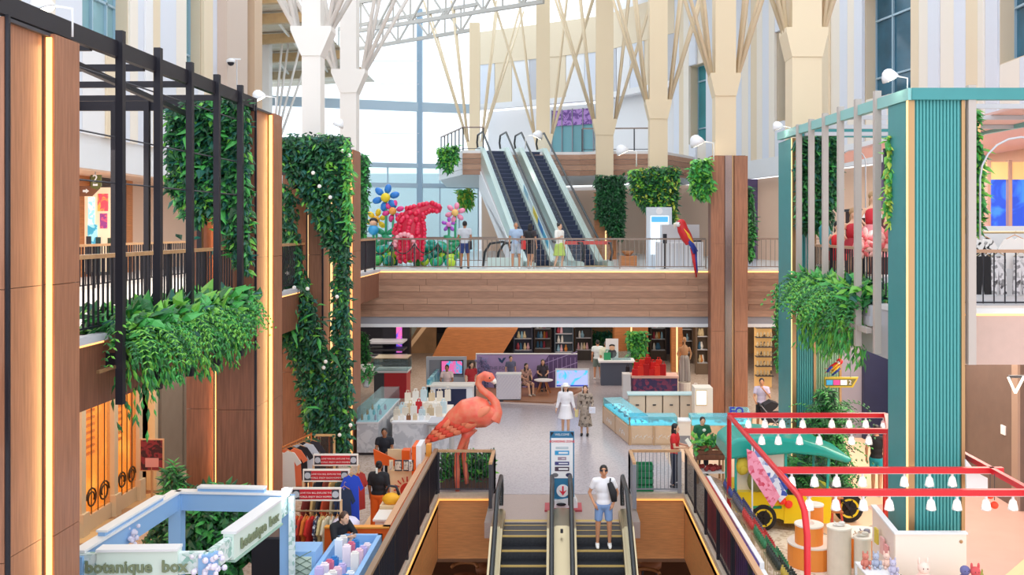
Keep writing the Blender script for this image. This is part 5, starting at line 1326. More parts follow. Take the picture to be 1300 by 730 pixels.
rack(19.5, 385, 444, 1.45, 'middle clothes rack with a red lettered sign board', [('#7a2a24', 'maroon top'), ('#caa46a', 'sand top'), ('#2c2a30', 'black shirt'), ('#c24a2a', 'orange top'), ('#b9a88c', 'beige top'), ('#24365a', 'navy shirt'), ('#e0d8c8', 'ivory top')], 'hanging on the middle clothes rack')
dots = M('navy_dots', '#232c4c', .8, kind='speckle', scale=30, col2='#e6e6ee')
rack(18.3, 370, 433, 1.4, 'front clothes rack with a red lettered sign board', [('#d85a2a', 'orange shirt'), ('#c83a2a', 'scarlet shirt'), ('#e0762a', 'amber shirt'), ('#d8302a', 'red shirt'), (dots, 'navy polka dot shirt'), ('#d8c48c', 'straw shirt'), ('#e6dcc0', 'cream shirt'), ('#c9c4b4', 'stone shirt'), ('#b8a488', 'khaki shirt')], 'hanging on the front clothes rack')
garment(P(446, 603, 19.3), .3, '#2447c0', .4, 1.0, 'royal blue dress hanging beside the lettered signs')
garment(P(456, 600, 20.2), .9, '#a8322c', .36, .8, 'brick red scarf top hanging past the blue dress')
garment(P(437, 620, 19.0), .5, '#22304a', .36, .7, 'dark navy jacket beside the royal blue dress')
t = thing('clothes_rack', 'tall rail of big t-shirts beside the lit pillar', 'rack', (-6.0, 21.6, 0))
B().cyl((-6.1, 21.0, 1.78), (-5.75, 22.2, 1.82), .02).make('rail', M('copper', '#c9763a', .4, .5), t)
for p in ((-6.1, 21.0), (-5.75, 22.2)): B().cyl((p[0], p[1], 0), (p[0], p[1], 1.85), .02).make('upright', M('copper'), t)
for i, (c, n) in enumerate((('#e9dcd0', 'cream'), ('#e2724a', 'terracotta'), ('#26242a', 'black'), ('#cfd0d8', 'pale grey'), ('#2e2c34', 'charcoal'))):
    garment((-6.08 + i * .075, 21.1 + i * .25, 1.68), .15 + .05 * i, c, .62, .85, n + ' t-shirt hanging on the tall rail by the lit pillar', 'tall rail of t-shirts')
t = thing('standing_mirror', 'wooden framed mirror leaning behind the clothes racks', 'mirror', (-5.65, 23.1, 0))
B().box(-5.92, -5.4, 23.1, 23.14, .1, 1.62).make('frame', M('mirror_frame', '#d9b07c', .4), t); B().box(-5.87, -5.45, 23.085, 23.1, .15, 1.57).make('glass', M('mirror_glass', '#b5a79f', .05, .9), t)
for x in (-5.85, -5.47): B().bar((x, 23.12, 0), (x, 23.35, 1.1), .04).make('leg', M('mirror_frame'), t)
# ---- orange kiosk
org = M('orange_panel', '#f0641c', .45); org2 = M('amber_wood_panel', '#e89a3c', .5); beig = M('kraft_board', '#ecd2a8', .6)
t = thing('orange_kiosk', 'orange walled clothing kiosk with low front and side panels', 'kiosk', (-3.7, 20.5, 0))
B().box(-4.35, -3.12, 17.75, 17.83, 0, 1.02).make('front_panel', org, t); B().box(-4.35, -3.13, 17.72, 17.86, 1.02, 1.05).make('cap', org2, t)
for k in range(5): B().box(-3.2, -3.12, 17.83 + k * 1.12, 17.83 + k * 1.12 + 1.11, 0, 1.02).make('side_panel', org, t)
B().box(-3.26, -3.13, 17.75, 23.4, 1.02, 1.05).make('cap', M('tan_cap', '#d2a078', .5), t)
p = P(530, 566, 22.6); B().box(p.x - .12, p.x - .02, 22.5, 23.2, 0, p.z).make('upright_panel', org, t); B().box(p.x - .02, p.x + .1, 22.5, 23.2, 0, p.z + .02).make('upright_panel', white, t)
p = P(540, 566, 23.1); B().box(p.x, p.x + .12, 23.2, 23.4, 0, p.z).make('upright_panel', org2, t)
p = P(520, 572, 24); B().box(p.x - .2, p.x, 24, 24.3, 0, p.z).make('upright_panel', org, t)
b = B(); q = [(P(474, 570, 24.4)), P(476, 590, 24.4), P(513, 592, 24.4), P(509, 586, 24.4)]
B().prism([(v.x, v.z) for v in q], 24.38, 24.44, 'y').make('slanted_panel', org, t)
B().box(-4.35, -3.9, 24.4, 24.44, 0, .95).make('rear_panel', beig, t)
s = B().box(P(496, 0, 22.6).x, P(526, 0, 22.6).x, 22.6, 22.66, 0, EYE - (597 - 290) * 22.6 / FPX).make('board', beig, t)
cx, cz = P(517, 0, 22.6).x, P(0, 622, 22.6).z
for k in range(16):
    a = k * math.pi / 8; B().bar((cx + .2 * math.cos(a), 22.59, cz + .2 * math.sin(a)), (cx + .32 * math.cos(a), 22.59, cz + .32 * math.sin(a)), .03, .02).make('sun_ray', M('sun_red', '#c93a2a', .6), s)
B().lathe([(.14, 0), (.17, 0), (.17, .01), (.14, .01)], n=20).xf(Matrix.Translation((cx, 22.6, cz)) @ Matrix.Rotation(math.pi / 2, 4, 'X')).make('sun_ring', M('sun_red'), s)
for k, (x, w) in enumerate(((494, 5), (501, 9), (512, 7), (519, 6))):
    a = P(x, 598, 22.5); ph = thing('art_print', ('small kraft framed print', 'wide dark framed print', 'black and white portrait print', 'checked monochrome print')[k] + ' on the orange kiosk board', 'print', a)
    B().box(a.x, a.x + w * .019, 22.5, 22.53, a.z, a.z + .26).make('frame', (beig, dgrey, dgrey, white)[k], ph); B().box(a.x + .015, a.x + w * .019 - .015, 22.49, 22.5, a.z + .03, a.z + .23).make('picture', M('pic_%d' % k, '#d8cfc0', .6, kind='speckle', scale=20 + k * 7, col2='#3a3030'), ph)
B().box(-4.3, -3.25, 17.9, 23.3, .005, .02).make('kiosk_floor', M('kiosk_orange_floor', '#f0c088', .5, var=.15, scale=3), t)
o = B().box(-3.62, -3.28, 18.9, 19.5, .02, .8).box(-3.66, -3.26, 18.86, 19.54, .8, .84).make('white_plinth', white_w); tag(o, 'short white plinth inside the orange kiosk', 'plinth')
t = thing('yellow_bag', 'mustard yellow bag with black handle on the kiosk plinth', 'bag', (-3.44, 19.8, 0)); B().box(-3.66, -3.26, 19.6, 20.2, .02, .9).make('stand', beig, t); B().ell((-3.44, 19.75, 1.0), (.2, .14, .13), 12, 8).make('body', M('mustard', '#efae22', .6), t, smooth=True); B().tube([(-3.6, 19.75, 1.08), (-3.5, 19.8, 1.26), (-3.35, 19.8, 1.24), (-3.28, 19.75, 1.08)], .03, 8).make('handle', black, t, smooth=True)
t = thing('shell_stool', 'lilac shell shaped stool by the orange front panel', 'stool', (-4.1, 18.2, 0)); B().lathe([(.2, .02), (.24, .3), (.26, .7), (.27, .98), (.2, 1.06), (.02, 1.1)], (-4.05, 18.2, 0), 16).make('seat', M('lilac', '#d5cfe4', .6), t, smooth=True); B().lathe([(.22, 0), (.22, .04)], (-4.05, 18.2, 0), 16).make('base', grey, t)
t = thing('crate_stack', 'tan wicker basket of folded clothes on the kiosk floor', 'basket', (-3.85, 19.4, .02)); B().lathe([(.2, 0), (.27, .3), (.29, .32), (.25, .31), (.2, .06)], (-3.85, 19.4, .02), 14).make('basket', M('wicker', '#c9a15e', .8, kind='wave', scale=20, col2='#8a6030'), t, smooth=True); B().ell((-3.85, 19.4, .3), (.22, .22, .12), 10, 6).make('clothes', M('g_mix', '#d8b890', .8, kind='speckle', scale=20, col2='#a05a3a'), t)

# ================================================================ MARBLE COSMETIC COUNTERS
marb = M('white_marble', '#dfe0e4', .3, kind='marble', scale=2.2, col2='#c6c8ce')
def marble(x0, x1, D0, D1, label, h=.98, glasstop=False):
    xa, xb = (x0 - VX) * D0 / FPX, (x1 - VX) * D0 / FPX; t = thing('marble_counter', label, 'counter', ((xa + xb) / 2, (D0 + D1) / 2, 0))
    B().box(xa + .03, xb - .03, D0 + .04, D1 - .03, 0, .08).make('kick', dgrey, t); B().box(xa, xb, D0, D1, .08, h - .05).make('body', marb, t); B().box(xa - .02, xb + .02, D0 - .02, D1 + .02, h - .05, h).make('top', white, t)
    if glasstop:
        for a in ((xa, xb, D0, D0 + .015), (xa, xa + .015, D0, D1), (xb - .015, xb, D0, D1)): B().box(*a, h, h + .38).make('glass_pane', glass_b, t)
        B().box(xa, xb, D0, D1, h + .38, h + .4).make('glass_lid', glass_b, t)
    return xa, xb
marble(453, 480, 27.7, 31.5, 'marble showcase counter with glass lid beside the ivy pillar', .98, True)
xa, xb = marble(498, 548, 27.7, 28.6, 'marble counter in front of the paper bags')
marble(484, 491, 29.2, 31.0, 'small marble side counter between the showcases', .8)
t = thing('grey_cabinet', 'grey framed cabinet end behind the flamingo tail', 'cabinet', (-3.3, 27.9, 0)); B().box(-3.7, -3.05, 27.5, 28.3, 0, .95).make('body', M('cab_grey', '#b9b6b4', .5), t); B().box(-3.62, -3.12, 27.48, 27.5, .12, .85).make('inset_panel', marb, t); B().box(-3.74, -3.01, 27.46, 28.34, .95, 1.0).make('top', lgrey, t)
for k in range(9):
    o = B().lathe([(.035, 0), (.04, .02), (.04, .11), (.02, .13), (.02, .17)], n=10).make('perfume_bottle', M(('amber_bottle', 'teal_bottle', 'pink_bottle')[k % 3], ('#b5763a', '#7fc8d0', '#e0b0c0')[k % 3], .2), smooth=True); o.location = (-5.75 + (k % 3) * .2, 28.0 + (k // 3) * .8, .98)
    tag(o, ('amber', 'teal', 'pink')[k % 3] + ' perfume bottle inside the glass lid showcase', 'bottle', 'bottles in the glass showcase')
def pbag_thing(p, w, h, col, label, rz=0, group=None, d=None):
    d = d or w * .45; t = thing('paper_bag', label, 'bag', p, rz, group); m = M('bag_' + col.strip('#'), col, .7)
    B().prism([(-w / 2, 0), (w / 2, 0), (w / 2 * .96, h), (-w / 2 * .96, h)], -d / 2, d / 2, 'y').make('body', m, t, world=False)
    for y in (-d / 2 + .01, d / 2 - .01): B().tube([(-w * .22, y, h), (-w * .18, y, h + w * .4), (w * .18, y, h + w * .4), (w * .22, y, h)], .012, 5).make('handle', m, t, world=False)
    return t
t = thing('display_table', 'low white display table crowded with paper bags', 'table', (-4.5, 30.2, 0))
B().box(-5.08, -3.4, 28.9, 31.4, .72, .8).make('top', white_w, t); B().box(-5.0, -3.5, 29.0, 31.3, 0, .72).make('body', lgrey, t); B().box(-4.9, -3.6, 30.3, 31.3, .8, 1.05).make('riser', white_w, t)
bagcols = (('#e8dccb', 'cream'), ('#f0ebe4', 'white'), ('#d9c2a0', 'kraft'), ('#eadfce', 'ivory'), ('#cfe3ea', 'pale blue'))
for k in range(18):
    r_, c_ = divmod(k, 6); c, n = bagcols[(k * 3 + r_) % 5]
    if k == 8: c, n = '#c9252c', 'red'
    pbag_thing((-4.92 + c_ * .26 + r_ * .05, 29.2 + r_ * .75, .8 + (.25 if r_ == 2 else 0)), .2, .26 + .05 * (k % 3), c, n + ' paper bag ' + ('in the front row' if r_ == 0 else 'in the middle row' if r_ == 1 else 'on the raised back row') + ' of the bag table', random.uniform(-.3, .3), 'paper bags on the display table')
for k in range(6):
    pbag_thing((-4.75 + k * .19, 28.0, .98), .13, .13, ('#e8dccb', '#f4efe6', '#8a5a3a', '#d9c2a0', '#dfe8ee', '#f0ebe4')[k], ('cream', 'white', 'brown', 'kraft', 'pale blue', 'chalk')[k] + ' gift bag standing on the marble counter', 0, 'gift bags on the marble counter')
# red cabinet with glass top
t = thing('red_showcase', 'red cabinet with a glass showcase on top under the bridge', 'showcase', (-6.5, 37.6, 0)); xa, xb = P(478, 0, 37).x, P(516, 0, 37).x
B().box(xa + .3, xb, 37, 38, 0, 1.0).make('body', M('lacquer_red', '#c22430', .4), t); B().box(xa - .1, xb + .05, 36.95, 38.05, 1.0, 1.08).make('top', white, t)
for a in ((xa - .1, xb + .05, 36.95, 36.97), (xa - .1, xa - .08, 36.95, 38), (xb + .03, xb + .05, 36.95, 38)): B().box(*a, 1.08, 1.55).make('glass_pane', glass_b, t)
B().box(xa - .1, xb + .05, 36.95, 38.05, 1.55, 1.58).make('lid_frame', steel, t)
B().box(xa - .1, xa + .3, 37, 38, 0, 1.0).make('side_body', dgrey, t)
t = thing('flower_vase', 'white lilies in a round vase on the showcase', 'vase', P(465, 512, 31.2)); q = P(465, 512, 31.2); q.z = 1.4
t.location = q
B().lathe([(.08, 0), (.12, .1), (.07, .24), (.09, .28)], q, 12).make('vase', lgrey, t, smooth=True)
foliage(t, lambda: q + Vector((random.uniform(-.25, .25), random.uniform(-.2, .2), random.uniform(.25, .65))), 120, .2, .07, (g2, g6), droop=-.3)
b = B()
for k in range(8): b.lathe([(.01, 0), (.03, .08), (.09, .14), (.06, .1)], q + Vector((random.uniform(-.25, .25), random.uniform(-.2, .1), random.uniform(.45, .7))), 6)
b.make('lilies', flw, t, kind='stuff')
# dark fittings further back left
t = thing('dark_stand', 'dark fitting with tiered rails at the far left under the bridge', 'stand', (P(488, 0, 42.6).x, 42.6, 0))
for k in range(4): B().box(P(470, 0, 42.6).x, P(515, 0, 42.6).x, 42.6 - k * .3, 43.1, .5 + k * .35, .58 + k * .35).make('tier', lgrey if k % 2 else dgrey, t)
B().box(P(485, 0, 43).x, P(520, 0, 43).x, 43.1, 43.5, 0, 3.3).make('back_panel', black, t); B().box(P(503, 0, 43).x, P(510, 0, 43).x, 43.0, 43.1, 1.0, 3.2).make('pink_banner', M('pink_led', '#d05a9a', .4, emit=.8, kind='marble', scale=2, col2='#5a4ac0'), t)
# ================================================================ TELEVISION KIOSK
t = thing('tv_kiosk', 'white U-shaped kiosk with navy front and wall television', 'kiosk', (-4.0, 35, 0)); D = 33.4
xa, xb = P(543, 0, D).x, P(600, 0, D).x
B().box(xa, xb, D, D + .6, 0, 1.06).make('counter_body', white, t); B().box(xa - .05, xb + .05, D - .05, D + .65, 1.06, 1.12).make('counter_top', white_w, t); B().box(P(553, 0, D).x, P(592, 0, D).x, D - .012, D, .18, .98).make('navy_front', M('navy_front', '#22284a', .5), t)
D2 = D + 2.6; xa2, xb2 = P(541, 0, D2).x, P(592, 0, D2).x
B().box(xa2, xb2, D2, D2 + .15, 0, EYE - (453 - VY) * D2 / FPX).make('back_panel', lgrey, t); B().box(xa2 + .12, xb2 - .1, D2 - .03, D2, 1.0, EYE - (457 - VY) * D2 / FPX).make('grey_inset', grey, t)
s = B().box(P(560, 0, D2).x, P(588, 0, D2).x, D2 - .09, D2 - .03, EYE - (475 - VY) * D2 / FPX, EYE - (457 - VY) * D2 / FPX).make('television', black, t)
B().box(P(561, 0, D2).x, P(587, 0, D2).x, D2 - .095, D2 - .09, EYE - (474 - VY) * D2 / FPX, EYE - (458 - VY) * D2 / FPX).make('screen', M('tv_flowers', '#4aa8d8', .3, emit=.5, kind='marble', scale=3, col2='#e86aa8'), s)
B().box(xa - .02, xa + .1, D, D2, 0, 1.3).make('side_wall', M('teal_print', '#9fd6dc', .5, kind='marble', scale=2, col2='#4aa0b8'), t)
# ================================================================ FOREST BOOTH
t = thing('booth_platform', 'low timber platform with pale edge under the lilac booth', 'platform', (-.8, 37, 0)); xa, xb = P(610, 0, 35.7).x, P(700, 0, 35.7).x
B().prism([(-3.2, 36.2), (-.1, 35.5), (1.3, 38.9), (-3.2, 39.4)], .06, .12).make('deck', M('platform_wood', '#a87658', .5, var=.2, scale=3), t); B().prism([(-3.22, 36.16), (-.08, 35.46), (1.34, 38.94), (-3.22, 39.44)], 0, .06).make('edge', M('pale_edge', '#e4cfc8', .5), t)
DB_ = 38.8; xa, xb = P(604, 0, DB_).x, P(733, 0, DB_).x; zt = EYE - (450 - VY) * DB_ / FPX
lil = M('lilac_print', '#b9a3d8', .6, var=.12, scale=1)
t = thing('booth_backdrop', 'lilac printed backdrop with a bird emblem behind the booth', 'backdrop', ((xa + xb) / 2, DB_, 0))
B().box(xa, xb, DB_, DB_ + .08, .12, zt).make('panel', lil, t); xm = P(680, 0, DB_).x
B().prism([(xm - .4, .12), (xb, .12), (xb, zt - .02), (xm + .55, zt - .02)], DB_ - .01, DB_, 'y').make('dark_print', M('plum_print', '#6a5488', .6, var=.2, scale=1), t)
for k in range(8): B().box(xm + .35 + k * .18, xm + .37 + k * .18, DB_ - .014, DB_ - .01, .4 + .1 * k * 0, zt - .12).make('white_line', lil, t)
for z in (.7, 1.15): B().bar((xm + .2, DB_ - .013, z - .1), (xb, DB_ - .013, z + .45), .008, .03).make('white_line', lil, t)
B().box(xa, xa + .04, DB_ - .02, DB_, .12, zt).make('edge_post', white, t); B().box(xa, xb, DB_ - .02, DB_ + .1, zt, zt + .04).make('edge_top', white, t)
cx, cz = P(637, 0, DB_).x, EYE - (457 - VY) * DB_ / FPX; tealk = M('emblem_teal', '#2c4f7c', .5)
B().prism([(cx - .16, cz + .1), (cx - .05, cz + .06), (cx, cz - .02), (cx + .06, cz + .08), (cx + .18, cz + .11), (cx + .1, cz - .02), (cx + .02, cz - .14), (cx - .09, cz - .06)], DB_ - .015, DB_, 'y').make('bird_emblem', tealk, t)
b = B(); text(b, 'THE FOREST', (cx + .02, DB_ - .012, cz - .4), .2, depth=.006); text(b, 'RESIDENCES', (cx + .02, DB_ - .012, cz - .55), .1, depth=.006); b.make('lettering', M('emblem_plum', '#6a6a92', .5), t)
foliage(t, px_sampler([[(606, 455), (617, 452), (622, 470), (616, 500), (607, 502)]], DB_ - .05, .05), 160, .16, .07, (M('print_leaf', '#5a5f86', .6), M('print_leaf2', '#7a78a8', .6)), name='leaf_print')
DC = 35.9; xa, xb = P(630, 0, DC).x, P(661, 0, DC).x
t = thing('lattice_counter', 'white counter with diagonal lattice front before the lilac backdrop', 'counter', ((xa + xb) / 2, DC, 0)); B().box(xa, xb, DC, DC + .5, .16, 1.08).make('body', M('lattice_white', '#ebe4e8', .5), t); B().box(xa - .02, xb + .02, DC - .02, DC + .52, 1.08, 1.12).make('top', white, t); B().box(xa + .02, xb, DC + .03, DC + .48, .06, .16).make('kick', dgrey, t)
for k in range(-5, 12):
    for sg in (-1, 1):
        x0 = xa + k * .12; a = [(x0, .16), (x0 + .7, 1.08)] if sg > 0 else [(x0 + .7, .16), (x0, 1.08)]
        (xA, zA), (xB, zB) = a
        def clip(x, z, x2, z2, lim):
            u = (lim - x) / (x2 - x); return lim, z + (z2 - z) * u
        for lim, lo in ((xa, True), (xb, False)):
            if (xA < lim) == lo and (xB < lim) == lo: xA = None; break
            if (xA < lim) == lo: xA, zA = clip(xA, zA, xB, zB, lim)
            elif (xB < lim) == lo: xB, zB = clip(xB, zB, xA, zA, lim)
        if xA is not None: B().bar((xA, DC - .005, zA), (xB, DC - .005, zB), .012, .012).make('lattice_slat', M('lattice_line', '#cfc3d2', .5), t)
t = thing('side_table', 'small round table on splayed timber legs at the lilac booth', 'table', (P(690, 0, 37.3).x, 37.3, .12)); q = Vector(t.location)
B().lathe([(.02, 0), (.36, 0), (.38, .02), (.38, .04), (.02, .05)], q + Vector((0, 0, .52)), 18).make('top', white, t)
for k in range(4): a = k * math.pi / 2 + .6; B().cyl(q + Vector((.12 * math.cos(a), .12 * math.sin(a), .52)), q + Vector((.34 * math.cos(a), .34 * math.sin(a), 0)), .03, .02).make('leg', wood_o, t)
for nm, x, D, lb_ in (('chair', 668, 37.2, 'dark chair under the seated woman in floral dress'), ('chair', 689, 38.3, 'dark chair under the seated woman in dark top')):
    q = Vector((P(x, 0, D).x, D, .12)); t = thing('chair', lb_, 'chair', q)
    B().box(q.x - .22, q.x + .22, D - .2, D + .22, .48, .52).make('seat', dgrey, t); B().box(q.x - .22, q.x + .22, D + .24, D + .28, .6, .95).make('backrest', dgrey, t)
    for sx in (-1, 1):
        for sy in (-1, 1): B().cyl((q.x + sx * .18, D + .02 + sy * .17, .48), (q.x + sx * .21, D + .02 + sy * .2, .12), .015).make('leg', dgrey, t)
D = 36.0; xa, xb = P(705, 0, D).x, P(748, 0, D).x; z0, z1 = EYE - (492 - VY) * D / FPX, EYE - (468 - VY) * D / FPX
t = thing('floor_screen', 'large white framed screen showing cyan interior on a stand', 'screen', ((xa + xb) / 2, D, 0)); B().box(xa, xb, D, D + .08, z0, z1).make('frame', white, t); B().box(xa + .06, xb - .06, D - .01, D, z0 + .07, z1 - .07).make('screen', M('screen_cyan', '#49c0e6', .3, emit=.55, kind='marble', scale=1.5, col2='#a9b4ec'), t); B().box(xa + .05, xb - .05, D - .013, D - .01, z0 + .05, z0 + .1).make('blue_bar', M('screen_bar', '#2b3fa8', .4, emit=.6), t)
for x in (xa + .25, xb - .25): B().bar((x, D + .04, 0), (x, D + .04, z0), .05).make('leg', white, t); B().bar((x, D - .25, .02), (x, D + .3, .02), .05, .04).make('foot', white, t)

# stool for the seated assistant, cabinets along the rear of the ground floor
t = thing('stool', 'grey stool under the seated assistant in black polo', 'stool', (P(488, 0, 25.6).x, 25.65, 0)); q = Vector(t.location); B().lathe([(.02, .4), (.2, .4), (.21, .44), (.02, .45)], q, 14).make('seat', grey, t)
for k in range(3): a = k * 2.1; B().cyl(q + Vector((.1 * math.cos(a), .1 * math.sin(a), .4)), q + Vector((.2 * math.cos(a), .2 * math.sin(a), 0)), .02).make('leg', dgrey, t)
for k, (x0, x1, D, h, c, lb_) in enumerate(((652, 676, 47.5, 2.9, '#3a3f52', 'dark display cabinet with blue goods beyond the lilac backdrop'), (678, 700, 48.2, 2.6, '#57463c', 'brown display cabinet with hanging goods at the rear'), (704, 728, 46.8, 2.4, '#4c5a66', 'slate glass cabinet beside the sloping handrail'), (730, 752, 47.6, 3.0, '#3b342f', 'dark cabinet of amber goods behind the food counter'), (826, 846, 47.5, 2.8, '#4a3a30', 'brown cabinet between the ground-floor pillars'), (852, 880, 46.5, 2.9, '#5a4a3e', 'tall tan cabinet behind the striped trouser mannequin'), (600, 640, 49, 2.8, '#4b3d38', 'low lit brown cabinet under the timber enclosure'), (884, 900, 43, 3.0, '#6a5746', 'narrow taupe cabinet at the pillar'))):
    xa, xb = P(x0, 0, D).x, P(x1, 0, D).x; t = thing('display_cabinet', lb_, 'cabinet', ((xa + xb) / 2, D, 0)); m = M('cab_' + c.strip('#'), c, .5)
    B().box(xa, xb, D + .45, D + .5, 0, h).make('back', m, t); B().box(xa, xa + .05, D, D + .45, 0, h).make('side', m, t); B().box(xb - .05, xb, D, D + .45, 0, h).make('side', m, t); B().box(xa, xb, D, D + .5, h, h + .06).make('top', m, t); B().box(xa + .05, xb - .05, D + .05, D + .45, 0, .5).make('base', m, t)
    for r in range(4):
        z = .5 + r * (h - .6) / 4; B().box(xa + .05, xb - .05, D + .08, D + .45, z, z + .03).make('shelf_board', lgrey, t)
        for j in range(random.choice((2, 3, 4))):
            cc = random.choice(('#d8c49a', '#8fb8cc', '#e8e4dc', '#c9803a', '#a83a4a', '#3f6f90', '#e0b0b8')); x = xa + .12 + (j + random.random() * .5) * (xb - xa - .3) / 4
            B().lathe([(.06, 0), (random.uniform(.06, .11), random.uniform(.06, .14)), (.05, random.uniform(.18, .3)), (.03, .34)], (x + .05, D + .25, z + .03), 8).make('goods', M('goods_' + cc.strip('#'), cc, .5), t)
    B().box(xa + .05, xb - .05, D + .04, D + .07, h - .06, h - .03).make('light_strip', glow2, t)
# ================================================================ ESCALATOR TOTEM
D = 22.35; xa, xb = P(698, 0, D).x, P(729, 0, D).x
t = thing('sign_totem', 'white and blue signboard with red down arrow at the escalator head', 'sign', ((xa + xb) / 2, D, .01))
tb_ = M('totem_blue', '#1f6f98', .5); z1 = EYE - (548 - VY) * D / FPX; z0 = .25
def zz(y): return EYE - (y - VY) * D / FPX
B().box(xa, xb, D, D + .07, z0, z1).make('panel', tb_, t); face = B().box(xa + .03, xb - .03, D - .008, D, zz(607), zz(556)).make('white_face', white, t)
B().prism([(xa + .02, z1 - .01), (xa + .1, z1 - .01), (xa + .02, z1 - .12)], D - .01, D, 'y').make('dark_chevron', black, t); B().prism([(xb - .1, z1 - .01), (xb - .02, z1 - .01), (xb - .02, z1 - .12)], D - .01, D, 'y').make('dark_chevron', black, t)
b = B(); text(b, 'WELCOME', ((xa + xb) / 2, D - .012, z1 - .09), .07, depth=.004); b.make('header_lettering', white, t, kind='stuff')
b = B(); text(b, 'BOARDING ZONE', ((xa + xb) / 2, D - .012, zz(561.5)), .072, depth=.004, bold=.002); b.make('red_lettering', M('totem_red', '#d23a4a', .5), face, kind='stuff')
xm = (xa + xb) / 2
for (y0, y1, w, c) in ((567, 570, .3, '#b9c4cc'), (572, 577.5, .34, '#2f9ad0'), (580, 584, .2, '#a08a9a'), (586, 590.5, .34, '#3a3a78'), (592.5, 598, .34, '#4a3a4a')):
    s = B().box(xm - w / 2, xm + w / 2, D - .014, D - .008, zz(y1), zz(y0)).make('logo_block', M('logo' + c, c, .5), face)
    B().box(xm - w / 2 + .09, xm + w / 2 - .03, D - .017, D - .014, zz(y1) + .03, zz(y0) - .03).make('logo_line', white, t)
for k, c in ((-1, '#6a6a70'), (1, '#2a2a50')): B().ell((xm + k * .16, D - .01, zz(603)), (.075, .008, .05), 14, 6).make('logo_badge', M('logo' + c, c, .5), t)
B().lathe([(0, 0), (.15, 0), (.15, .008), (0, .008)], n=24).xf(Matrix.Translation((xm + .02, D - .0, zz(623))) @ Matrix.Rotation(math.pi / 2, 4, 'X')).make('arrow_disc', white, t)
ar = B().box(xm + .0, xm + .04, D - .018, D - .01, zz(621), zz(617)); B().prism([(xm + .0, zz(617)), (xm + .04, zz(617)), (xm + .04, zz(624)), (xm + .11, zz(622)), (xm + .02, zz(629)), (xm - .07, zz(622)), (xm, zz(624))], D - .02, D - .01, 'y').make('down_arrow', M('arrow_red', '#d81f3c', .5), t)
B().prism([(xa, 0.03), (xb + .08, .03), (xb + .08, .16), (xb, .3), (xa + .1, .22), (xa, .2)], D - .04, D + .3, 'y').make('foot_wedge', white, t); B().box(xa - .12, xb + .18, D - .2, D + .4, .01, .05).make('base_plate', M('base_red', '#b0424a', .5), t)
B().ell((xm - .02, D - .06, .14), (.12, .03, .04), 10, 5).make('dark_mark', black, t)
t = thing('plastic_crate', 'green plastic crate behind the short railing by the escalator', 'crate', (2.12, 23.95, 0)); gc = M('crate_green', '#1f8a5a', .5)
B().box(1.95, 2.45, 23.75, 24.15, 0, .06).make('floor', gc, t)
for a in ((1.95, 2.45, 23.75, 23.77), (1.95, 2.45, 24.13, 24.15), (1.95, 1.97, 23.75, 24.15), (2.43, 2.45, 23.75, 24.15)):
    for k in range(4): B().box(*a, .06 + k * .17, .18 + k * .17).make('slat', gc, t)
# ================================================================ JEWELLERY COUNTERS
peachw = M('peach_veneer', '#e3c2a0', .4, var=.1, scale=3); trimw = M('veneer_trim', '#caa37c', .4); aqua = M('aqua_lit_tray', '#86e6f0', .4, emit=.6, kind='speckle', scale=14, col2='#d0f6f8'); cyang = glassmat('aqua_glass', '#bdeef5', .7)
def jcounter(t, a, b, w, h=.6, hg=.26, n=2):
    a = Vector((a[0], a[1], 0)); b = Vector((b[0], b[1], 0)); d = (b - a).normalized(); nrm = Vector((-d.y, d.x, 0)); L_ = (b - a).length; an = math.atan2(d.y, d.x)
    c = (a + b) / 2 + nrm * w / 2
    B().ob(c + Vector((0, 0, h / 2)), (L_, w, h), an).make('body', peachw, t)
    for i in range(n):
        m = a + d * L_ * (i + .5) / n - nrm * .012; B().ob(m + Vector((0, 0, h * .5)), (L_ / n - .1, .024, h * .82), an).make('front_panel', peachw, t)
        b_ = B()
        for k in range(7): b_.tube([m - nrm * .014 + d * (-.28 + k * .09) + Vector((0, 0, h * .42)), m - nrm * .014 + d * (-.22 + k * .09) + Vector((0, 0, h * (.42 + .12 * ((k * 5) % 3 - 1)))), m - nrm * .014 + d * (-.19 + k * .09) + Vector((0, 0, h * .5))], .006, 4)
        b_.make('script_lettering', white, t, kind='stuff')
    for i in range(n + 1): B().ob(a + d * L_ * i / n + Vector((0, 0, h / 2)) - nrm * .01, (.05, .04, h), an).make('trim_post', trimw, t)
    B().ob(c + Vector((0, 0, h + .03)), (L_ - .04, w - .06, .06), an).make('lit_tray', aqua, t)
    B().ob(c + Vector((0, 0, h + hg)), (L_, w, .015), an).make('glass_top', cyang, t)
    for sg in (-1, 1): B().ob(c + nrm * sg * w / 2 + Vector((0, 0, h + hg / 2)), (L_, .012, hg), an).make('glass_pane', cyang, t)
    for e in (a, b):
        for sg in (0, 1): B().ob(e + nrm * w * sg + Vector((0, 0, h + hg / 2)), (.02, .02, hg), an).make('frame_post', steel, t)
    b_ = B()
    for k in range(int(L_ * 14)): q = a + d * random.uniform(.1, L_ - .1) + nrm * random.uniform(.1, w - .1) + Vector((0, 0, h + .08)); b_.ell(q, (.035, .03, .03), 6, 4)
    b_.make('jewellery', M('jewels', '#3f6f90', .3, var=.5, scale=20), t, kind='stuff')
t = thing('jewellery_counter', 'L-shaped peach counter with glowing aqua glass trays', 'counter', (2.6, 29.5, 0)); jcounter(t, (2.27, 29.0), (3.72, 29.0), .62, n=2); jcounter(t, (1.62, 32.3), (2.25, 29.02), .62, n=2)
t = thing('jewellery_counter', 'straight peach counter with aqua glass by the teal pillar', 'counter', (5.0, 29.3, 0)); jcounter(t, (4.15, 29.0), (6.0, 29.0), .62, n=2); jcounter(t, (6.02, 29.02), (6.2, 30.6), .6, n=1)
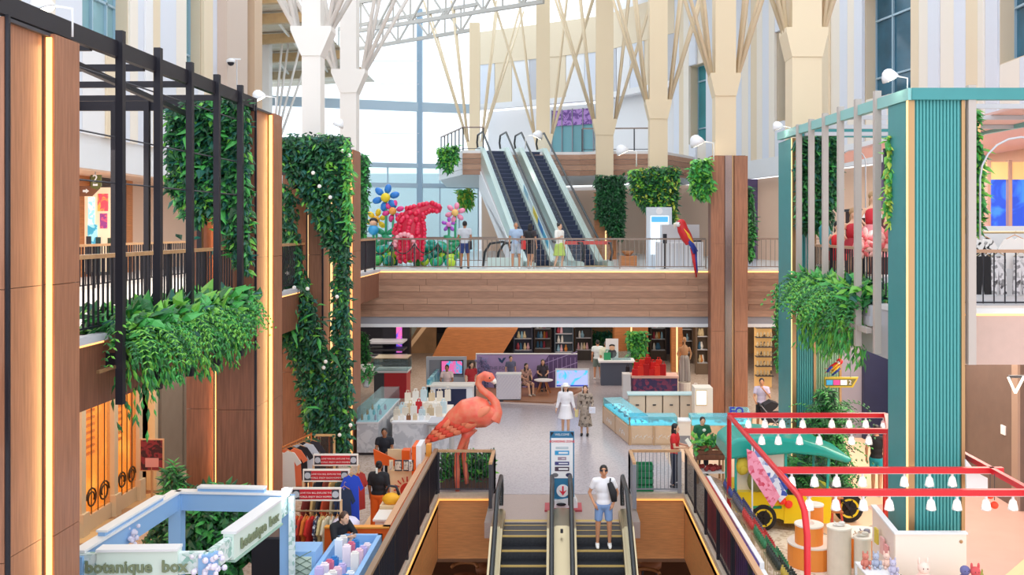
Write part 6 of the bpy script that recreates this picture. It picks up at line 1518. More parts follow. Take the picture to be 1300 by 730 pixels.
t = thing('white_pedestal', 'white pedestal between the two aqua glass counters', 'pedestal', (3.93, 29.0, 0)); B().box(3.74, 4.12, 28.95, 29.45, 0, .72).make('body', white_w, t); B().box(3.72, 4.14, 28.93, 29.47, .72, .76).make('top', white, t); B().box(3.76, 4.1, 28.94, 28.95, .04, .3).make('grey_vent', grey, t)
t = thing('drawer_cabinet', 'beige drawer cabinets behind the aqua counters', 'cabinet', (3.4, 32.4, 0))
for k in range(4): s = B().box(2.5 + k * .58, 3.04 + k * .58, 32.3, 32.8, 0, .95).make('drawer_unit', M('beige_cab', '#d8c8b4', .5), t); B().box(2.72 + k * .58, 2.83 + k * .58, 32.27, 32.3, .6, .64).make('handle', dgrey, s)
B().box(2.45, 4.85, 32.25, 32.85, .95, .99).make('top', M('aqua_top', '#b5dfe8', .3), t)
xa, xb = P(882, 0, 31.4).x, P(905, 0, 31.4).x
t = thing('light_box', 'white display box with a lit window by the tall walnut pillar', 'display', ((xa + xb) / 2, 31.6, 0)); B().box(xa, xb, 31.4, 32.1, 0, 1.35).make('body', white_w, t); B().box(xa + .06, xb - .22, 31.385, 31.4, .8, 1.25).make('lit_window', M('lit_window', '#fff0b8', .4, emit=1.4), t); B().box(xa + .04, xb - .2, 31.39, 31.4, .76, 1.29).make('window_frame', beige, t)
b = B(); text(b, 'EQ', (P(935, 0, 29.3).x, 29.3, .872), .34, depth=.06, bold=.01); o = b.make('letter_sign', M('blue_letters', '#3a4ab8', .4)); tag(o, 'blue stand-up letters on the straight aqua counter', 'sign'); o['kind'] = 'stuff'; del o['kind']
# ================================================================ BACK ROW UNDER THE BRIDGE
t = thing('food_counter', 'slate grey food counter with white worktop', 'counter', (2.6, 40.3, 0)); xa, xb = P(763, 0, 40).x, P(803, 0, 40).x
B().box(xa, xb, 40, 40.8, 0, .98).make('body', M('slate', '#4d5566', .5), t); B().box(xa - .1, xb + .1, 39.9, 40.9, .98, 1.05).make('worktop', white, t); B().box(xa + .5, xb - .05, 40.2, 40.8, 1.05, 1.35).make('glass_display', glass_b, t)
t = thing('menu_poster', 'tilted white poster of a child on the food counter', 'poster', (P(777, 0, 40.6).x, 40.6, 1.05)); xa, xb = P(769, 0, 40.6).x, P(785, 0, 40.6).x; za, zb = 1.06, EYE - (430 - VY) * 40.6 / FPX
B().box(xa, xb, 40.6, 40.63, za, zb).make('board', white, t); B().ell(((xa + xb) / 2, 40.59, za + .22), (.2, .01, .2), 12, 6).make('printed_shirt', dgrey, t); B().ell(((xa + xb) / 2, 40.59, za + .46), (.12, .012, .13), 12, 6).make('printed_face', SK['light'], t); B().ell(((xa + xb) / 2, 40.592, za + .55), (.13, .01, .07), 12, 6).make('printed_hair', hairk, t)
pbag_thing((P(771, 0, 40.3).x, 40.3, 1.05), .3, .3, '#2f9a68', 'green carrier bag on the food counter')
t = thing('bag_table', 'white table of bright red handbags with dark cloth front', 'table', (3.55, 37.3, 0)); xa, xb = P(802, 0, 37).x, P(862, 0, 37).x
B().box(xa, xb, 37, 38, .78, .86).make('top', M('pink_top', '#efc2b4', .5), t); B().box(xa + .05, xb - .05, 37.05, 37.95, 0, .78).make('cloth_front', M('plum_cloth', '#4a3f6c', .7, kind='speckle', scale=8, col2='#a04a6a'), t); B().box(xa - .35, xa - .05, 36.9, 37.5, 0, .95).make('white_side', white, t)
for k in range(11):
    x = xa + .15 + (k % 6) * .22 + (k // 6) * .1; y = 37.25 + (k // 6) * .4; h = .24 + .1 * (k % 3) + (k // 6) * .22
    pbag_thing((x, y, .86), .24, h, ('#e01f24', '#f03a2a', '#c8141c')[k % 3], ('scarlet', 'vermilion', 'deep red')[k % 3] + (' handbag in the front row of the bag table' if k < 6 else ' tall handbag at the back of the bag table'), (k % 5 - 2) * .12, 'red handbags on the table')
for k in range(3): pbag_thing((xa - .1 - k * .22 + .0, 37.8, .96 if False else .86), .16, .26, ('#26242a', '#e8e4e4', '#26242a')[k], ('black small bag at the end of the red handbag table', 'pale small bag between two black ones', 'black small bag by the food counter')[k]) if k == 0 else None
t = thing('dress_mannequin', 'mannequin in tan top and striped trousers on a plinth', 'mannequin', (P(869, 0, 38).x, 38, 0)); q = Vector(t.location)
B().lathe([(.25, 0), (.25, .45), (.22, .47)], q, 14).make('plinth', white_w, t)
b = B(); b.ell(q + Vector((0, 0, 1.72)), (.16, .11, .26), 12, 8); b.tube([q + Vector((0, 0, 1.9)), q + Vector((0, 0, 2.08))], [.05, .045], 8); b.ell(q + Vector((0, 0, 2.18)), (.08, .09, .12), 10, 8)
for sg in (-1, 1): b.tube([q + Vector((sg * .18, 0, 1.88)), q + Vector((sg * .27, .03, 1.6)), q + Vector((sg * .2, -.1, 1.38))], [.05, .045, .03], 8)
remesh(b, .03, 1).make('torso', M('manikin_tan', '#b98a62', .5), t, smooth=True)
b = B().ell(q + Vector((0, 0, 1.45)), (.19, .14, .14), 12, 8)
for sg in (-1, 1): b.tube([q + Vector((sg * .09, 0, 1.42)), q + Vector((sg * .12, 0, .9)), q + Vector((sg * .13, 0, .5))], [.12, .12, .13], 10)
remesh(b, .03, 1).make('striped_trousers', M('stripe_bw', '#d8d2cc', .8, kind='wave', scale=7, col2='#26242a', stretch=(1, 0, 0)), t, smooth=True)
pbag_thing((q.x + .45, 38, .0), .3, .3, '#f0e8e6', 'white tote bag beside the striped trouser mannequin')
t = thing('pram', 'black pram pushed beside the aqua counter', 'pram', (P(981, 0, 30.4).x, 30.4, 0)); q = Vector(t.location); bk = cloth('#1f1f26')
B().prism([(-.32, .45), (.3, .42), (.36, .75), (-.1, .72), (-.34, .8)], q.y - .22, q.y + .22, 'y').xf(Matrix.Translation((q.x, 0, 0))).make('seat', bk, t)
B().prism([(-.36, .78), (-.3, 1.0), (-.08, 1.12), (.14, 1.05), (.1, .95), (-.1, .78)], q.y - .23, q.y + .23, 'y').xf(Matrix.Translation((q.x, 0, 0))).make('hood', bk, t)
for sx in (-.3, .3):
    for sy in (-.24, .24): B().lathe([(.02, -.02), (.13, -.02), (.14, 0), (.13, .02), (.02, .02)], n=14).xf(Matrix.Translation((q.x + sx, q.y + sy, .14)) @ Matrix.Rotation(math.pi / 2, 4, 'X')).make('wheel', rubber, t, smooth=True)
for sy in (-.22, .22): B().bar((q.x - .3, q.y + sy, .14), (q.x + .2, q.y + sy, .6), .03).make('frame_tube', grey, t); B().bar((q.x + .3, q.y + sy, .14), (q.x - .42, q.y + sy, 1.0), .03).make('frame_tube', grey, t)
B().bar((q.x - .42, q.y - .22, 1.0), (q.x - .42, q.y + .22, 1.0), .035).make('push_bar', rubber, t)
# display shelves seen in the shop behind the pram
t = thing('display_shelf', 'lit shelving of jars in the shop behind the pram', 'shelf', (P(975, 0, 39).x, 39.5, 0))
xa, xb = P(962, 0, 39).x, P(984, 0, 39).x
B().box(xa, xb, 39.6, 39.7, 0, 3.2).make('back', M('lit_back', '#d8a868', .5, emit=.35), t)
for k in range(7):
    s = B().box(xa, xb, 39.2, 39.6, .5 + k * .4, .53 + k * .4).make('shelf_board', dgrey, t)
    b = B()
    for j in range(5): b.lathe([(.04, 0), (.05, .1), (.03, .2)], (xa + .08 + j * .14, 39.4, .53 + k * .4), 8)
    b.make('jars', M('jar_mix', '#e0c9a0', .4, kind='speckle', scale=6, col2='#4a3a30'), t, kind='stuff')
# ================================================================ VEGETABLE CART
t = thing('vegetable_cart', 'timber crate cart piled with leafy vegetables', 'cart', (4.0, 24.9, 0)); xa, xb = P(884, 0, 24.6).x, P(920, 0, 24.6).x
B().box(xa, xb, 24.6, 25.2, .62, .66).make('tray_base', wood_d, t)
for k in range(3): B().box(xa, xb, 24.58, 24.6, .66 + k * .12, .76 + k * .12).make('slat', wood_d, t)
for x in (xa, xb - .02): B().box(x, x + .02, 24.6, 25.2, .66, 1.0).make('side', wood_d, t)
B().box(xa, xb, 24.55, 25.2, .28, .32).make('lower_shelf', white, t)
for x in (xa + .02, xb - .06):
    for y in (24.6, 25.14): B().bar((x + .02, y + .02, 0), (x + .02, y + .02, .62), .05).make('leg', wood_rail, t)
foliage(t, lambda: Vector((random.uniform(xa, xb), random.uniform(24.6, 25.2), random.uniform(.85, 1.08))), 260, .18, .1, (g6, g3, g2), droop=-.4, name='leafy_greens')
b = B()
for k in range(16): b.ell((random.uniform(xa + .05, xb - .05), random.uniform(24.6, 25.0), .38), .06, 8, 6)
b.make('produce', M('produce', '#b83a3a', .5, var=.6, scale=5), t, kind='stuff')
# ================================================================ TUK-TUK
yel2 = M('tuk_yellow', '#f4d416', .3); tealr = M('tuk_teal', '#22a598', .25); dk = M('tyre', '#232020', .8)
t = thing('tuk_tuk', 'yellow three-wheeled tuk-tuk with a teal canopy', 'vehicle', (5.3, 21.4, 0)); Y0, Y1 = 20.75, 22.0
B().prism([(3.95, .42), (4.2, .3), (4.9, .28), (5.05, .22), (5.9, .22), (6.05, .3), (6.25, .75), (6.1, .8), (5.95, .5), (5.1, .48), (5.05, .86), (3.95, .86)], Y0, Y1, 'y').make('body_shell', yel2, t)
B().prism([(5.0, .18), (6.0, .18), (6.06, .75), (5.62, .78), (5.02, .8)], Y0 - .02, Y0 + .02, 'y').make('side_door', yel2, t)
b = B(); sec = [(3.72, 1.58), (3.75, 1.9), (3.95, 2.06), (4.6, 2.1), (5.4, 2.02), (5.9, 1.86), (6.5, 1.6), (6.4, 1.5), (5.8, 1.66), (5.2, 1.72), (4.4, 1.66)]
b.prism(sec, Y0 - .1, Y1 + .1, 'y'); o = b.make('canopy', tealr, t); m = o.modifiers.new('b', 'BEVEL'); m.width = .12; m.segments = 3; m.limit_method = 'ANGLE'
for x, zt_ in ((3.95, 1.7), (5.05, 1.75), (6.0, 1.75)):
    for y in (Y0 + .04, Y1 - .04): B().bar((x if x < 6 else 5.95, y, .6), (x, y, zt_), .05).make('canopy_post', tealr, t)
B().box(4.0, 5.05, Y0 + .2, Y0 + .24, .86, 1.66).make('rear_display_panel', M('cream_panel', '#fbf0de', .6), t)
B().prism([(6.0, .8), (6.12, .8), (6.02, 1.6), (5.94, 1.6)], Y0 + .1, Y1 - .1, 'y').make('windscreen', glass_b, t)
def wheel(x, y, r, w=.07):
    s = B().lathe([(r * .62, -w), (r * .9, -w * 1.1), (r, -w * .5), (r, w * .5), (r * .9, w * 1.1), (r * .62, w)], n=22).xf(Matrix.Translation((x, y, r)) @ Matrix.Rotation(math.pi / 2, 4, 'X')).make('tyre', dk, t, smooth=True)
    B().lathe([(.02, -w * .5), (r * .66, -w * 1.15), (r * .66, w * 1.15), (.02, w * .5)], n=22).xf(Matrix.Translation((x, y, r)) @ Matrix.Rotation(math.pi / 2, 4, 'X')).make('rim', yel2, s)
    B().lathe([(.01, -w * .8), (r * .16, -w * 1.4), (r * .16, w * 1.4), (.01, w * 1.4)], n=12).xf(Matrix.Translation((x, y, r)) @ Matrix.Rotation(math.pi / 2, 4, 'X')).make('hub', dk, s)
    for k in range(5): a = k * 2 * math.pi / 5; B().bar((x, y - w * 1.2, r), (x + r * .6 * math.cos(a), y - w * 1.2, r + r * .6 * math.sin(a)), .03).make('spoke', dk, s)
wheel(6.62, 21.4, .33); wheel(4.55, Y0 + .05, .3); wheel(4.55, Y1 - .05, .3)
B().bar((6.62, 21.25, .33), (6.2, 21.25, .85), .05).make('fork', black, t); B().bar((6.62, 21.55, .33), (6.2, 21.55, .85), .05).make('fork', black, t)
B().prism([(6.35, .62), (6.7, .72), (6.95, .55), (6.97, .6), (6.7, .78), (6.34, .68)], 21.28, 21.52, 'y').make('mudguard', dk, t)
B().bar((6.05, 20.95, 1.02), (6.05, 21.85, 1.02), .04).make('handlebar', black, t)
for x, z in ((5.0, .74), (5.14, .66)): B().ell((x - .05, Y0 - .06, z - .05), (.09, .05, .09), 10, 8).make('tail_lamp', M('lamp_red', '#e0301f', .3, emit=.2), t, smooth=True)
B().box(4.3, 4.95, Y0 - .015, Y0, .5, .56).make('body_stripe', M('stripe_green', '#1f9a60', .4), t)
B().box(5.05, 5.9, Y0 + .1, Y1 - .1, .48, .62).make('seat', dk, t)
def backpack(p, col, label, s=1):
    t = thing('backpack', label, 'bag', p, random.uniform(-.3, .3)); m = M('bp_' + col.strip('#'), col, .6)
    B().ell((0, 0, .2 * s), (.15 * s, .09 * s, .2 * s), 12, 8).make('body', m, t, smooth=True, world=False); B().ell((0, -.08 * s, .13 * s), (.1 * s, .05 * s, .1 * s), 10, 6).make('pocket', m, t, smooth=True, world=False); B().tube([(-.06 * s, 0, .38 * s), (0, 0, .45 * s), (.06 * s, 0, .38 * s)], .012, 5).make('handle', dgrey, t, world=False)
backpack((4.1, 20.8, 1.22), '#d9c23a', 'yellow patterned backpack hung on the cart panel')
backpack((4.42, 20.8, 1.2), '#2b50c0', 'bright blue backpack hung on the cart panel')
backpack((4.36, 20.72, .87), '#8a8a4a', 'olive camouflage backpack on the tuk-tuk ledge', 1.15)
backpack((4.66, 20.75, .87), '#5a2f2c', 'maroon backpack on the tuk-tuk ledge', .9)
backpack((4.98, 20.72, .9), '#2f52b8', 'second blue backpack at the tuk-tuk doorway', .95)
t = thing('polka_towel', 'pink polka dot towel draped over a slanted board', 'towel', (4.5, 20.3, .0)); pk = M('pink_polka', '#f2a0bc', .7, kind='speckle', scale=14, col2='#d23a5a')
B().prism([(v.x, v.z) for v in [P(*q, 20.3) for q in ((948, 570), (958, 574), (990, 630), (980, 645), (950, 598))]], 20.28, 20.32, 'y').make('towel', pk, t); B().prism([(v.x, v.z) for v in [P(*q, 20.3) for q in ((957, 562), (967, 572), (1000, 628), (990, 638), (958, 580))]], 20.29, 20.33, 'y').make('printed_edge', M('blue_letters_cloth', '#e6ecf6', .7, kind='speckle', scale=9, col2='#2a4fb0'), t); B().bar((4.22, 20.34, .0), (4.22, 20.34, 2.0), .03).make('post', white, t)
# ================================================================ RED PERGOLA WITH SPOT LAMPS
redp = M('pergola_red', '#d3202c', .35); PZ = 2.7
t = thing('red_pergola', 'red tubular pergola arching over the toy stall', 'frame', (5.2, 17, 0))
b = B(); L0 = 3.68
B().tube([(L0, 20.1, 0), (L0, 20.1, PZ - .15), (L0 - .02, 20.0, PZ - .04), (L0 - .03, 19.8, PZ), (L0 - .08, 15.0, PZ), (L0 - .08, 14.0, PZ - .02), (L0 - .08, 13.7, PZ - .14), (L0 - .08, 13.55, PZ - .45), (L0 - .08, 13.5, 0)], .05, 8).make('side_hoop', redp, t, smooth=True)
bars = [(20.0, 6.98), (18.45, 6.5), (15.45, 7.3), (14.15, 7.6)]
for y, x1 in bars: s = B().bar((L0 - .05, y, PZ), (x1, y, PZ), .09, .09).make('cross_bar', redp, t); B().box(L0 + .1, x1 - .05, y - .02, y + .02, PZ - .06, PZ - .045).make('white_underside', white, t)  # plain white strip on each bar's underside, gives no light
for x, y in ((6.5, 18.45), (6.98, 20.0)): B().bar((x, y, 0), (x, y, PZ), .1, .1).make('post', redp, t)
B().bar((6.5, 18.45, PZ), (6.98, 20.0, PZ), .08).make('side_bar', redp, t); B().bar((7.12, 16.6, PZ), (7.12, 13.2, PZ), .08, .09).make('side_bar', redp, t); B().bar((7.12, 16.6, PZ), (7.12, 16.6, 0), .08).make('post', redp, t)
lampg = glassmat('clear_lamp_glass', '#f6f8fb', .5)
proto = None
for bi, (xs_, y, nm) in enumerate((((950, 971, 993, 1019, 1056, 1078, 1099, 1122), 20.0, 'rearmost'), ((967, 988, 1015, 1040, 1081, 1103), 18.45, 'second'), ((1005, 1034, 1062, 1095, 1148, 1180, 1209), 15.45, 'third'), ((1027, 1061, 1096, 1129, 1182, 1215, 1252, 1286), 14.15, 'foremost'))):
    for k, x in enumerate(xs_):
        p = (P(x, 0, y).x, y, PZ - .05); lb_ = 'clear spot lamp hanging from the %s red pergola bar' % nm
        if proto is None:
            proto = thing('spot_lamp', lb_, 'lamp', p, 0, 'pergola spot lamps')
            B().cyl((0, 0, 0), (0, 0, -.07), .02, n=8).make('stem', white, proto, world=False); B().lathe([(.025, -.05), (.05, -.08), (.06, -.13), (.075, -.2), (.07, -.215), (.05, -.16)], n=14).make('shade', lampg, proto, smooth=True, world=False); B().ell((0, 0, -.175), (.038, .038, .05), 10, 8).make('bulb', M('spot_bulb', '#fff2dc', .4, emit=6), proto, smooth=True, world=False)
        else: o = dup(proto, p, 0, lb_, 'pergola spot lamps')
# ================================================================ TOY STALL
orr = M('orange_laminate', '#f0913a', .45); whl = M('pale_wood_laminate', '#e6d8c8', .5, var=.08, scale=6)
def drum(x, y, r, h, mat, label, top=white_w):
    t = thing('round_plinth', label, 'plinth', (x, y, 0)); B().lathe([(r * .97, 0), (r, .02), (r, h - .03)], (x, y, 0), 28).make('body', mat, t, smooth=False); B().lathe([(r + .012, h - .03), (r + .012, h), (.01, h + .002)], (x, y, 0), 28).make('top', top, t)
drum(5.42, 18.1, .225, .95, whl, 'tall pale cylindrical plinth in the toy stall'); drum(5.82, 17.95, .16, .8, whl, 'narrow pale cylindrical plinth beside the tall one')
drum(5.05, 18.7, .46, .46, orr, 'wide low orange drum plinth with white top'); drum(4.98, 18.62, .27, .84, orr, 'orange drum stacked on the low orange plinth')
drum(5.3, 19.4, .18, 1.0, orr, 'slim orange drum behind the tall pale plinth'); drum(6.1, 18.75, .42, .62, orr, 'orange drum plinth next to the white partition')
for k, (x, y, z, c) in enumerate(((5.42, 18.1, .95, '#e6e2dc'), (5.82, 17.95, .8, '#d8d0c4'), (6.1, 18.7, .62, '#8f8f9c'), (5.95, 18.55, .62, '#c9b29a'))):
    t = thing('shoe', ('cream sandal on the tall pale plinth', 'stone sandal on the narrow pale plinth', 'grey clog on the orange drum', 'tan clog on the orange drum')[k], 'shoe', (x, y, z)); m = M('shoe_%d' % k, c, .6)
    B().ell((x, y, z + .025), (.13, .055, .025), 12, 5).make('sole', m, t, smooth=True); B().ell((x + .05, y, z + .06), (.07, .05, .035), 10, 5).make('upper', m, t, smooth=True); B().tube([(x - .06, y - .05, z + .04), (x - .09, y, z + .09), (x - .06, y + .05, z + .04)], .012, 5).make('strap', m, t)
t = thing('bottle_display', 'tall clear bottle display on the orange drum', 'display', (4.98, 18.62, .84)); B().lathe([(.1, 0), (.1, .02), (.03, .04), (.03, .5), (.06, .52)], (4.98, 18.62, .84), 12).make('stand', M('pink_clear', '#f0d8cc', .3), t, smooth=True)
# white partition
t = thing('white_partition', 'white two-sided partition screen in front of the near teal pillar', 'partition', (6.1, 15.6, 0)); ivory = M('ivory_board', '#f2e2d4', .5)
B().box(5.58, 6.75, 15.55, 15.62, 0, 1.62).make('front_board', ivory, t); B().prism([(5.58, 15.62), (5.64, 15.62), (5.78, 17.1), (5.72, 17.1)], 0, 1.62).make('side_board', M('ivory_board2', '#e9d8cf', .5), t); B().box(5.56, 6.77, 15.53, 15.64, 1.62, 1.65).make('top_edge', white, t); B().prism([(5.56, 15.64), (5.66, 15.64), (5.8, 17.12), (5.7, 17.12)], 1.62, 1.65).make('top_edge', white, t)
B().ell((6.66, 15.54, 1.5), (.03, .01, .03), 8, 5).make('brass_knob', brass, t)
for k, (y, c) in enumerate(((15.9, '#e9a0a0'), (16.1, '#e8b4b0'), (16.4, '#d8c04a'))): B().box(5.57, 5.6, y, y + .16, 1.0 + .08 * k, 1.3 + .06 * k).make('pinned_card', M('card%d' % k, c, .6), t)
# plush toys, fruit cushions, shelf in front
def plush(p, col, label, s=1, ears=True):
    t = thing('plush_toy', label, 'toy', p); m = M('plush_' + col.strip('#'), col, .9)
    B().ell((0, 0, .12 * s), (.11 * s, .09 * s, .12 * s), 10, 7).make('body', m, t, smooth=True, world=False); h = B().ell((0, -.01, .29 * s), (.09 * s, .08 * s, .085 * s), 10, 7).make('head', m, t, smooth=True, world=False)
    for sg in (-1, 1):
        if ears: B().ell((sg * .06 * s, 0, .38 * s), (.025 * s, .02 * s, .06 * s), 8, 5).make('ear', m, h, smooth=True, world=False)
        B().ell((sg * .11 * s, -.04, .14 * s), (.035 * s, .035 * s, .07 * s), 8, 5).make('arm', m, t, smooth=True, world=False); B().ell((sg * .07 * s, -.08, .04 * s), (.04 * s, .07 * s, .04 * s), 8, 5).make('leg', m, t, smooth=True, world=False); B().ell((sg * .03 * s, -.085 * s, .3 * s), .009 * s, 6, 4).make('eye', eyem, h, world=False)
sx_, sy_ = 5.45, 14.5
t = thing('toy_shelf', 'white shelf unit of plush toys before the partition', 'shelf', (6.1, 14.8, 0)); B().box(5.62, 6.75, 14.6, 15.1, .98, 1.02).make('top', white, t); B().box(5.62, 6.75, 15.06, 15.1, 0, .98).make('back', white_w, t)
for x in (5.62, 6.18, 6.71): B().box(x, x + .04, 14.6, 15.06, 0, .98).make('divider', white, t)
B().box(5.66, 6.71, 14.62, 15.06, .5, .53).make('inner_shelf', white, t)
plush((5.75, 14.8, 1.02), '#f0d0c4', 'pale pink plush rabbit with red bow on the white shelf', 1.1); plush((6.42, 14.85, 1.02), '#6a6a9c', 'indigo plush bear on the white shelf', .9, False); plush((6.56, 14.8, 1.02), '#d0565a', 'red plush toy beside the indigo bear', .9); plush((6.68, 14.9, 1.02), '#9a9a4a', 'small olive plush at the shelf end', .6)
t = thing('keepsake_tray', 'cream tray of small trinkets on the white shelf', 'tray', (6.1, 14.8, 1.02)); B().box(5.95, 6.28, 14.68, 14.95, 1.02, 1.1).make('tray', ivory, t); foliage(t, lambda: Vector((random.uniform(5.98, 6.25), random.uniform(14.7, 14.92), 1.12)), 30, .08, .03, (M('paper_straw', '#e0d4b8', .7),), name='paper_straw')
for k in range(2):
    t = thing('white_stool', ('rounded white stool in front of the toy shelf', 'second rounded white stool by the toy shelf edge')[k], 'stool', (6.3 + k * .42, 14.0, 0)); x = 6.3 + k * .42
    B().lathe([(.17, .5), (.19, .52), (.19, .98), (.16, 1.03), (.02, 1.04)], (x, 14.0, 0), 18).make('seat', white, t, smooth=True)
    for a in range(4): B().cyl((x + .13 * math.cos(a * 1.57 + .78), 14 + .13 * math.sin(a * 1.57 + .78), .5), (x + .17 * math.cos(a * 1.57 + .78), 14 + .17 * math.sin(a * 1.57 + .78), 0), .02).make('leg', wood_rail, t)
t = thing('toy_rack', 'small white rack heaped with soft toys beside the partition', 'rack', (5.2, 15.3, 0)); 
for x in (4.95, 5.45):
    for y in (15.0, 15.6): B().bar((x, y, 0), (x, y, 1.15), .03).make('post', white, t)
for z in (.4, .75, 1.12): B().box(4.93, 5.47, 14.98, 15.62, z, z + .025).make('shelf_board', white, t)
for k in range(12):
    c, n = (('#e58f8a', 'coral'), ('#d8a08c', 'peach'), ('#b9b4cc', 'lilac'), ('#c97a6a', 'clay'), ('#a9b0c4', 'grey blue'), ('#e6c4b4', 'blush'))[k % 6]
    plush((5.02 + (k % 3) * .17, 15.05 + ((k // 3) % 2) * .3, (.425, .775, 1.145)[k // 4]), c, n + ' soft toy on the ' + ('bottom', 'middle', 'top')[k // 4] + ' board of the white rack', .62)
for k in range(3):
    t = thing('banana_cushion', 'yellow banana cushion hanging at the side of the white rack', 'cushion', (5.5, 14.95 + k * .12, .95), 0, 'banana cushions'); B().tube([(0, 0, .12), (.05, 0, 0), (.05, 0, -.14), (-.02, 0, -.26)], [.02, .055, .055, .015], 8).make('cushion', M('banana', '#f0d02a', .6), t, smooth=True, world=False); B().cyl((0, 0, .12), (-.01, 0, .18), .015).make('stalk', M('banana_stalk', '#8a6a2a', .7), t, world=False)
# panels and bottle racks along the well rail
cols = ('#c22a2a', '#a8262e', '#8f2234', '#6f2444', '#5a2a72', '#4a2f7a', '#1f7a50', '#3a4fa8', '#2f5fc0')
names = ('scarlet', 'brick red', 'crimson', 'burgundy', 'plum', 'purple', 'emerald', 'indigo', 'cobalt')
for k in range(9):
    y1 = 21.2 - k * .92; t = thing('display_board', names[k] + ' backed display board along the well railing', 'board', (3.42, y1 - .45, 0), 0, 'display boards by the rail')
    h = 1.08 if k < 6 else .98
    B().box(3.34, 3.38, y1 - .9, y1, .0, h).make('coloured_back', M('pb_' + names[k].replace(' ', '_'), cols[k], .5), t); B().box(3.38, 3.46, y1 - .9, y1, 0, h + .02).make('white_panel', white, t)
rc = (('#3f4a8a', 'navy'), ('#5a5a6a', 'grey'), ('#c23a3a', 'red'), ('#2f7a50', 'green'), ('#24302c', 'black'), ('#b9a040', 'ochre'), ('#8a4a6a', 'plum'))
for k in range(7):
    y = 20.2 - k * 1.05; c, n = rc[k]; t = thing('bottle_rack', 'tiered wire rack of ' + n + ' bottles along the display boards', 'rack', (3.75, y, 0))
    for r in range(3):
        z = 1.02 - r * .2; x = 3.6 + r * .2; B().box(x, x + .15, y - .45, y + .45, z - .02, z).make('tier', steel, t)
        for yy in (y - .44, y + .43): B().bar((x + .07, yy, 0), (x + .07, yy, z), .015).make('upright', steel, t)
        for j in range(8): B().lathe([(.035, 0), (.035, .1), (.015, .13), (.015, .16), (.022, .165)], (x + .075, y - .4 + j * .113, z), 8).make('bottle', M('bt_' + n, c, .35), t, smooth=True)
# red stand and orange stools in the walkway
t = thing('red_ladder_stand', 'red timber ladder stand by the pergola post', 'stand', (6.0, 20.3, 0))
for a, c in (((5.85, 20.1), (5.95, 20.3)), ((6.15, 20.1), (6.05, 20.3))): B().bar((a[0], a[1], 0), (c[0], c[1], 1.0), .04).make('leg', M('ladder_red', '#c8442c', .5), t)
for z in (.3, .6, .9): B().bar((5.88, 20.15, z), (6.12, 20.15, z), .035).make('rung', wood_o, t)
# ================================================================ BRIDGE: INFORMATION POINT
D = 36.2
t = thing('info_totem', 'tall pale information totem with blue screen on the bridge', 'sign', (P(837, 0, D).x, D, L2)); xa, xb = P(821, 0, D).x, P(853, 0, D).x
B().box(xa, xb, D, D + .3, L2, EYE - (263 - VY) * D / FPX).make('body', M('totem_pale', '#cfd6de', .4), t); B().box(xa + .15, xb - .12, D - .01, D, L2 + .5, EYE - (274 - VY) * D / FPX).make('screen', M('totem_screen', '#dff0fa', .3, emit=.7), t); B().box(xa + .18, xb - .15, D - .014, D - .01, EYE - (282 - VY) * D / FPX, EYE - (275 - VY) * D / FPX).make('blue_header', M('totem_hdr', '#4a9ad8', .3, emit=.6), t); B().lathe([(.08, 0), (.13, 0), (.13, .01), (.08, .01)], n=18).xf(Matrix.Translation(((xa + xb) / 2, D, EYE - (268 - VY) * D / FPX)) @ Matrix.Rotation(math.pi / 2, 4, 'X')).make('ring_emblem', white, t)
D = 35.4; xa, xb = P(832, 0, D).x, P(888, 0, D).x
t = thing('info_desk', 'grey and white information desk with striped front', 'desk', ((xa + xb) / 2, D, L2)); B().box(xa + .25, xb, D, D + .9, L2, EYE - (285 - VY) * D / FPX - .0).make('back_panel', M('desk_grey', '#c6c4c8', .5), t); B().box(xa, xb + .1, D - .25, D, L2, L2 + 1.0).make('front', white, t)
for k in range(12): B().box(xa + .06 + k * .14, xa + .1 + k * .14, D - .262, D - .25, L2 + .05, L2 + .95).make('stripe', lgrey, t)
B().box(xb - .28, xb + .05, D - .25, D, L2 + 1.0, L2 + 1.06).make('desk_top', dgrey, t)
t = thing('hand_sanitiser_post', 'black dispenser post in front of the information desk', 'post', (P(844, 0, 34.8).x, 34.8, L2)); q = Vector(t.location); B().cyl(q, q + Vector((0, 0, 1.05)), .03).make('pole', black, t); B().lathe([(.16, 0), (.16, .02), (.03, .03)], q, 14).make('base', black, t); B().box(q.x - .07, q.x + .07, q.y - .06, q.y + .06, q.z + .95, q.z + 1.3).make('dispenser', black, t)
t = thing('planter_box', 'timber planter box with bowl beside the hedge pillar', 'planter', (P(797, 0, 38).x, 38, L2)); q = Vector(t.location); B().box(q.x - .35, q.x + .35, 37.8, 38.3, L2, L2 + .4).make('box', wood_o, t); B().lathe([(.1, 0), (.25, .18), (.27, .2), (.2, .17)], q + Vector((0, 0, .4)), 14).make('bowl', M('terracotta', '#c98a5a', .6), t, smooth=True)
# curved handrail of the escalator coming up to the bridge
t = thing('escalator_newel', 'curved black handrail end of the rising escalator on the bridge', 'handrail', (P(628, 0, 37).x, 37, L2)); q = P(628, 335, 37)
for dx in (0, .55): B().tube([(q.x - .5 + dx, 37.6, L2 + .02), (q.x - .42 + dx, 37.4, L2 + .55), (q.x - .2 + dx, 37.3, L2 + .9), (q.x + .3 + dx, 37.2, L2 + .98), (q.x + .55 + dx, 37.2, L2 + .9), (q.x + .62 + dx, 37.2, L2 + .6)], .05, 8).make('handrail', rubber, t, smooth=True)
B().box(q.x - .3, q.x + 1.1, 37.3, 37.5, L2, L2 + .35).make('steel_skirt', pale_st, t)
B().box(P(717, 0, 37.6).x, P(775, 0, 37.6).x, 37.55, 37.6, L2 + .86, L2 + 1.0).make('gate_header', M('gate_red', '#c8504a', .5)); tag(C.objects['gate_header'], 'red header board across the escalator foot', 'board')
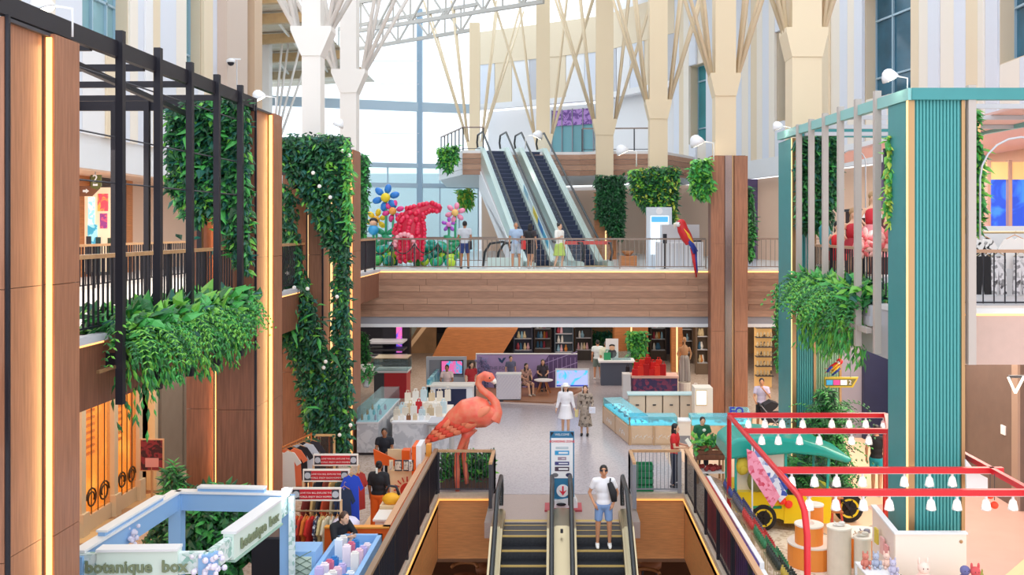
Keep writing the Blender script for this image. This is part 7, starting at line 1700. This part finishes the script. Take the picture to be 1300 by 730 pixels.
# ================================================================ DRESS SHOP ON THE RIGHT GALLERY
def dress_form(p, label, col, col2, h=1.75, skirt='full', skinm=None, hair=None):
    t = thing('dress_mannequin', label, 'mannequin', p); sm = skinm or SK['light']; k = h / 1.75
    b = B(); b.ell((0, 0, 1.28 * k), (.15 * k, .1 * k, .22 * k), 12, 8); b.tube([(0, 0, 1.42 * k), (0, 0, 1.55 * k)], [.05 * k, .042 * k], 8); b.ell((0, 0, 1.64 * k), (.075 * k, .09 * k, .11 * k), 10, 8)
    for sg in (-1, 1): b.tube([(sg * .16 * k, 0, 1.42 * k), (sg * .28 * k, -.02, 1.2 * k), (sg * .18 * k, -.14 * k, 1.05 * k)], [.045 * k, .04 * k, .025 * k], 8)
    for sg in (-1, 1): b.tube([(sg * .08 * k, 0, .95 * k), (sg * .09 * k, 0, .5 * k), (sg * .09 * k, 0, .06 * k)], [.08 * k, .055 * k, .035 * k], 8)
    b.ell((0, 0, .98 * k), (.15 * k, .11 * k, .14 * k), 12, 8)
    remesh(b, .03, 1).make('figure', sm, t, smooth=True, world=False)
    m = M('dr_' + col.strip('#'), col, .6); B().lathe([(.15 * k, 1.05 * k), (.16 * k, 1.2 * k), (.175 * k, 1.36 * k), (.1 * k, 1.42 * k)], n=14, sy=.72).make('bodice', m, t, smooth=True, world=False)
    m2 = M('dr_' + col2.strip('#'), col2, .6)
    prof = {'full': [(.15, 1.08), (.24, .95), (.36, .7), (.44, .4)], 'slim': [(.15, 1.08), (.19, .9), (.2, .6), (.22, .35)], 'short': [(.15, 1.08), (.22, .95), (.28, .72)]}[skirt]
    b = B(); n = 24; vs = []
    for i, (r, z) in enumerate(prof):
        for j in range(n): a = 2 * math.pi * j / n; rr = r * k * (1 + (.12 * i / 3) * (1 if j % 2 else -1)); vs.append((rr * math.cos(a), rr * math.sin(a) * .8, z * k))
    b.add(vs, [(i * n + j, i * n + (j + 1) % n, (i + 1) * n + (j + 1) % n, (i + 1) * n + j) for i in range(len(prof) - 1) for j in range(n)]); b.make('skirt', m2, t, smooth=True, world=False)
    if hair: B().ell((0, .02, 1.68 * k), (.09 * k, .1 * k, .11 * k), 10, 8).ell((0, .06, 1.52 * k), (.07 * k, .05 * k, .16 * k), 8, 6).make('wig', hair, t, smooth=True, world=False)
    B().lathe([(.2, 0), (.2, .02), (.02, .03)], n=16).make('base', steel, t, world=False)
    return t
tanw = M('wig_tan', '#b08a62', .6)
dress_form((P(1108, 0, 21).x, 21, L2 + .45), 'tall mannequin in red top and pink pleated skirt', '#cf2434', '#e88a90', 1.85, 'full', None, tanw)
dress_form((P(1083, 0, 22).x, 22, L2 + .2), 'mannequin in deep red dress near the railing', '#c01f30', '#a8182a', 1.75, 'short', None, tanw)
dress_form((P(1063, 0, 22.6).x, 22.6, L2 + .1), 'mannequin in bright red ruffled dress', '#e0202c', '#e0202c', 1.55, 'short', None, hairk)
t = thing('shop_plinth', 'low grey plinth under the red dress mannequins', 'plinth', (7.1, 21.8, L2)); B().box(6.6, 7.9, 20.6, 21.5, L2, L2 + .45).make('block', lgrey, t); B().box(6.55, 7.6, 21.6, 23.2, L2, L2 + .1).make('step', grey, t); B().box(6.7, 7.3, 21.7, 22.3, L2 + .1, L2 + .2).make('step', grey, t)
pkp = M('paper_petal', '#f4b8b0', .6); pkr = M('paper_petal_red', '#e8686a', .6)
for k, (x, y, D, r) in enumerate(((1098, 303, 19.8, .22), (1125, 306, 18.6, .24), (1094, 318, 19.6, .16), (1112, 317, 19.0, .18))):
    c = P(x, y, D); t = thing('paper_flower', ('large pink paper flower by the tall mannequin', 'large pale paper flower beside the near teal pillar', 'small pink paper flower low on the railing', 'coral paper flower over the railing')[k], 'flower', c)
    for i in range(8):
        a = i * math.pi / 4; B().ell(c + Vector((math.cos(a) * r * .6, -.03, math.sin(a) * r * .6)), (r * .5, .04, r * .26), 10, 6, Matrix.Rotation(-a, 4, 'Y')).make('petal', pkp if (i + k) % 3 else pkr, t, smooth=True)
    B().ell(c + Vector((0, -.06, 0)), r * .2, 10, 6).make('centre', pkr, t, smooth=True); B().cyl(c, (c.x, c.y, L2), .012, n=6).make('stem', steel, t)
t = thing('paddle_board', 'teal surfboard with cream stripe leaning on a chair', 'board', (P(1051, 0, 23).x, 23, L2)); q = P(1048, 300, 23)
b = B().tube([P(1057, 346, 23), P(1053, 325, 23), P(1049, 305, 23), P(1046, 288, 23), P(1045.5, 284, 23)], [.1, .15, .17, .13, .04], 12, True, .2); b.make('board', M('board_teal', '#2f8a90', .4), t, smooth=True)
b = B().tube([P(1055, 345, 22.95), P(1051, 325, 22.95), P(1047, 305, 22.95), P(1045, 288, 22.95)], [.03, .035, .04, .03], 8, True, .3); b.make('stripe', M('board_cream', '#e8dcc0', .5), t, smooth=True)
for dx in (-.12, .2): B().bar(P(1050, 346, 23.2) + Vector((dx, 0, -.5)), P(1054, 315, 23.2) + Vector((dx, 0, 0)), .04).make('easel_leg', wood_rail, t)
t = thing('shop_counter', 'dark red timber counter with white sign in the dress shop', 'counter', (8.6, 25.5, L2)); B().box(7.9, 9.8, 25.2, 25.8, L2, L2 + 1.95).make('panel', M('oxblood', '#5c2a2c', .5, kind='wave', scale=4, col2='#3c1a1e', stretch=(1, 0, 0)), t); B().box(7.85, 9.85, 25.15, 25.85, L2 + 1.95, L2 + 2.02).make('cap', dgrey, t); B().box(8.0, 9.4, 25.14, 25.18, L2 + 1.78, L2 + 1.92).make('sign', white, t)
t = thing('bicycle_frame', 'white tubular trolley frame at the dress shop railing', 'trolley', (7.0, 18.6, L2)); q = Vector((6.75, 18.6, L2))
for a, c in (((0, 0, .1), (.1, .2, 1.0)), ((.4, 0, .1), (.1, .2, 1.0)), ((0, 0, .1), (.4, 0, .1)), ((0, .5, .1), (.1, .2, 1.0)), ((.4, .5, .1), (.1, .2, 1.0)), ((0, .5, .1), (.4, .5, .1))): B().cyl(q + Vector(a), q + Vector(c), .018).make('tube', white, t)
for a in ((0, 0), (.4, 0), (0, .5), (.4, .5)): B().lathe([(.02, -.02), (.08, -.02), (.08, .02), (.02, .02)], n=12).xf(Matrix.Translation(q + Vector((a[0], a[1], .08))) @ Matrix.Rotation(math.pi / 2, 4, 'X')).make('wheel', rubber, t)
t = thing('accent_spotlight', 'dazzling spotlight among the paper flowers', 'lamp', P(1129, 290, 19.5)); q = P(1129, 290, 19.5); B().ell(q, .06, 12, 8).make('bulb', M('bulb_bright'), t, smooth=True); B().cyl(q + Vector((.05, .05, 0)), q + Vector((.3, .25, .1)), .05).make('housing', dgrey, t); B().cyl(q + Vector((.3, .25, .1)), (q.x + .3, q.y + .25, L2), .02).make('stand', dgrey, t)
# white clothes rail with black-and-white garments
t = thing('clothes_rack', 'white rail unit of black and white clothes at the gallery edge', 'rack', (9.2, 18.9, L2))
xa = P(1232, 0, 18.7).x
B().box(xa, xa + 4, 19.6, 19.7, L2 + .1, L2 + 1.55).make('back_panel', M('rack_white', '#d9dde2', .5), t); B().box(xa, xa + 4, 18.4, 19.7, L2, L2 + .1).make('base', lgrey, t); B().cyl((xa, 18.9, L2 + 1.42), (xa + 4, 18.9, L2 + 1.42), .025).make('rail', steel, t)
for x in (xa + .05, xa + 1.9, xa + 3.9): B().bar((x, 18.9, L2), (x, 18.9, L2 + 1.45), .04).make('upright', steel, t)
bw = M('monochrome_print', '#efecec', .8, kind='marble', scale=5, col2='#1b1a1e'); bw2 = M('monochrome_leaf', '#d8d4d8', .8, kind='speckle', scale=16, col2='#2a262c')
for k, (x, m, n, w, h) in enumerate(((.3, bw, 'bold black and white printed jumper', .55, .55), (.95, '#eeeae8', 'white feather blouse', .6, .62), (1.6, bw2, 'dark leaf print dress', .45, 1.15), (2.2, '#e9e6e6', 'ivory blouse', .55, .7), (2.8, bw, 'black and white swirl dress', .5, 1.1))):
    garment((xa + x, 18.85, L2 + 1.32), .1 * k, m, w, h, n + ' on the white rail unit')
for k, (x, c, n) in enumerate(((.2, '#1f1d22', 'black'), (.5, bw2, 'leaf print'), (.95, bw2, 'speckled'), (1.3, '#26242a', 'charcoal'))):
    t = thing('trousers', n + ' trousers hanging below the monochrome tops', 'garment', (xa + x, 18.6, L2 + .95)); m = c if not isinstance(c, str) else M('g_' + c.strip('#'), c, .8)
    B().prism([(-.14, 0), (.14, 0), (.16, -.75), (.04, -.75), (0, -.25), (-.04, -.75), (-.16, -.75)], -.03, .03, 'y').make('cloth', m, t, world=False); B().tube([(-.14, 0, 0), (0, 0, .1), (.14, 0, 0)], .008, 5).make('hanger', steel, t, world=False)
# blue lit shop far right
blue = M('blue_lit_shop', '#2f6fe0', .4, emit=.9, kind='marble', scale=.6, col2='#1c44b0')
WINN += 1
r = sroot('window_%d' % WINN, (14, 27, L2))
for x0, x1 in ((1256, 1277), (1283, 1320)):
    a, c = P(x0, 0, 27), P(x1, 0, 27); B().box(a.x, c.x, 27, 27.05, L2 + .1, EYE - (228 - VY) * 27 / FPX).make('pane', blue, r); B().box(a.x - .1, a.x, 26.9, 27.1, L2, 8.6).make('mullion', M('rose_pier', '#c7a79c', .5), r)
B().box(P(1250, 0, 27).x, 16, 26.95, 27.1, EYE - (228 - VY) * 27 / FPX, EYE - (228 - VY) * 27 / FPX + .5).make('lintel', M('amber_soffit', '#f0cf90', .5, emit=.25), r)
t = thing('white_appliance', 'white display furniture in the blue lit shop', 'furniture', (P(1266, 0, 26.2).x, 26.2, L2)); q = Vector(t.location); B().box(q.x - .4, q.x + .4, 26, 26.5, L2, L2 + .9).make('body', white, t); B().lathe([(.1, 0), (.14, .1), (.05, .3)], q + Vector((0, 0, .9)), 12).make('vase', M('teal_vase', '#4ab8a8', .4), t, smooth=True); B().box(q.x - .4, q.x - .1, 26.5, 26.6, L2 + .9, L2 + 1.6).make('poster', M('poster_pink', '#f0a0b0', .5), t)
b = B(); text(b, 'B', (q.x - .25, 26.49, L2 + 1.1), .35, depth=.01); b.make('poster_letter', white, t)
# ================================================================ HANGING SIGNS
t = thing('hanging_sign', 'yellow framed wayfinding sign with blue, pink and white squares', 'sign', P(1068, 485, 24.4)); D = 24.4
def R_(x0, y0, x1, y1, d, m, nm, th=.02): a, c = P(x0, y1, D), P(x1, y0, D); return B().box(a.x, c.x, D - d, D - d + th, a.z, c.z).make(nm, m, t)
a = [P(1047, 479, D), P(1090, 479, D), P(1083, 492, D), P(1047, 492, D)]
B().prism([(v.x, v.z) for v in a], D, D + .08, 'y').make('frame', M('sign_yellow', '#c9ac2c', .5), t); a = [P(1048, 481, D), P(1087, 481, D), P(1081, 490, D), P(1048, 490, D)]; B().prism([(v.x, v.z) for v in a], D - .01, D, 'y').make('olive_face', M('sign_olive', '#6f6a34', .5), t)
for x0, x1, c, n in ((1049, 1057, '#3a9ac8', 'blue_square'), (1058, 1066, '#e0408a', 'pink_square'), (1067, 1075, '#eef0ee', 'white_square')): R_(x0, 482.5, x1, 488.5, .02, M('sq' + c, c, .5, emit=.3), n)
b = B(); text(b, '2', (P(1079, 0, D).x, D - .015, P(0, 488, D).z), .16, depth=.006); b.make('numeral', white, t)
for x in (1052, 1080): B().cyl(P(x, 479, D), Vector((P(x, 479, D).x, D, 4.16)), .012, n=6).make('suspension_rod', grey, t)
D = 27.2
t = thing('hanging_sign', 'olive hanging sign with white numeral two and brown arrow panel', 'sign', P(120, 235, D))
a = [P(115, 222, D), P(128, 222, D), P(128, 236, D), P(124, 241, D), P(115, 238, D)]; B().prism([(v.x, v.z) for v in a], D, D + .06, 'y').make('olive_panel', M('sign_olive2', '#5f5f2a', .5), t)
a = [P(100, 236, D), P(124, 236, D), P(126, 239, D), P(116, 249, D), P(100, 249, D)]; B().prism([(v.x, v.z) for v in a], D + .01, D + .07, 'y').make('brown_panel', M('sign_brown', '#7a4a30', .5), t)
b = B(); text(b, '2', (P(121, 0, D).x, D - .005, P(0, 231, D).z), .3, depth=.008, bold=.006); b.make('numeral', white, t)
a = [P(105, 241, D), P(109, 241, D), P(109, 239.5, D), P(113, 242.5, D), P(109, 245.5, D), P(109, 244, D), P(105, 244, D)]; B().prism([(v.x, v.z) for v in a], D, D + .01, 'y').make('white_arrow', white, t)
a = [P(118, 233, D), P(121, 233.5, D), P(124, 233, D), P(124, 236, D), P(118, 236, D)]; B().prism([(v.x, v.z) for v in a], D - .005, D, 'y').make('white_pictogram', white, t)
B().cyl(P(121, 222, D), P(121, 222, D) + Vector((0, 0, .12)), .012, n=6).make('suspension_rod', grey, t)
# bright poster shop in the left gallery
t = thing('poster_display', 'bright lit display of colourful posters in the left gallery shop', 'display', (P(126, 0, 29).x, 29, L2)); D = 29
def R2(x0, y0, x1, y1, m, nm, d=0): a, c = P(x0, y1, D), P(x1, y0, D); return B().box(a.x, c.x, D - d - .03, D - d, a.z, c.z).make(nm, m, t)
R2(108, 238, 146, 345, M('lit_cream', '#ecd0b0', .5, emit=.4), 'back_panel')
R2(125, 246, 138, 268, M('poster_orange', '#f0a04a', .5, emit=.5, kind='marble', scale=3, col2='#d04a5a'), 'poster', .03); R2(128, 271, 137, 290, M('poster_red', '#d85a6a', .5, emit=.5, kind='marble', scale=4, col2='#8a3a7a'), 'poster', .03)
R2(113, 250, 121, 300, M('poster_blue', '#8fd0e6', .5, emit=.6, kind='marble', scale=3, col2='#f0f4f8'), 'poster', .03); R2(113, 285, 125, 310, M('poster_teal', '#3fa0c0', .5, emit=.4, kind='marble', scale=3, col2='#a0e0e8'), 'poster', .06)
for k, x in enumerate((112, 124, 139)): R2(x, 300 + k, x + 6, 348, (dgrey, M('dk_teal', '#24484c', .6), M('dk_green', '#3a4a34', .6))[k], 'display_stand', .1)
# ground left: ornate shop front ---------------------------------
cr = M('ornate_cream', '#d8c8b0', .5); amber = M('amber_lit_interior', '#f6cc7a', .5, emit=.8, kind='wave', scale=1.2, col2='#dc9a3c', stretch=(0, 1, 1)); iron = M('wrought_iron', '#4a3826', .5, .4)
XF = -10.25
dn = sroot('door_1', (XF, 21, 0))
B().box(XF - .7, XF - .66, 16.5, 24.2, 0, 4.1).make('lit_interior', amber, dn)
for y in (16.6, 18.5, 20.4, 21.9, 23.2, 24.1): B().box(XF - .12, XF + .06, y - .09, y + .09, 0, 4.1).make('pilaster', cr, dn); B().box(XF - .14, XF + .12, y - .14, y + .14, 0, .5).make('pilaster_base', cr, dn)
B().box(XF - .1, XF + .04, 16.5, 24.2, 3.7, 4.15).make('cornice', cr, dn)
def scroll(y, z, r, turns=1.6, fl=1):
    pts = [(XF, y + fl * r * (1 - .5 * a / (turns * 6.28)) * math.cos(a), z + r * (1 - .55 * a / (turns * 6.28)) * math.sin(a)) for a in [turns * 6.28 * i / 18 for i in range(19)]]
    B().tube(pts, .02, 5).make('iron_scroll', iron, dn, smooth=True)
for y0, y1 in ((16.75, 18.35), (18.65, 20.25), (20.55, 21.75), (22.05, 23.1)):
    B().box(XF - .05, XF - .02, y0, y1, .1, 3.7).make('pane', glassmat('door_glass', '#ffe6b8', .8) if 'door_glass' not in MATS else MATS['door_glass'], dn); B().box(XF - .06, XF + .02, y0, y1, 0, .35).make('bottom_rail', cr, dn)
    ym = (y0 + y1) / 2
    for z in (.7, 3.1):
        for fl in (-1, 1): scroll(ym + fl * (y1 - y0) * .24, z, (y1 - y0) * .2, 1.6, fl)
    for k in range(3): y = y0 + (y1 - y0) * (k + 1) / 4; B().cyl((XF, y, .35), (XF, y, 3.7), .012, n=5).make('iron_bar', iron, dn)
    for k in range(7): B().box(XF - .4, XF - .36, ym, y1, 1.5 + k * .16, 1.56 + k * .16).make('shutter_slat', M('amber_slat', '#e0962a', .5), dn)
B().box(XF - .6, XF + 1.0, 17, 24, .004, .012).make('door_mat', M('warm_mat', '#8a6048', .7, kind='speckle', scale=1.2, col2='#d8b88a'), dn)
q = G(193, 641); t = thing('sign_stand', 'framed red poster on a timber post by the ornate doors', 'sign', q)
B().cyl(q, q + Vector((0, 0, 1.0)), .028).make('post', wood_rail, t); B().lathe([(.2, 0), (.2, .03), (.03, .05)], q, 14).make('base', wood_rail, t)
z0, z1 = EYE - (598 - VY) * q.y / FPX, EYE - (557 - VY) * q.y / FPX
s = B().box(q.x - .29, q.x + .29, q.y - .02, q.y + .02, z0, z1).make('frame', M('poster_frame', '#d8b090', .5), t); B().box(q.x - .26, q.x + .26, q.y - .026, q.y - .02, z0 + .03, z1 - .03).make('poster', M('poster_crimson', '#8a3040', .5, kind='marble', scale=4, col2='#3a2030'), s); B().box(q.x - .15, q.x + .17, q.y - .03, q.y - .026, z0 + .1, z0 + .32).make('caption_panel', M('caption_pink', '#e0a0a4', .5), s)
# cctv dome camera on the left pilaster
q = P(293, 78, 36); t = thing('security_camera', 'white dome camera on a bracket on the pale wall', 'camera', q); B().bar(q + Vector((.35, .1, .1)), q + Vector((0, 0, .1)), .05).make('bracket', white, t); B().lathe([(.05, .12), (.16, .06), (.17, -.04)], q, 14).make('housing', white, t, smooth=True); B().ell(q + Vector((0, 0, -.05)), (.13, .13, .12), 12, 8).make('dome', black, t, smooth=True); B().cyl(q + Vector((.2, .1, .1)), q + Vector((.2, .1, -1.0)), .02).make('conduit', lgrey, t)
# v-shaped light sign on the right bulkhead, door plate
t = thing('neon_sign', 'illuminated white V shaped sign under the right gallery', 'sign', P(1290, 490, 18.4)); D = 18.4
B().bar(P(1280, 479, D), P(1289, 499, D), .035).make('tube', M('neon_white', '#fff0d8', .4, emit=1.5), t); B().bar(P(1289, 499, D), P(1300, 478, D), .035).make('tube', M('neon_white'), t); B().bar(P(1280, 478, D + .1), P(1320, 478, D + .1), .05).make('mount_bar', dgrey, t)
q = P(1273, 557, 22.1); o = B().box(10.87, 10.9, 22.9, 23.12, q.z - .1, q.z + .12).make('door_plate', white); tag(o, 'small white plate on the brown door wall', 'plate')
t = thing('white_fan_display', 'white fan shaped display beside the right pergola rail', 'display', (7.25, 16.0, 0)); B().prism([(v.x, v.z) for v in (P(1226, 583, 15.7), P(1240, 600, 15.7), P(1254, 607, 15.7), P(1254, 628, 15.7), P(1227, 620, 15.7))], 15.7, 15.74, 'y').make('panel', white, t); B().cyl((7.0, 15.72, 2.6), (7.1, 15.6, PZ), .008, n=4).make('cord', dgrey, t)
for k, (x, z) in enumerate(((6.98, 2.36), (7.05, 2.2))): t = thing('paper_lantern', ('small red lantern below the white fan display', 'orange red lantern hanging right of the small one')[k], 'lantern', (x, 15.2, z)); B().ell((x, 15.2, z), .06, 12, 8).make('shade', M('lantern_red', '#e8401f', .5, emit=.15), t, smooth=True); B().cyl((x, 15.2, z + .08), (x, 15.2, PZ), .006, n=4).make('cord', dgrey, t)
# products on the right wall shelves
for k in range(3):
    for j in range(4):
        c, n = (('#b5543a', 'terracotta'), ('#7a4a3a', 'brown'), ('#d8b088', 'sand'), ('#c97a4a', 'copper'))[(j + k) % 4]
        o = B().lathe([(.1, 0), (.14, .08), (.12, .2), (.05, .24)], n=12).make('shelf_vase', M('sv_' + n, c, .5), smooth=True); o.location = (11.6 + j * .6, 22.25, .64 + k * .75); tag(o, n + ' vase on the ' + ('lowest', 'middle', 'highest')[k] + ' wall shelf by the brown door', 'vase')
# round chairs on the lower storey
for k, (x, y) in enumerate(((-2.3, 32), (-3.0, 31), (2.4, 31.5), (3.2, 32.5), (-1.8, 30.6), (2.9, 30.4))):
    t = thing('lounge_chair', 'brown round lounge chair on the lower floor' + (' by the flamingo side' if x < 0 else ' by the striped shop side'), 'chair', (x, y, -5.2), 0, 'lower floor lounge chairs')
    B().lathe([(.3, .18), (.42, .22), (.44, .42), (.1, .46)], n=16).make('seat', M('rust_seat', '#a8623a', .6), t, smooth=True, world=False); B().tube([(.42 * math.cos(a), .42 * math.sin(a), .75) for a in [i * math.pi / 8 for i in range(9)]], .06, 8).make('back_rail', wood_o, t, smooth=True, world=False)
    for i in range(4): a = i * math.pi / 2 + .78; B().cyl((.3 * math.cos(a), .3 * math.sin(a), .2), (.36 * math.cos(a), .36 * math.sin(a), 0), .025).make('leg', dgrey, t, world=False)
bpy.data.scenes.remove(TMP)
